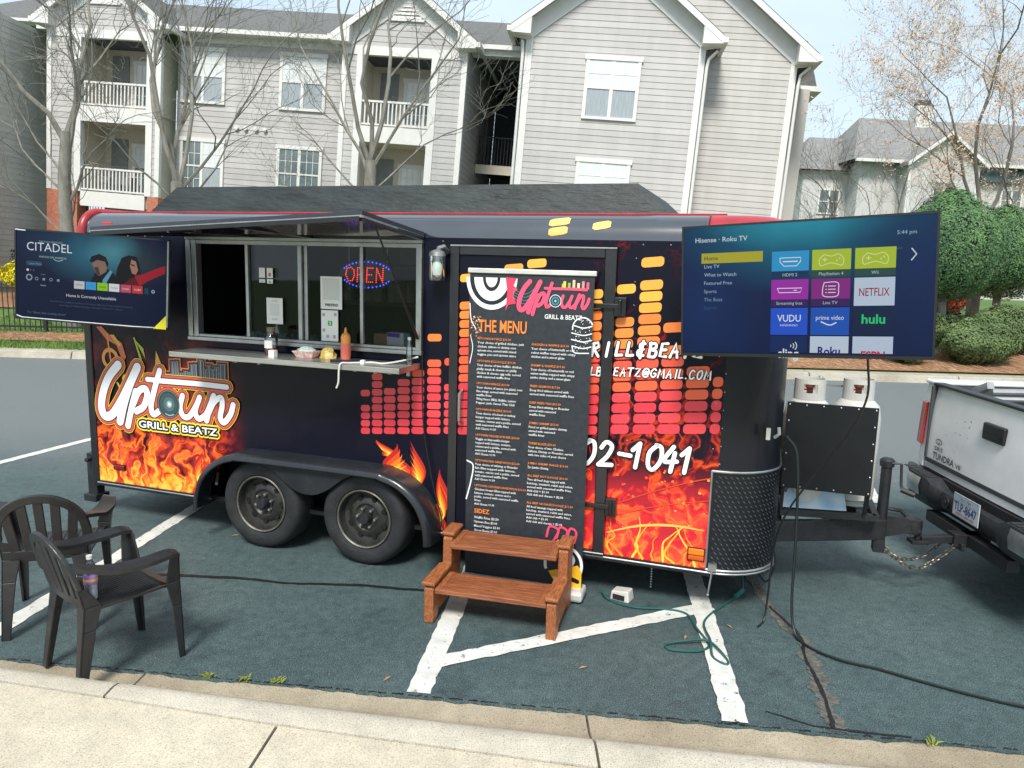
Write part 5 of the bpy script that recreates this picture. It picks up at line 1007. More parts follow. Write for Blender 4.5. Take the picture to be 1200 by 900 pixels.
# ---------------------------------------------------------------- plastic armchairs
PLA = mat('charcoal resin', (.015, .015, .017), .33, c2=(.024, .024, .026), vs=20, bump=.12, bs=150)
def chair(loc, rz, label):
    c = empty('plastic_chair', loc, rz, label, 'chair', 'charcoal plastic chairs by the kerb')     # local: +y is where the sitter faces
    b = MB()                                                     # seat shell, slightly dished, with ribs
    n_ = 12; V = []; F = []
    def seat(u, v): return (u * (.225 - .03 * (1 - v)), -.21 + .43 * v, .405 + .022 * v - .018 * (1 - u * u) * math.sin(math.pi * v * .9) - .03 * max(0, v - .85) * 6 * .5)
    for j in range(n_ + 1):
        for i in range(n_ + 1): V.append(seat(-1 + 2 * i / n_, j / n_))
    q = n_ + 1; top = [(j * q + i, j * q + i + 1, (j + 1) * q + i + 1, (j + 1) * q + i) for j in range(n_) for i in range(n_)]
    k = len(V); V2 = [(x, y, z - .012) for x, y, z in V]; edge = [(i) for i in range(q)] + [j * q + n_ for j in range(1, q)] + [n_ * q + i for i in range(n_ - 1, -1, -1)] + [j * q for j in range(n_ - 1, 0, -1)]
    F = top + [tuple(k + i for i in reversed(f)) for f in top] + [(edge[(i + 1) % len(edge)], edge[i], k + edge[i], k + edge[(i + 1) % len(edge)]) for i in range(len(edge))]
    b.add(V + V2, F); st_ = b.build('seat', PLA, c, smooth=True)
    rb_ = MB()
    for i in range(-8, 9):
        rb_.tube([tuple(Vector(seat(i / 9.5, v)) + Vector((0, 0, .001))) for v in (.12, .3, .5, .7, .9)], .0045, 5)
    rb_.build('seat_ribs', PLA, st_, smooth=True)
    # backrest: arched rim, slats, lower rail, all on a leaning curved surface
    def back(u, h): return Vector((u, -.235 - .27 * h + .16 * u * u * 2.2 * (1 - .2 * h), .40 + h))
    arch = [back(.205 * math.cos(t) * (1 if True else 1), .13 + .235 * math.sin(t) ** .8 if math.sin(t) > 0 else .13) for t in [math.pi * i / 24 for i in range(25)]]
    def strip(pts, wd, th, nm, par):
        s_ = MB(); V = []
        for i, p in enumerate(pts):
            p = Vector(p); d = (Vector(pts[min(i + 1, len(pts) - 1)]) - Vector(pts[max(0, i - 1)])).normalized(); nrm = Vector((0, 1, .25)).normalized(); r_ = d.cross(nrm).normalized(); nn_ = r_.cross(d)
            w_ = wd[i] if isinstance(wd, list) else wd
            for a, o in ((-1, -1), (1, -1), (1, 1), (-1, 1)): V.append(p + r_ * a * w_ / 2 + nn_ * o * th / 2)
        s_.add(V, [(i * 4 + j, i * 4 + (j + 1) % 4, (i + 1) * 4 + (j + 1) % 4, (i + 1) * 4 + j) for i in range(len(pts) - 1) for j in range(4)] + [(3, 2, 1, 0), tuple((len(pts) - 1) * 4 + j for j in range(4))]); return s_.build(nm, PLA, par, bevel=.004)
    strip(arch, .045, .022, 'back_rim', c)
    for i in range(-2, 3):
        u0, u1 = i * .062, i * .078; hh = .13 + .235 * (max(.0, 1 - (u1 / .205) ** 2)) ** .4
        strip([back(u0 + (u1 - u0) * t, .03 + (hh - .02) * t) for t in [k_ / 8 for k_ in range(9)]], .046, .012, 'back_slat', c)
    strip([back(-.19 + .38 * k_ / 12, .045) for k_ in range(13)], .05, .016, 'back_rail', c)
    # arms, flowing from the rim down to the front legs
    for sg in (-1, 1):
        arm = [back(sg * .185, .25), Vector((sg * .228, -.225, .635)), Vector((sg * .250, -.12, .605)), Vector((sg * .266, .03, .598)), Vector((sg * .262, .165, .606)), Vector((sg * .255, .215, .594))]
        arm = catmull(arm, 5); s_ = MB(); V = []
        for i, p in enumerate(arm):
            w_ = .030 + .022 * math.sin(math.pi * i / (len(arm) - 1)); V += [(p.x - w_, p.y, p.z - .004), (p.x + w_ * .6, p.y, p.z - .020), (p.x + w_ * .6, p.y, p.z + .0), (p.x - w_, p.y, p.z + .012)]
        m_ = len(arm); s_.add(V, [(i * 4 + j, i * 4 + (j + 1) % 4, (i + 1) * 4 + (j + 1) % 4, (i + 1) * 4 + j) for i in range(m_ - 1) for j in range(4)] + [(3, 2, 1, 0), tuple((m_ - 1) * 4 + j for j in range(4))]); s_.build('armrest', PLA, c, smooth=True)
        def leg(P, W_, nm='leg'):                                # L-section leg
            s_ = MB()
            for (p, w0), (q_, w1) in zip(zip(P, W_), zip(P[1:], W_[1:])):
                p, q_ = Vector(p), Vector(q_); t = .012
                for ax in (0, 1):
                    if ax == 0: f = lambda c_, w_: [(c_.x - sg * w_, c_.y, c_.z), (c_.x, c_.y, c_.z), (c_.x, c_.y + t * fy, c_.z), (c_.x - sg * w_, c_.y + t * fy, c_.z)]
                    else: f = lambda c_, w_: [(c_.x, c_.y, c_.z), (c_.x - sg * t, c_.y, c_.z), (c_.x - sg * t, c_.y + w_ * fy, c_.z), (c_.x, c_.y + w_ * fy, c_.z)]
                    s_.hexa(f(p, w0) + f(q_, w1))
            s_.build(nm, PLA, c, bevel=.004)
        fy = -1; leg([(sg * .235, .245, 0), (sg * .238, .235, .30), (sg * .250, .225, .44), (sg * .272, .215, .585)], [.032, .05, .075, .05])
        fy = 1; leg([(sg * .215, -.29, 0), (sg * .205, -.25, .30), (sg * .20, -.235, .42), (sg * .205, -.26, .52)], [.042, .065, .085, .04])
    return c
chair((-2.05, 3.755, 0), R(-38), 'nearer charcoal plastic armchair holding the water bottle, right of the other chair')
chair((-2.66, 4.26, 0), R(20), 'farther charcoal plastic armchair cut by the left edge, empty seat').scale = (1.06, 1.06, 1.06)
# water bottle with a purple label on the near seat
W = empty('water_bottle', (-2.085, 3.60, .408), 0, 'clear plastic water bottle with purple label on the near chair seat', 'bottle')
prof_ = [(.0, 0), (.028, 0), (.0325, .012), (.0325, .05), (.030, .058), (.0325, .066), (.0325, .14), (.030, .165), (.018, .19), (.013, .2), (.013, .212), (0, .212)]
MB().lathe(prof_, (0, 0, 0), 'z', 24, caps=False).build('bottle_body', glass('water bottle', (.98, .99, 1), .05), W, smooth=True)
MB().lathe([(.0, .003), (.029, .003), (.030, .10), (0, .10)], (0, 0, 0), 'z', 18, caps=False).build('water', mat('bottle water', (.74, .77, .80), .15, var=.12, vs=60), W, smooth=True)
MB().lathe([(.0332, .080), (.0334, .135)], (0, 0, 0), 'z', 24, caps=False).build('label', mat('purple label', (.20, .08, .42), .35, c2=(.42, .26, .56), vs=22, detail=1), W, smooth=True)
MB().lathe([(.0336, .098), (.0337, .112)], (0, 0, 0), 'z', 24, caps=False).build('label_band', pm('d8b24a'), W, smooth=True)
MB().lathe([(.0145, .210), (.0145, .228), (0, .229)], (0, 0, 0), 'z', 14, caps=False).build('cap', mat('white cap', (.6, .6, .6), .4), W, smooth=True)

# ---------------------------------------------------------------- cords and small litter on the asphalt
GRN = mat('green cord jacket', (.012, .085, .075), .45, var=.15)
def cord(P, r_, m, name, label, cat='cord', n=8): o = MB().tube(catmull(P, n), r_, 7).build(name, m, smooth=True); return tag(o, label, cat)
z = .011
cord([(.62, 4.70, .05), (.66, 4.62, z), (.80, 4.52, z), (1.0, 4.50, z), (1.12, 4.44, z), (1.14, 4.25, z), (1.16, 4.05, z), (1.08, 3.98, z), (.93, 3.99, z), (.92, 4.05, z), (1.03, 4.07, z + .012), (1.16, 4.06, z + .020), (1.22, 3.90, z), (1.20, 3.84, z), (1.15, 3.92, z), (1.17, 4.06, z + .024), (1.21, 4.35, z), (1.42, 4.62, z), (1.56, 4.78, z), (1.60, 4.90, .05), (1.62, 4.97, .14)], .0075, GRN, 'extension_lead', 'green extension cord looped over the white line by the trailer nose')
MB().tube([(1.50, 4.70, z + .008), (1.57, 4.79, z + .010)], .017, 8).build('plug', mat('teal plug', (.02, .16, .14), .4), bpy.data.objects['extension_lead'], smooth=True)
cord([(1.625, 4.38, 1.17), (1.68, 4.33, 1.05), (1.70, 4.30, .6), (1.69, 4.25, .2), (1.70, 4.18, .03), (1.74, 4.05, z), (1.86, 3.92, z), (2.02, 3.84, z), (2.2, 3.72, z), (2.4, 3.60, z), (2.62, 3.50, z), (2.9, 3.45, z), (3.6, 3.42, z), (4.6, 3.6, z), (6.5, 3.5, z)], .0085, mat('black cord', (.006, .012, .012), .4, var=0), 'extension_cable', 'long dark power cord running from the trailer nose across the asphalt to the right')
cord([(1.66, 4.62, .5), (1.70, 4.60, .30), (1.66, 4.62, .16), (1.60, 4.7, .25), (1.58, 4.75, .35)], .006, mat('black cord', (0, 0, 0)), 'looped_cable', 'short black cable looped under the trailer nose')
g = empty('power_adapter', (.755, 4.655, 0), R(-30), 'small white plastic power box lying on the asphalt right of the banner', 'power box')
MB().hexa([(-.07, -.05, 0), (.06, -.05, 0), (.06, .05, 0), (-.07, .05, 0), (-.065, -.045, .06), (.05, -.04, .075), (.05, .04, .075), (-.065, .045, .06)]).build('shell', mat('aged white plastic', (.48, .47, .44), .5, c2=(.62, .61, .58), vs=9), g, bevel=.008)
B1(-.05, .03, -.0535, -.0495, .012, .045).build('recess', mat('dark recess', (.015, .015, .015), .8, var=0), g)
# weeds growing in the joint
for i, (x, y, nb, sd_) in enumerate(((-1.52, 3.60, 34, 1), (-1.32, 3.575, 12, 2), (-1.16, 3.565, 26, 3), (1.98, 3.20, 14, 4))):
    q = random.Random(sd_); b = MB()
    for k in range(nb):
        a = q.uniform(0, 6.28); l = q.uniform(.02, .05); px_, py_ = x * 0 + q.uniform(-.03, .03), q.uniform(-.012, .012); tip = (px_ + math.cos(a) * l * .8, py_ + math.sin(a) * l * .4, l * q.uniform(.3, .9)); u = .004
        b.add([(px_ - u * math.sin(a), py_ + u * math.cos(a), 0), (px_ + u * math.sin(a), py_ - u * math.cos(a), 0), ((px_ + tip[0]) / 2 + u * math.sin(a), (py_ + tip[1]) / 2 - u * math.cos(a), tip[2] * .8), tip, ((px_ + tip[0]) / 2 - u * math.sin(a), (py_ + tip[1]) / 2 + u * math.cos(a), tip[2] * .8)], [(0, 1, 2, 3, 4)])
    o = b.build('weed', mat('weed leaf', (.16, .22, .03), .6, c2=(.32, .36, .08), vs=20), loc=(x, y, -.006)); tag(o, ('larger green weed left of the other tufts in the near gutter joint', 'tiny middle weed tuft in the near gutter joint', 'spreading green weed right of the tiny tuft in the gutter joint', 'small yellowish weed at the asphalt edge near the long cord')[i], 'weed', 'weeds in the gutter')
for i, (x, y, a) in enumerate(((.42, 3.78, .4), (1.05, 4.15, 1.2), (-2.1, 5.6, .2), (1.35, 4.30, 2.0), (-.6, 3.62, .9))):
    o = MB().add([(-.03, 0, .004), (0, -.008, .008), (.03, 0, .006), (0, .009, .010)], [(0, 1, 2, 3)]).build('fallen_leaf', mat('dry leaf', (.30, .20, .11), .8), loc=(x, y, 0)); o.rotation_euler = (0, 0, a)
    tag(o, ('dry leaf on the asphalt between the two stall lines nearest the kerb', 'dry leaf beside the loop of the green cord', 'pale scrap on the asphalt under the left end of the trailer', 'dry leaf just right of the stall line by the trailer nose', 'dry leaf by the kerb left of the steps')[i], 'leaf', 'litter on the asphalt')
# ---------------------------------------------------------------- white pickup hitched to the trailer (local x forward, y to its left, z up)
PK = empty('pickup_truck', (3.05, 4.92, 0), R(-2.2), 'white pickup truck with dark step bumper hitched to the trailer, cut by the right edge', 'pickup truck')
WHT = mat('white truck paint', (.86, .86, .88), .28, var=.07, vs=3, coat=.5); CHR = mat('worn chrome', (.62, .64, .66), .3, metal=.9, var=.3, vs=6); BPL = mat('bumper plastic', (.016, .018, .022), .5, c2=(.035, .037, .042), vs=30, bump=.3, bs=200)
def hexrow(b, A, B): b.hexa(A + B)
for sg in (1, -1):                                                    # bed sides with wheel arch
    b = MB(); y0, y1 = sg * .82, sg * .985
    prof_ = [(.16, .62), (.62, .60), (.70, .80), (.86, .97), (1.06, 1.02), (1.26, .97), (1.42, .80), (1.50, .60), (2.0, .60), (2.0, 1.30), (.16, 1.30)]
    A = [(x, y1 - sg * (.035 if z > 1.2 or z < .63 else 0), z) for x, z in prof_]; b.prism(A, (0, -sg * .02, 0)); b.build('bed_side', WHT, PK, bevel=.006)
    B1(.14, 2.0, min(sg * .82, sg * .955), max(sg * .82, sg * .955), 1.302, 1.335).build('bed_rail', WHT, PK, bevel=.012)
    B1(.12, 1.98, min(sg * .80, sg * .815), max(sg * .80, sg * .815), .75, 1.30).build('bed_inner', mat('bed liner', (.05, .055, .06), .7), PK)
    b = MB().hexa([(.12, sg * .835, .66), (.19, sg * .835, .66), (.19, sg * .955, .66), (.14, sg * .955, .66), (.145, sg * .835, 1.30), (.19, sg * .835, 1.30), (.19, sg * .945, 1.30), (.165, sg * .945, 1.30)]); b.build('corner_panel', WHT, PK, bevel=.01)
    b = MB().hexa([(.11, sg * .88, .83), (.16, sg * .88, .83), (.20, sg * .992, .83), (.125, sg * .975, .83), (.13, sg * .88, 1.16), (.16, sg * .88, 1.16), (.20, sg * .982, 1.16), (.135, sg * .965, 1.16)]); b.build('tail_light', mat('red tail lamp', (.40, .015, .02), .15, coat=.8), PK, bevel=.01)
B1(.12, 1.98, -.80, .80, .72, .75).build('bed_floor', mat('bed liner', (0, 0, 0)), PK)
B1(1.98, 2.04, -.93, .93, .62, 1.30).build('bed_head', WHT, PK)
# tailgate: slightly crowned panel with a stamped recess
tgm = MB(); n_ = 14; V = []
for j in range(9):
    for i in range(n_ + 1):
        u = -1 + 2 * i / n_; v = j / 8; x = .125 + .03 * v - .012 * math.sin(math.pi * v) + .010 * (u * u)
        if .18 < v < .85 and abs(u) < .72: x += .006
        V.append((x, u * .825, .67 + .63 * v))
q = n_ + 1; tgm.add(V, [(j * q + i, (j + 1) * q + i, (j + 1) * q + i + 1, j * q + i + 1) for j in range(8) for i in range(n_)]); TG = tgm.build('tailgate', WHT, PK, smooth=True)
MB().box(.165, .21, -.825, .825, .68, 1.285).build('tailgate_inner', WHT, TG); MB().box(.135, .215, -.83, .83, 1.302, 1.325).build('tailgate_cap', mat('dark cap', (.02, .025, .03), .45), TG, bevel=.008)
MB().box(.118, .16, -.135, .105, 1.05, 1.165).build('tailgate_handle', mat('handle black', (.010, .011, .014), .35, var=0), TG, bevel=.012); MB().box(.114, .119, -.11, .08, 1.075, 1.10).build('handle_grip', mat('handle black', (0, 0, 0)), TG)
ts = Sheet((.092, .80, .70), (0, -1, 0), (.03, 0, 1), .0004); ts.n = Vector((-1, 0, 0)); DK = pm('2a2e34')
ts.o = Vector((.118, .74, .765)); ts.ring(DK, .11, .135, .036, .046, 18, sy=.5); ts.ring(DK, .11, .138, .012, .019, 14, sy=1.1); ts.text(DK, 'SR5', .06, .068, .030, wid=.12, bold=.02); ts.text(DK, 'TUNDRA', .05, .004, .048, wid=.30, bold=.03); ts.text(DK, 'V8', .37, .004, .034, wid=.07, bold=.02)
ts.build1('badge_lettering', TG)
sc = Sheet((.1215, .35, 1.02), (0, -1, 0), (.03, 0, 1), .0003); sc.n = Vector((-1, 0, 0)); q_ = random.Random(4)
for i in range(16): sc.disc(pm('8a7c70'), q_.uniform(-.12, .12), q_.uniform(-.02, .14), q_.uniform(.002, .007), 7)
sc.build1('paint_chips', TG)
# step bumper
bp_ = empty('rear_bumper'); bp_.parent = PK
def bar_sec(y): e = abs(y) / .98; return .085 + .13 * max(0, e - .75) / .25 * .8 + (.055 if abs(y) < .38 else 0)
ys = [-.98 + 1.96 * i / 28 for i in range(29)]; b = MB(); V = []
for y in ys:
    k = bar_sec(y); mid = abs(y) < .36; zt = .66 if abs(y) > .46 else .60 + .06 * max(0, (abs(y) - .38) / .08) if abs(y) > .38 else .60
    V += [(-.10 + k, y, zt), (-.115 + k, y, .58 if not mid else .56), (-.10 + k, y, .50), (-.05 + k, y, .44), (.12, y, .44), (.12, y, zt)]
b.add(V, [(i * 6 + j, i * 6 + (j + 1) % 6, (i + 1) * 6 + (j + 1) % 6, (i + 1) * 6 + j)[::-1] for i in range(28) for j in range(6)] + [tuple(range(6)), tuple(28 * 6 + j for j in reversed(range(6)))]); b.build('bumper_shell', BPL, bp_, smooth=True)
for sg in (1, -1):
    b = MB()
    for i in range(7): b.box(.0, .085, min(sg * (.50 + .055 * i), sg * (.535 + .055 * i)), max(sg * (.50 + .055 * i), sg * (.535 + .055 * i)), .6602, .667)
    b.build('step_tread', BPL, bp_)
    V = []
    for y in [sg * (.55 + .43 * i / 9) for i in range(10)]: k = bar_sec(y); V += [(-.107 + k, y, .645), (-.120 + k, y, .585), (-.108 + k, y, .515)]
    MB().add(V, [(3 * i + j, 3 * i + 3 + j, 3 * i + 4 + j, 3 * i + 1 + j) if sg < 0 else (3 * i + 1 + j, 3 * i + 4 + j, 3 * i + 3 + j, 3 * i + j) for i in range(9) for j in range(2)]).build('chrome_end', CHR, bp_, smooth=True)
# number plate
P_ = Sheet((.016, .152, .505), (0, -1, 0), (-.03, 0, 1), .0004); P_.n = Vector((-1, 0, 0))
B1(.017, .0205, -.155, .155, .503, .658).build('plate', mat('plate white', (.62, .64, .66), .4, var=.05), bp_)
P_.rect(pm('b8c8d8'), .004, .11, .300, .148); P_.text(pm('8a2a34'), 'First in Flight', .152, .120, .018, 'CENTER', shear=.2); P_.text(pm('2f4a90'), 'TLP-8647', .152, .040, .060, 'CENTER', wid=.27, bold=.02); P_.text(pm('8a2a34'), 'NORTH CAROLINA', .152, .012, .018, 'CENTER', wid=.22, bold=.01); P_.stroke(pm('6a7078'), [(.003, .003), (.301, .003), (.301, .150), (.003, .150), (.003, .003)], .003, smooth=False)
P_.build1('plate_lettering', bp_)
MB().tube([(.02, .27, .545), (.04, .27, .545)], .045, 14).tube([(.012, .27, .545), (.02, .27, .545)], .02, 10).build('trailer_socket', BLK, bp_, smooth=True)
# hitch receiver, ball mount, under-body, bed contents
b = MB().box(-.06, .18, -.05, .05, .33, .42).box(.02, .10, -.5, .5, .34, .42).bar((-.03, 0, .375), (-.26, 0, .36), .05, .05).box(-.33, -.22, -.045, .045, .335, .36).lathe([(.02, .36), (.02, .385), (.026, .40), (.018, .43), (0, .435)], (-.28, 0, 0), 'z', 12).bar((-.02, -.09, .34), (-.02, .09, .34), .02, .05); b.build('hitch', DKM, PK, bevel=.004)
MB().box(.2, 4.9, -.45, .45, .38, .60).tube([(.30, .45, .42), (.6, .45, .42), (1.0, .30, .42)], .035, 8).build('underbody', DKM, PK)
B1(.10, .20, -.80, .80, .44, .66).build('rear_sill', DKM, PK)
b = MB().tube([(.5, .70, 1.28), (1.4, .66, 1.30)], .025, 8).tube([(.45, .62, 1.24), (1.5, .5, 1.26)], .018, 8).bar((.4, .74, 1.27), (.4, .55, 1.35), .05, .05).bar((.9, .74, 1.27), (.9, .5, 1.33), .05, .05); o = b.build('ladder_rack', mat('rack metal', (.38, .39, .40), .4, metal=.6), PK)
# cab, bonnet and wheels (beyond the frame)
b = MB().hexa([(2.05, -.96, .55), (4.0, -.96, .55), (4.0, .96, .55), (2.05, .96, .55), (2.05, -.95, 1.25), (4.05, -.95, 1.22), (4.05, .95, 1.22), (2.05, .95, 1.25)]).hexa([(2.05, -.93, 1.25), (3.95, -.93, 1.22), (3.95, .93, 1.22), (2.05, .93, 1.25), (2.18, -.74, 1.88), (3.15, -.74, 1.88), (3.15, .74, 1.88), (2.18, .74, 1.88)]).hexa([(4.0, -.95, .50), (5.25, -.92, .50), (5.25, .92, .50), (4.0, .95, .50), (4.0, -.93, 1.20), (5.2, -.88, 1.05), (5.2, .88, 1.05), (4.0, .93, 1.20)]); b.build('cab', WHT, PK, bevel=.04)
GLD = mat('dark car glass', (.012, .016, .02), .05, var=0, coat=1)
MB().poly([(2.075, .80, 1.30), (2.075, -.80, 1.30), (2.17, -.66, 1.80), (2.17, .66, 1.80)]).build('rear_window', GLD, PK)
for sg in (1, -1):
    MB().poly([(2.2, sg * .928, 1.30), (3.7, sg * .928, 1.28), (3.15, sg * .775, 1.80), (2.28, sg * .775, 1.80)]).build('side_window', GLD, PK)
    for x in (1.06, 4.45):
        t_ = MB().lathe([(.22, 0), (.30, -.015), (.36, .0), (.375, .04), (.375, .22), (.36, .25), (.22, .25)], (x, -.98, .376), 'y', 32, caps=False) if sg < 0 else MB().lathe([(.22, 0), (.30, .015), (.36, .0), (.375, -.04), (.375, -.22), (.36, -.25), (.22, -.25)], (x, .98, .376), 'y', 32, caps=False)
        wq = t_.build('wheel', RUB, PK, smooth=True); MB().lathe([(.225, .01 * -sg), (.21, -.03 * sg), (.08, -.02 * sg), (0, -.015 * sg)], (x, sg * .975, .376), 'y', 24).build('rim', CHR, wq, smooth=True)
# safety chains between coupler and hitch
def chain(P, name, parent, lab=None):
    p = catmull(P, 24); L = 0; b = MB(); k = 0; nxt = 0
    for a, c in zip(p, p[1:]):
        L += (c - a).length
        if L >= nxt:
            d = (c - a).normalized(); s_ = d.cross(Vector((0, 0, 1))); s_ = s_.normalized() if s_.length > .1 else Vector((1, 0, 0)); u = s_ if k % 2 else s_.cross(d); ln = .024
            loop = [a + d * ln * math.cos(t) + u * .012 * math.sin(t) for t in [2 * math.pi * i / 10 for i in range(11)]]; b.tube(loop, .0045, 5, False); nxt += .034; k += 1
    return b.build(name, mat('chain steel', (.11, .10, .09), .4, metal=.8, c2=(.25, .22, .18), vs=40), parent, smooth=True)
inv = TM.inverted(); Q = lambda *p: inv @ Vector(p)
chain([Q(2.50, 4.96, .40), Q(2.55, 4.90, .30), Q(2.64, 4.84, .22), Q(2.76, 4.85, .19), Q(2.90, 4.88, .25), Q(3.02, 4.88, .36)], 'safety_chain', TR)
chain([Q(2.52, 5.10, .40), Q(2.58, 5.02, .26), Q(2.68, 4.96, .21), Q(2.82, 4.98, .21), Q(2.95, 5.02, .27), Q(3.03, 5.02, .37)], 'safety_chain', TR)
# ---------------------------------------------------------------- apartment buildings (level frame, tilted against the sloping lot)
BMx = Matrix(((.99127, .11546, .06369, -.31714), (-.11648, .99311, .01263, 23.50117), (-.06179, -.01994, .99789, -.3), (0, 0, 0, 1)))
AP = empty('apartment_building', label='three-storey grey clapboard apartment building with white trim, gables and balconies behind the trailer', cat='building'); AP.matrix_world = BMx
SID = mat('grey clapboard', (.45, .437, .437), .6, var=.05, vs=1.2); SID2 = mat('cream clapboard', (.48, .468, .45), .6, var=.05, vs=1.2); TRM = mat('white trim', (.66, .66, .65), .5, var=.04); SHI = mat('roof shingle', (.085, .088, .090), .85, c2=(.15, .15, .145), vs=9, bump=.5, bs=25)
def weather(m):
    t = m.node_tree; b = t.nodes['Principled BSDF']; src = b.inputs['Base Color'].links[0].from_socket; oi = nn(t, 'ShaderNodeObjectInfo'); mr = nn(t, 'ShaderNodeMapRange'); mr.inputs[3].default_value = .93; mr.inputs[4].default_value = 1.05; t.links.new(oi.outputs['Random'], mr.inputs[0])
    co = nn(t, 'ShaderNodeTexCoord'); mp_ = nn(t, 'ShaderNodeMapping'); mp_.inputs['Scale'].default_value = (2.5, 2.5, .35); t.links.new(co.outputs['Object'], mp_.inputs[0]); n = nn(t, 'ShaderNodeTexNoise'); n.inputs['Scale'].default_value = 1.2; n.inputs['Detail'].default_value = 7; t.links.new(mp_.outputs[0], n.inputs['Vector'])
    m2 = nn(t, 'ShaderNodeMapRange'); m2.inputs[1].default_value = .3; m2.inputs[2].default_value = .7; m2.inputs[3].default_value = .90; m2.inputs[4].default_value = 1.04; t.links.new(n.outputs['Fac'], m2.inputs[0]); mu = nn(t, 'ShaderNodeMath', operation='MULTIPLY'); t.links.new(mr.outputs[0], mu.inputs[0]); t.links.new(m2.outputs[0], mu.inputs[1])
    x = nn(t, 'ShaderNodeVectorMath', operation='SCALE'); t.links.new(src, x.inputs[0]); t.links.new(mu.outputs[0], x.inputs['Scale']); t.links.new(x.outputs[0], b.inputs['Base Color'])
weather(SID); weather(SID2)
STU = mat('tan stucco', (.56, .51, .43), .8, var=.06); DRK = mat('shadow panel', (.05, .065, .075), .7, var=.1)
def clap(name, y, z0, z1, xl, xr, m, par=AP, pitch=.1785, back=True):
    """wall of lapped boards in the plane y (facing -y); xl/xr give its edges at height z"""
    w_ = MB()
    N = 10; zs = [z0 + (z1 - z0) * i / N for i in range(N + 1)]
    w_.poly([(xl(z), y + .03, z) for z in zs] + [(xr(z), y + .03, z) for z in reversed(zs)][:]) if back else None
    W_ = w_.build(name, m, par) if back else par
    z = z0
    while z < z1 - .02:
        t = min(z + pitch, z1); a, b, c, d = xl(z), xr(z), xr(t), xl(t)
        if b - a > .05: MB().hexa([(a, y - .016, z), (b, y - .016, z), (b, y + .028, z), (a, y + .028, z), (d, y - .002, t + .01), (c, y - .002, t + .01), (c, y + .028, t + .01), (d, y + .028, t + .01)]).build('clapboard', m, W_)
        z += pitch
    return W_
cst = lambda v: (lambda z: v)
def trimbox(name, *a): return B1(*a).build(name, TRM, AP)
# projecting grey gable
PK_ = 2.5; ez_ = 9.08; sl = .765
def gl(x0, ez, k, off=0): return lambda z: x0 + max(0, z - ez) / k + off
def gr_(x1, ez, k, off=0): return lambda z: x1 - max(0, z - ez) / k + off
clap('gable_wall', 0, 1.6, 11.05, gl(.0, ez_, sl), gr_(5.0, ez_, sl), SID)
MB().poly([(0, .04, -.5), (5, .04, -.5), (5, .04, 1.6), (0, .04, 1.6)]).build('lower_wall', SID, AP)
trimbox('corner_board', -.10, .10, -.035, .10, -.4, 9.12); trimbox('corner_board', 4.92, 5.10, -.035, .10, -.4, 9.12)
MB().tube([(-.20, -.10, 8.95), (-.17, -.07, 8.6), (-.16, -.06, 0)], .045, 8).build('downpipe', TRM, AP, smooth=True); MB().tube([(5.42, -.12, 8.95), (5.20, -.08, 8.72), (5.17, -.06, 8.5), (5.17, -.06, 0)], .045, 8).build('downpipe', TRM, AP, smooth=True)
def gable_roof(name, xc, hw, ez, k, y0, y1, ov=.45, th=.10):
    """two roof slopes with white rake boards and eave returns"""
    zp = ez + k * hw; r_ = None
    for sg in (-1, 1):
        a = (xc + sg * hw, ez); b = (xc, zp)
        P = [(a[0], y0 - ov, a[1] + .14), (b[0], y0 - ov, b[1] + .14), (b[0], y1, b[1] + .14), (a[0], y1, a[1] + .14)]
        r0 = MB().prism(P if sg < 0 else P[::-1], (0, 0, -th * .5)).build(name, SHI, AP)
        MB().prism([(a[0], y0 - ov - .03, a[1] + .10), (b[0], y0 - ov - .03, b[1] + .10), (b[0], y0 - ov - .03, b[1] - .10), (a[0], y0 - ov - .03, a[1] - .10)][::(1 if sg < 0 else -1)], (0, .05, 0)).build('rake_board', TRM, r0)
        MB().prism([(a[0], y0 - .045, a[1] + .04), (b[0], y0 - .045, b[1] + .04), (b[0], y0 - .045, b[1] - .56), (a[0] - sg * .50, y0 - .045, a[1] - .18), (a[0], y0 - .045, a[1] - .10)][::(1 if sg < 0 else -1)], (0, .03, 0)).build('frieze_board', TRM, r0)
        MB().poly([(a[0], y0 - ov, a[1] + .06), (b[0], y0 - ov, b[1] + .06), (b[0], y0, b[1] + .06), (a[0], y0, a[1] + .06)][::(1 if sg > 0 else -1)]).build('soffit', TRM, r0)
        MB().prism([(a[0], y0 - ov - .02, a[1] + .06), (a[0] - sg * .58, y0 - ov - .02, a[1] + .42), (a[0] - sg * .58, y0 - ov - .02, a[1] - .12), (a[0], y0 - ov - .02, a[1] - .10)][::(1 if sg > 0 else -1)], (0, ov + .02, 0)).build('eave_return', TRM, r0)
        B1(min(a[0], a[0] + sg * .12), max(a[0], a[0] + sg * .12), y0 - ov, y1, ez - .06, ez + .08).build('gutter', TRM, r0)
    return zp
gable_roof('roof_slope', 2.5, 3.02, 9.16, .765, 0, 6)
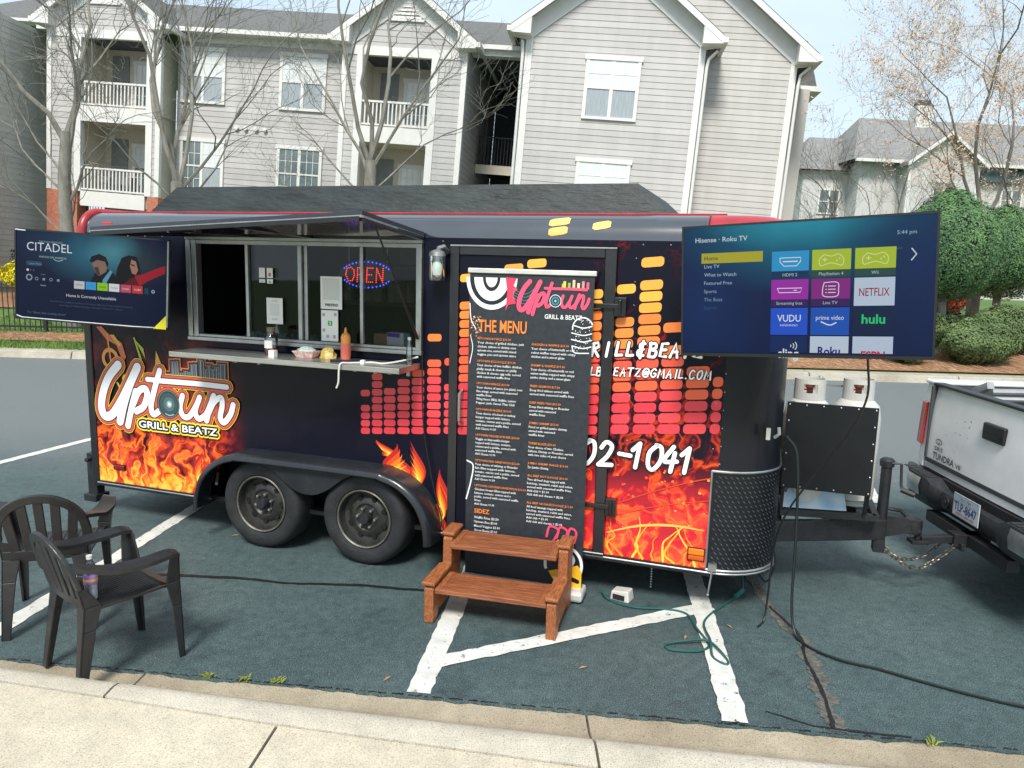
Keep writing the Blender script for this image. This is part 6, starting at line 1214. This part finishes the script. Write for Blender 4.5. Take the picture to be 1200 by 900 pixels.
# wider cream gable behind it on the right
clap('gable_wall', 1.0, 1.6, 12.1, gl(.4, 9.08, .766), gr_(7.72, 9.08, .766), SID2)
MB().poly([(.4, 1.04, -.5), (7.72, 1.04, -.5), (7.72, 1.04, 1.6), (.4, 1.04, 1.6)]).poly([(7.80, 1.1, -.5), (7.80, 12, -.5), (7.80, 12, 9.1), (7.80, 1.1, 9.1)]).build('lower_wall', SID2, AP)
trimbox('corner_board', 7.70, 7.89, .965, 1.12, -.4, 9.12); trimbox('corner_board', 8.02, 8.16, 2.9, 3.1, -.4, 9.0)
MB().tube([(8.25, .9, 8.95), (8.0, .93, 8.7), (7.97, .94, 8.4), (7.97, .94, 0)], .045, 8).build('downpipe', TRM, AP, smooth=True)
gable_roof('roof_slope', 4.06, 4.32, 9.10, .766, 1.0, 13)
MB().prism([(8.2, 3.4, 9.0), (9.1, 3.4, 9.0), (8.6, 3.4, 10.45), (8.2, 3.4, 10.5)], (0, 7, 0)).build('roof_slope', SHI, AP); trimbox('gutter', 8.2, 9.2, 3.2, 10, 8.86, 9.02); B1(7.86, 8.8, 3.0, 10, -.4, 8.86).build('side_wall', SID2, AP)
# long recessed wall and its roof
clap('clap_wall', 1.4, 1.6, 8.9, cst(-11.75), cst(-5.75), SID)
MB().poly([(-11.75, 1.44, -.5), (-5.75, 1.44, -.5), (-5.75, 1.44, 1.6), (-11.75, 1.44, 1.6)]).build('lower_wall', SID, AP)
trimbox('frieze_board', -11.75, -5.75, 1.36, 1.42, 8.72, 8.93)
MB().prism([(-20, .95, 9.02), (-20, 5.7, 11.2), (-20, 10.5, 9.02)], (20.2, 0, 0)).build('main_roof', SHI, AP)
trimbox('eave_fascia', -20, -.0, .90, 1.4, 8.93, 9.02); B1(-12.0, -5.4, .80, .90, 8.90, 9.03).build('gutter', TRM, AP); B1(-1.9, -.1, .80, .90, 8.90, 9.03).build('gutter', TRM, AP)
for i in range(4):
    x = -9.62 + .31 * i + (.05 if i > 1 else 0); MB().lathe([(.05, 0), (.075, -.05), (.06, -.09), (0, -.09)], (x, 1.38, 6.10), 'y', 12).build('vent_hood', TRM, AP)
# windows
CUR = mat('curtain behind glass', (.56, .60, .62), .25, c2=(.70, .73, .73), vs=10, stretch=(6, 1, .3), coat=.8); GRY = mat('screened glass', (.25, .29, .32), .25, c2=(.36, .40, .43), vs=10, stretch=(6, 1, .3), coat=.8); DGL = mat('dark glass', (.055, .085, .095), .1, c2=(.16, .20, .21), vs=1.6, coat=1)
def window(x0, z0, z1, y, wdt, kinds, par=AP, grid=True):
    wr = empty('window'); wr.parent = par; wr.location = (x0, y, z0); H = z1 - z0; f = MB(); t = .10
    f.box(0, t, -.05, .03, 0, H - t).box(wdt - t, wdt, -.05, .03, 0, H - t).box(-.04, wdt + .04, -.065, .03, H - t, H + .03).box(t, wdt - t, -.06, .03, 0, t * .8).box(wdt / 2 - .05, wdt / 2 + .05, -.045, .03, t * .8, H - t); f.build('frame', TRM, wr)
    zm = H * .5; gb_ = MB()
    for k, (xa, xb) in enumerate(((t, wdt / 2 - .05), (wdt / 2 + .05, wdt - t))):
        for j, (za, zb) in enumerate(((zm + .02, H - t), (t * .8, zm - .02))):
            MB().poly([(xa, -.02 + .012 * j - .012, za), (xb, -.02 + .012 * j - .012, za), (xb, -.02 + .012 * j - .012, zb), (xa, -.02 + .012 * j - .012, zb)]).build('pane', {'c': CUR, 'g': GRY, 'd': DGL}[kinds[2 * k + j]], wr)
            if grid and (kinds[2 * k + j] != 'g'):
                for q in (1, 2): gb_.box(xa + (xb - xa) * q / 3 - .009, xa + (xb - xa) * q / 3 + .009, -.040, -.033, za, zb)
                gb_.box(xa, xb, -.042, -.034, (za + zb) / 2 - .009, (za + zb) / 2 + .009)
        gb_.box(xa, xb, -.046, -.034, zm - .025, zm + .025)
    gb_.build('muntins', TRM, wr); return wr
window(1.72, 6.87, 8.64, -.02, 1.60, 'cgcg'); window(1.72, 3.97, 5.74, -.02, 1.60, 'cccc'); window(1.72, 1.07, 2.84, -.02, 1.60, 'cgcg')
window(-11.62, 6.80, 8.55, 1.38, 1.54, 'cgcg'); window(-8.22, 6.78, 8.55, 1.38, 1.57, 'cgcg'); window(-11.58, 3.90, 5.67, 1.38, 1.54, 'ddcg'); window(-8.20, 3.88, 5.65, 1.38, 1.55, 'dddd'); window(-11.58, 1.0, 2.77, 1.38, 1.54, 'cgcg'); window(-8.20, 1.0, 2.77, 1.38, 1.55, 'cgcg')
# balcony bays
def bay(xl, xr, ol, or_, brick, name):
    y = .4
    clap('bay_wall', y, 3.56, 8.40, cst(xl), cst(ol), SID); clap('bay_wall', y, 3.56, 8.40, cst(or_), cst(xr), SID)
    xc = (xl + xr) / 2; hw = (xr - xl) / 2 + .33
    clap('gable_wall', y, 8.62, 8.62 + .75 * (hw - .35), gl(xl, 8.75, .75), gr_(xr, 8.75, .75), SID)
    trimbox('beam', xl + .02, xr - .02, y - .03, y + .14, 8.40, 8.66)
    gable_roof('roof_slope', xc, hw, 8.78, .75, y, 5.2, .35)
    v = MB()
    for k in range(6): v.prism([(xc - .45 + .06 * k, y - .06, 9.50 + .11 * k), (xc + .45 - .06 * k, y - .06, 9.50 + .11 * k), (xc + .45 - .06 * k, y - .02, 9.59 + .11 * k), (xc - .45 + .06 * k, y - .02, 9.59 + .11 * k)], (0, .02, -.01))
    v.build('louvre', TRM, AP); trimbox('louvre_sill', xc - .56, xc + .56, y - .07, y - .02, 9.42, 9.49)
    for x0, x1 in ((ol - .10, ol + .12), (or_ - .12, or_ + .10)): trimbox('column', x0, x1, y - .04, y + .16, 3.58, 8.40)
    trimbox('corner_board', xl - .04, xl + .12, y - .045, y + .1, 3.58, 8.62); trimbox('corner_board', xr - .12, xr + .04, y - .045, y + .1, 3.58, 8.62)
    BR = mat('red brick', (.36, .115, .065), .85, c2=(.52, .21, .14), vs=14, bump=.5, bs=30) if brick else SID
    for x0, x1 in ((xl - .03, ol + .02), (or_ - .02, xr + .03)): B1(x0, x1, y - .03, y + .4, -2.4, 3.57).build('brick_pier', BR, AP)
    for zb in (6.32, 3.62):                                          # two balconies
        trimbox('balcony_fascia', ol + .12, or_ - .12, y - .02, y + .08, zb - .50, zb - .02); B1(ol, or_, y + .08, 1.8, zb - .45, zb - .08).build('balcony_floor', STU, AP)
        rl = MB().box(ol + .12, or_ - .12, y + .0, y + .07, zb + .70, zb + .76).box(ol + .12, or_ - .12, y + .01, y + .06, zb + .02, zb + .07); RL = rl.build('railing', TRM, AP)
        bl = MB(); x = ol + .2
        while x < or_ - .15: bl.box(x, x + .042, y + .018, y + .052, zb + .07, zb + .70); x += .125
        bl.build('balusters', TRM, RL, kind='stuff')
        B1(ol, or_, 1.8, 1.9, zb - .1, zb + 2.75 if zb < 5 else 8.5).build('recess_back', STU, AP); window(ol + 1.05, zb + .25, zb + 1.75, 1.77, 1.4, 'cdcd' if zb > 5 else 'cdcd'); B1(ol + .25, ol + .85, 1.76, 1.8, zb - .05, zb + 1.9).build('balcony_door', mat('door grey', (.18, .20, .20), .5), AP)
        B1(ol - .06, ol, y + .16, 1.8, zb - .1, zb + 2.3).build('recess_side', STU, AP); B1(or_, or_ + .06, y + .16, 1.8, zb - .1, zb + 2.3).build('recess_side', STU, AP)
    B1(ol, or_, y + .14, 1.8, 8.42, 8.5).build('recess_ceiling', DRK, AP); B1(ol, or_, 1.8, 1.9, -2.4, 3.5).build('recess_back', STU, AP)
bay(-15.6, -11.75, -14.57, -12.08, True, 'left'); bay(-5.75, -1.92, -5.22, -2.86, False, 'mid')
# small balcony furniture seen through the rails
for i in range(5):
    q_ = random.Random(i); B1(-14.1 + .42 * i, -13.85 + .42 * i, .9, 1.2, 3.55, 3.9 + q_.uniform(0, .3)).build('balcony_planter', mat('planter dark', (.035, .045, .06), .6, c2=(.3, .3, .3), vs=5), AP)
# breezeways: side walls with boards, dark landing, railing
def side_clap(x, y0, y1, z0, z1, sg, m=SID):
    W_ = MB().poly([(x, y0, z0), (x, y1, z0), (x, y1, z1), (x, y0, z1)]).build('breezeway_wall', m, AP); z = z0
    while z < z1 - .02:
        t = min(z + .1785, z1); MB().hexa([(x + sg * .017, y0, z), (x + sg * .017, y1, z), (x + sg * .002, y1, z), (x + sg * .002, y0, z), (x + sg * .005, y0, t), (x + sg * .005, y1, t), (x + sg * .002, y1, t), (x + sg * .002, y0, t)]).build('clapboard', m, W_); z += .1785
side_clap(-1.90, .55, 6.5, 3.4, 8.72, 1); side_clap(-16.5, -5.5, 3.5, -.9, 8.72, 1, SID2)
for xa, xb in ((-1.88, -.12), (-16.48, -15.62)):
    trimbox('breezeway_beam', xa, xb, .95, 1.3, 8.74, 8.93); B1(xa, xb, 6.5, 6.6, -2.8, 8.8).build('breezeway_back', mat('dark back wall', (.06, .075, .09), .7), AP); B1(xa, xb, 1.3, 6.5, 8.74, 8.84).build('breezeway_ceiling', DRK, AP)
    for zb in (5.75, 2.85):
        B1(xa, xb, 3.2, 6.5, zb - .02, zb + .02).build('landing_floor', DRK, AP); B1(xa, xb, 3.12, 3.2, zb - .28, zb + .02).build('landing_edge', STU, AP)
        r_ = MB().box(xa, xb, 3.14, 3.18, zb + .92, zb + .96)
        x = xa + .06
        while x < xb: r_.box(x, x + .02, 3.15, 3.17, zb + .02, zb + .92); x += .11
        r_.box(xa + .25, xa + .32, 3.13, 3.20, zb + .02, zb + 1.9); r_.build('landing_rail', mat('black iron', (.015, .016, .018), .5), AP)
B1(-.14, -.10, .1, 6.5, -.4, 8.9).build('breezeway_wall', SID, AP)
for z in (6.85, 4.9): MB().box(-.24, -.14, .75, .9, z, z + .06).build('wall_light', TRM, AP)
# left wing beyond the second breezeway
MB().poly([(-26, -5.5, -2.8), (-16.5, -5.5, -2.8), (-16.5, -5.5, 8.8), (-26, -5.5, 8.8)]).build('wing_wall', SID, AP); trimbox('corner_board', -16.6, -16.47, -5.55, -5.4, -2.4, 8.8)
# ---------------------------------------------------------------- second building far on the right
FB = empty('neighbour_building', label='distant grey apartment building with hipped roofs and a white chimney behind the hedges', cat='building'); FB.matrix_world = Matrix.Translation((0, 0, 0)) @ Matrix(((1, 0, .0, 0), (-.02, 1, 0, 0), (-.045, 0, 1, .9), (0, 0, 0, 1)))
FSH = mat('pale far shingle', (.17, .17, .172), .85, c2=(.24, .24, .238), vs=5, bump=.4, bs=20)  # far roof shingle lightened: distance haze is mixed into its colour
FW = mat('pale far siding', (.50, .50, .50), .7, var=.06)
def fbox(*a): return B1(*a).build('wall', FW, FB)
fbox(19.3, 32, 46, 54, -1, 8.2); fbox(16.6, 20.6, 47.5, 54, -1, 7.75); fbox(21.6, 25.3, 44.6, 46, -1, 8.1)
MB().add([(18.6, 45.3, 8.2), (33, 45.3, 8.2), (33, 54.5, 8.2), (18.6, 54.5, 8.2), (20.6, 50, 11.4), (33, 50, 11.4)], [(0, 1, 5, 4), (1, 2, 5), (2, 3, 4, 5), (3, 0, 4)]).build('roof', FSH, FB)
MB().add([(16.0, 47, 7.75), (20.6, 47, 7.75), (20.6, 54, 7.75), (16.0, 54, 7.75), (17.6, 50, 10.1), (20.6, 50, 10.1)], [(0, 1, 5, 4), (2, 3, 4, 5), (3, 0, 4)]).build('roof', FSH, FB)
MB().prism([(21.6, 44.6, 8.1), (25.3, 44.6, 8.1), (23.45, 44.6, 9.5)], (0, 1, 0)).build('gable', FW, FB)
for sg in (-1, 1): MB().prism([(23.45 + sg * 2.2, 44.2, 7.85), (23.45, 44.2, 9.62), (23.45, 44.2, 9.80), (23.45 + sg * 2.2, 44.2, 8.05)][::sg], (0, 5, 0)).build('gable_roof', FSH, FB); MB().prism([(23.45 + sg * 2.25, 44.12, 7.80), (23.45, 44.12, 9.58), (23.45, 44.12, 9.78), (23.45 + sg * 2.25, 44.12, 8.0)][::sg], (0, .07, 0)).build('rake_board', TRM, FB)
B1(23.75, 24.75, 49.2, 50.2, 9.5, 12.15).build('chimney', TRM, FB); B1(23.9, 24.6, 49.35, 50.05, 12.152, 12.5).build('chimney_cap', DRK, FB)
for a in ((18.7, 45.2, 45.35, 21.6), (25.3, 45.2, 45.35, 33)): B1(a[0], a[3], a[1], a[2], 8.08, 8.25).build('fascia', TRM, FB)
for a in (21.45, 25.25): B1(a, a + .18, 44.52, 44.7, -1, 8.05).build('corner_board', TRM, FB)
for x, z in ((22.9, 5.6), (27.6, 5.6), (30, 5.6), (27.6, 6.9), (17.6, 5.2)): 
    yw = 44.58 if 21.6 < x < 25 else (45.98 if x > 20 else 47.48); window(x, z, z + 1.5, yw, 1.3, 'dddd', FB, False)

B1(26.2, 29.2, 45.6, 45.98, 7.3, 7.9).build('porch_band', mat('porch shade', (.05, .08, .09), .6), FB)
# ---------------------------------------------------------------- fence, shrubs and trees
FN = empty('iron_fence', (-12.0, 17.5, 0), 0, 'black iron picket fence on the grass bank behind the left television', 'fence'); IRON = mat('black iron', (.015, .016, .018), .5)
for i in range(6):
    x = -6 + 2.4 * i; z0 = bank(-12 + x, 17.5); B1(x - .035, x + .035, -.035, .035, z0 - .1, z0 + 1.2).build('post', IRON, FN)
    if i < 5:
        B1(x + .036, x + 2.364, -.015, .015, z0 + .98, z0 + 1.02).build('rail', IRON, FN); B1(x + .036, x + 2.364, -.015, .015, z0 + .10, z0 + .14).build('rail', IRON, FN)
        for k in range(19): B1(x + .12 * (k + 1) - .008, x + .12 * (k + 1) + .008, -.008, .008, z0 + .03, z0 + 1.12).build('picket', IRON, FN)
def leaf_cloud(name, center, radii, n, size, m, seed, par=None, shape=None, inner=.55, lmp=.07):
    q = random.Random(seed); b = MB(); cx, cy, cz = center; k = 0; ph = [q.uniform(0, 6.28) for _ in range(6)]
    while k < n:
        d = Vector((q.gauss(0, 1), q.gauss(0, 1), q.gauss(0, 1))).normalized(); r_ = inner + (1 - inner) * q.random() ** .6
        lump = 1 + lmp * math.sin(d.x * 5 + ph[0]) * math.sin(d.z * 6 + ph[1]) + lmp * .85 * math.sin(d.y * 9 + ph[2] + d.z * 7) + .03 * math.sin(d.x * 17 + ph[3])
        f = shape(d) if shape else 1
        p = Vector((cx + d.x * radii[0] * r_ * lump * f, cy + d.y * radii[1] * r_ * lump * f, cz + d.z * radii[2] * r_ * lump))
        nv = (d * 1.25 + Vector((q.uniform(-1, 1), q.uniform(-1, 1), q.uniform(-.5, 1))) * .7).normalized(); u = nv.orthogonal().normalized(); w_ = nv.cross(u); a = q.uniform(0, 6.28); e1 = u * math.cos(a) + w_ * math.sin(a); e2 = nv.cross(e1); s_ = size * q.uniform(.6, 1.4)
        b.add([p - e1 * s_, p - e2 * s_ * .45, p + e1 * s_, p + e2 * s_ * .45], [(0, 1, 2, 3)]); k += 1
    o = b.build(name, m, par)
    return o
def foliage(name, a, b_, scale=1.6): return mat(name, a, .55, c2=b_, vs=scale, spec=.3, detail=7)
HOL = foliage('holly leaf', (.045, .115, .050), (.14, .26, .095)); HOLc = mat('inner twigs', (.014, .022, .012), .9)
BOX_ = foliage('boxwood leaf', (.06, .105, .036), (.17, .24, .09)); YEL = foliage('forsythia bloom', (.50, .42, .01), (.72, .66, .03), 2.5); DGR = foliage('dark shrub leaf', (.015, .045, .02), (.045, .09, .035))
BARK = mat('pale bark', (.135, .13, .11), .9, c2=(.25, .24, .21), vs=9, bump=.6, bs=25, stretch=(1, 1, .35)); BARK2 = mat('grey bark', (.13, .12, .10), .9, c2=(.22, .20, .175), vs=9, bump=.5, bs=25, stretch=(1, 1, .35))
def solid(b, c, r_, n=14, m=9, q=None):
    V = []; q = q or random.Random(1)
    for j in range(m + 1):
        for i in range(n): t = math.pi * j / m; a = 2 * math.pi * i / n; k = q.uniform(.9, 1.05); V.append((c[0] + r_[0] * k * math.sin(t) * math.cos(a), c[1] + r_[1] * k * math.sin(t) * math.sin(a), c[2] + r_[2] * k * math.cos(t)))
    b.add(V, [(j * n + i, j * n + (i + 1) % n, (j + 1) * n + (i + 1) % n, (j + 1) * n + i)[::-1] for j in range(m) for i in range(n)])
def topiary(x, y, w_, z0, z1, trunkr, label, seed):
    g = bank(x, y); r_ = empty('clipped_holly_tree', (x, y, g - .05), 0, label, 'tree', 'clipped evergreen trees on the right'); zc = (z0 + z1) / 2 - g; hz = (z1 - z0) / 2
    MB().tube([(0, 0, 0), (.03, 0, .6), (-.02, 0, z0 - g + .3), (0, 0, zc)], [trunkr * 1.2, trunkr, trunkr * .9, trunkr * .5], 8).build('trunk', BARK, r_, smooth=True)
    b = MB(); solid(b, (0, 0, zc), (w_ * .74, w_ * .74, hz * .8), q=random.Random(seed)); b.build('crown_core', HOLc, r_, smooth=True)
    leaf_cloud('crown', (0, 0, zc), (w_, w_, hz), 42000, .026, HOL, seed, r_, (lambda d: (1.0 if d.z < 0 else max(.35, 1 - .42 * d.z ** 1.6))), .8, .022)
topiary(9.85, 17.6, 1.22, 1.6, 4.15, .10, 'clipped evergreen tree directly behind the right edge of the large television', 11)
topiary(12.35, 19.6, 1.2, 1.62, 4.0, .10, 'clipped evergreen tree between the two other clipped trees on the right', 12)
topiary(14.9, 21.0, 1.35, 1.6, 4.6, .12, 'clipped evergreen tree cut by the right edge of the photo', 13)
def shrub(x, y, rx, ry, h, m, label, seed, n=14000, size=.028, name='boxwood_shrub', group='low shrubs on the right bed', cat='shrub'):
    g = bank(x, y); r_ = empty(name, (x, y, g + .02), 0, label, cat, group); b = MB(); solid(b, (0, 0, h * .48), (rx * .80, ry * .80, h * .46), q=random.Random(seed)); b.build('inner_twigs', HOLc, r_, smooth=True)
    sq = lambda d: 1 + .12 * (1 - abs(d.z))
    leaf_cloud('leaves', (0, 0, h * .52), (rx, ry, h * .52), n, size, m, seed, r_, sq, .75)
    MB().tube([(0, 0, -.05), (0, 0, h * .4)], .03, 6).build('stem', BARK2, r_)
shrub(10.15, 16.55, .80, .60, 1.0, BOX_, 'rounded boxwood shrub in front at the right, beside the mulch edge', 21, 18000); shrub(8.55, 16.4, .42, .42, .78, BOX_, 'small boxwood shrub just under the corner of the large television', 22, 8000)
shrub(9.6, 17.9, .9, .6, 1.05, BOX_, 'dark boxwood hedge section behind the two front shrubs', 23, 14000); shrub(11.4, 17.7, 1.0, .6, 1.08, BOX_, 'boxwood hedge section at the right edge under the clipped trees', 24, 14000); shrub(7.6, 17.8, .9, .6, 1.0, BOX_, 'boxwood hedge section hidden mostly by the television', 25, 9000)
shrub(13.4, 24.0, 1.1, .8, 1.6, foliage('red shrub leaf', (.25, .045, .03), (.42, .10, .06)), 'reddish shrub seen between the clipped tree trunks', 26, 5000, .05, 'red_shrub')
for i, (x, y, rx, h, lb) in enumerate(((-13.4, 22.2, 1.3, 1.25, 'yellow flowering shrub at the left edge behind the fence'), (-11.2, 22.4, 1.2, 1.2, 'yellow flowering shrub behind the left television'))):
    shrub(x, y, rx, .9, h, YEL, lb, 31 + i, 9000, .05, 'forsythia_shrub', 'yellow shrubs behind the fence')
for i, (x, lb) in enumerate(((-14.2, 'dark green shrub above the yellow one at the left edge'), (-11.8, 'dark green shrub behind the yellow ones next to the brick pier'))): shrub(x, 23.9, 1.3, .7, 1.75, DGR, lb, 41 + i, 5000, .05, 'evergreen_shrub', 'dark shrubs against the building')
# ---- bare and budding trees: recursive limbs
def limbs(stems, seed, levels, spread, ratio, up, kids, base_r, minr=.0035, droop=0):
    q = random.Random(seed); thick, thin, tips = MB(), MB(), []
    def grow(p, d, L, r_, lv):
        n_ = 5 if lv < 2 else 4; pts = [p]; rad = [r_]; dd = d.copy()
        for i in range(n_):
            dd = (dd + Vector((q.gauss(0, 1), q.gauss(0, 1), q.gauss(0, .6))) * .13 * (1 + .3 * lv) + Vector((0, 0, up * .06))).normalized(); pts.append(pts[-1] + dd * L / n_); rad.append(max(minr, r_ * (1 - .62 * (i + 1) / n_)))
        (thick if r_ > .022 else thin).tube(pts, rad, 7 if r_ > .05 else (5 if r_ > .022 else 3), False)
        if lv >= levels: tips.append((pts[-1], dd)); tips.append((pts[-2], dd)); return
        for k in range(kids[min(lv, len(kids) - 1)]):
            t = q.uniform(.25, 1) if k else 1; i = min(n_ - 1, int(t * n_)); f = t * n_ - i; bp = pts[i].lerp(pts[i + 1], min(1, f)); ax = dd.orthogonal().normalized(); ax.rotate(Matrix.Rotation(q.uniform(0, 6.28), 3, dd)); nd = (dd * 1.0 + ax * spread * q.uniform(.5, 1.25) + Vector((0, 0, up * .15))).normalized(); nd = (nd + Vector((0, 0, -droop * q.random()))).normalized()
            grow(bp, nd, L * ratio * q.uniform(.7, 1.15), max(minr, rad[i] * (.78 if k == 0 else .55)), lv + 1)
    for p, d, L, r_, lv in stems: grow(Vector(p), Vector(d).normalized(), L, r_, lv)
    return thick, thin, tips
def tree(name, loc, trunk, stems, seed, label, levels=5, spread=.62, ratio=.64, up=.7, kids=(3, 4, 4, 4, 3), leaves=None, bark=BARK, group='bare trees in front of the apartments', minr=.0035):
    g = bank(loc[0], loc[1]) if loc[1] < 27 else .84; r_ = empty(name, (loc[0], loc[1], g - .1), 0, label, 'tree', group)
    stems = [(p, (d[0] * .8, d[1] * .8, d[2]), L, r * .78, lv) for p, d, L, r, lv in stems]
    th, tn, tips = limbs(stems, seed, levels, spread, ratio, up, kids, .1, minr)
    if trunk: th.tube([t[:3] for t in trunk], [t[3] for t in trunk], 10, False)
    th.build('trunk', bark, r_, smooth=True); tn.build('crown', bark, r_, smooth=False)
    if leaves:
        m, per, size = leaves; q = random.Random(seed + 1); b = MB()
        for p, d in tips:
            for k in range(per):
                c = p + Vector((q.gauss(0, 1), q.gauss(0, 1), q.gauss(0, 1))) * .12 - d * q.uniform(0, .3); u = Vector((q.uniform(-1, 1), q.uniform(-1, 1), q.uniform(-1, 1))).normalized(); v = u.orthogonal().normalized(); s_ = size * q.uniform(.5, 1.3); b.add([c - u * s_, c - v * s_ * .5, c + u * s_, c + v * s_ * .5], [(0, 1, 2, 3)])
        b.build('buds', m, r_)
    return r_
# left tree: one trunk dividing high
tree('bare_tree', (-10.45, 18.0), [(0, 0, 0, .19), (.02, 0, 1.3, .165), (-.02, 0, 2.6, .15), (0, 0, 3.6, .14), (.12, 0, 4.6, .12)],
     [((.05, 0, 4.4), (-.35, 0, 1), 3.2, .085, 1), ((.12, 0, 4.5), (.10, -.1, 1), 3.6, .10, 1), ((.10, 0, 4.0), (.38, .1, 1), 3.0, .07, 1), ((0, 0, 3.2), (-.8, -.2, .75), 2.4, .045, 2), ((0, 0, 2.9), (.6, -.3, .8), 2.2, .05, 2), ((-.02, 0, 2.2), (-.9, .1, .45), 2.2, .035, 2), ((0, 0, 3.6), (-.7, .3, .6), 2.3, .04, 2), ((.0, 0, 2.4), (.5, .4, .5), 1.8, .03, 3)], 5, 'bare tree with one thick pale trunk at the far left before the brick pier', kids=(4, 5, 5, 4, 3))
tree('bare_tree', (-8.05, 18.4), [(0, 0, 0, .20), (0, 0, 1.2, .18), (.02, 0, 2.6, .17), (.04, 0, 3.5, .16)],
     [((.0, 0, 3.2), (-.42, 0, 1), 4.2, .085, 1), ((0, 0, 3.4), (-.22, .1, 1), 4.6, .085, 1), ((.06, 0, 3.4), (.03, -.05, 1), 4.8, .085, 1), ((.08, 0, 3.4), (.18, .1, 1), 4.4, .075, 1), ((.08, 0, 3.3), (.42, -.1, .9), 3.2, .055, 2), ((0, 0, 3.0), (-.8, -.1, .7), 2.4, .04, 2), ((.06, 0, 3.0), (.75, .1, .55), 2.4, .04, 2)], 8, 'bare multi-stemmed tree between the left balconies and the clapboard wall', kids=(4, 5, 4, 4, 3))
tree('bare_tree', (-3.55, 18.8), [(0, 0, 0, .19), (0, 0, 1.4, .17), (-.02, 0, 2.8, .155), (.02, 0, 4.2, .13)],
     [((0, 0, 3.8), (-.5, 0, 1), 3.6, .06, 1), ((0, 0, 4.1), (-.22, .1, 1), 4.4, .075, 1), ((.02, 0, 4.2), (.02, -.1, 1), 4.6, .08, 1), ((.04, 0, 4.2), (.24, .1, 1), 4.4, .075, 1), ((.05, 0, 4.0), (.45, -.05, 1), 3.6, .06, 1), ((0, 0, 3.2), (-.9, -.1, .6), 2.6, .04, 2), ((0, 0, 3.4), (.8, -.2, .55), 2.4, .045, 2), ((0, 0, 2.9), (-.8, .2, .35), 2.2, .03, 2)], 13, 'bare spreading tree in front of the middle balconies above the serving window', kids=(4, 5, 4, 4, 3))
BUD = foliage('tan spring buds', (.44, .28, .19), (.60, .44, .27), 1.2)
tree('budding_tree', (12.6, 21.0), [(0, 0, 0, .17), (0, 0, 1.5, .15), (-.05, 0, 3.0, .13)],
     [((-.05, 0, 2.8), (-.45, 0, 1), 3.8, .07, 1), ((0, 0, 3.0), (-.12, -.1, 1), 4.4, .08, 1), ((0, 0, 3.0), (.30, .1, 1), 4.2, .075, 1), ((0, 0, 2.6), (.75, 0, .8), 3.2, .055, 1), ((0, 0, 2.6), (-.95, .1, .65), 3.0, .05, 1)], 21, 'tall budding tree with tan spring leaves at the right edge', levels=6, kids=(3, 4, 4, 3, 3), minr=.0025, leaves=(BUD, 4, .040), bark=BARK2, group='trees on the right')
for i, (x, y, h, lb) in enumerate(((11.2, 27.5, 1.0, 'slim bare tree closest to the corner of the big gable'), (14.2, 29.0, .95, 'bare tree in front of the distant left hipped roof'), (17.3, 32.0, 1.0, 'budding bare tree in front of the distant white gable'), (12.6, 33.0, .9, 'faint bare tree behind the slim one beside the big gable'), (23.0, 33.0, 1.0, 'tan budding tree before the distant chimney'))):
    tree('young_tree', (x, y), [(0, 0, 0, .12), (0, 0, 2.0 * h, .10)], [((0, 0, 1.6 * h), (-.3, 0, 1), 3.0 * h, .05, 1), ((0, 0, 1.9 * h), (.05, .1, 1), 3.6 * h, .06, 1), ((0, 0, 1.8 * h), (.4, -.1, 1), 3.0 * h, .05, 1), ((0, 0, 1.3 * h), (-.9, .1, .8), 2.4 * h, .035, 2), ((0, 0, 1.4 * h), (.9, .1, .8), 2.4 * h, .035, 2)], 60 + i, lb, levels=5, kids=(4, 4, 3, 3, 3), leaves=(BUD, 3, .045) if i in (2, 4) else None, bark=BARK2, group='trees on the right', minr=.004)
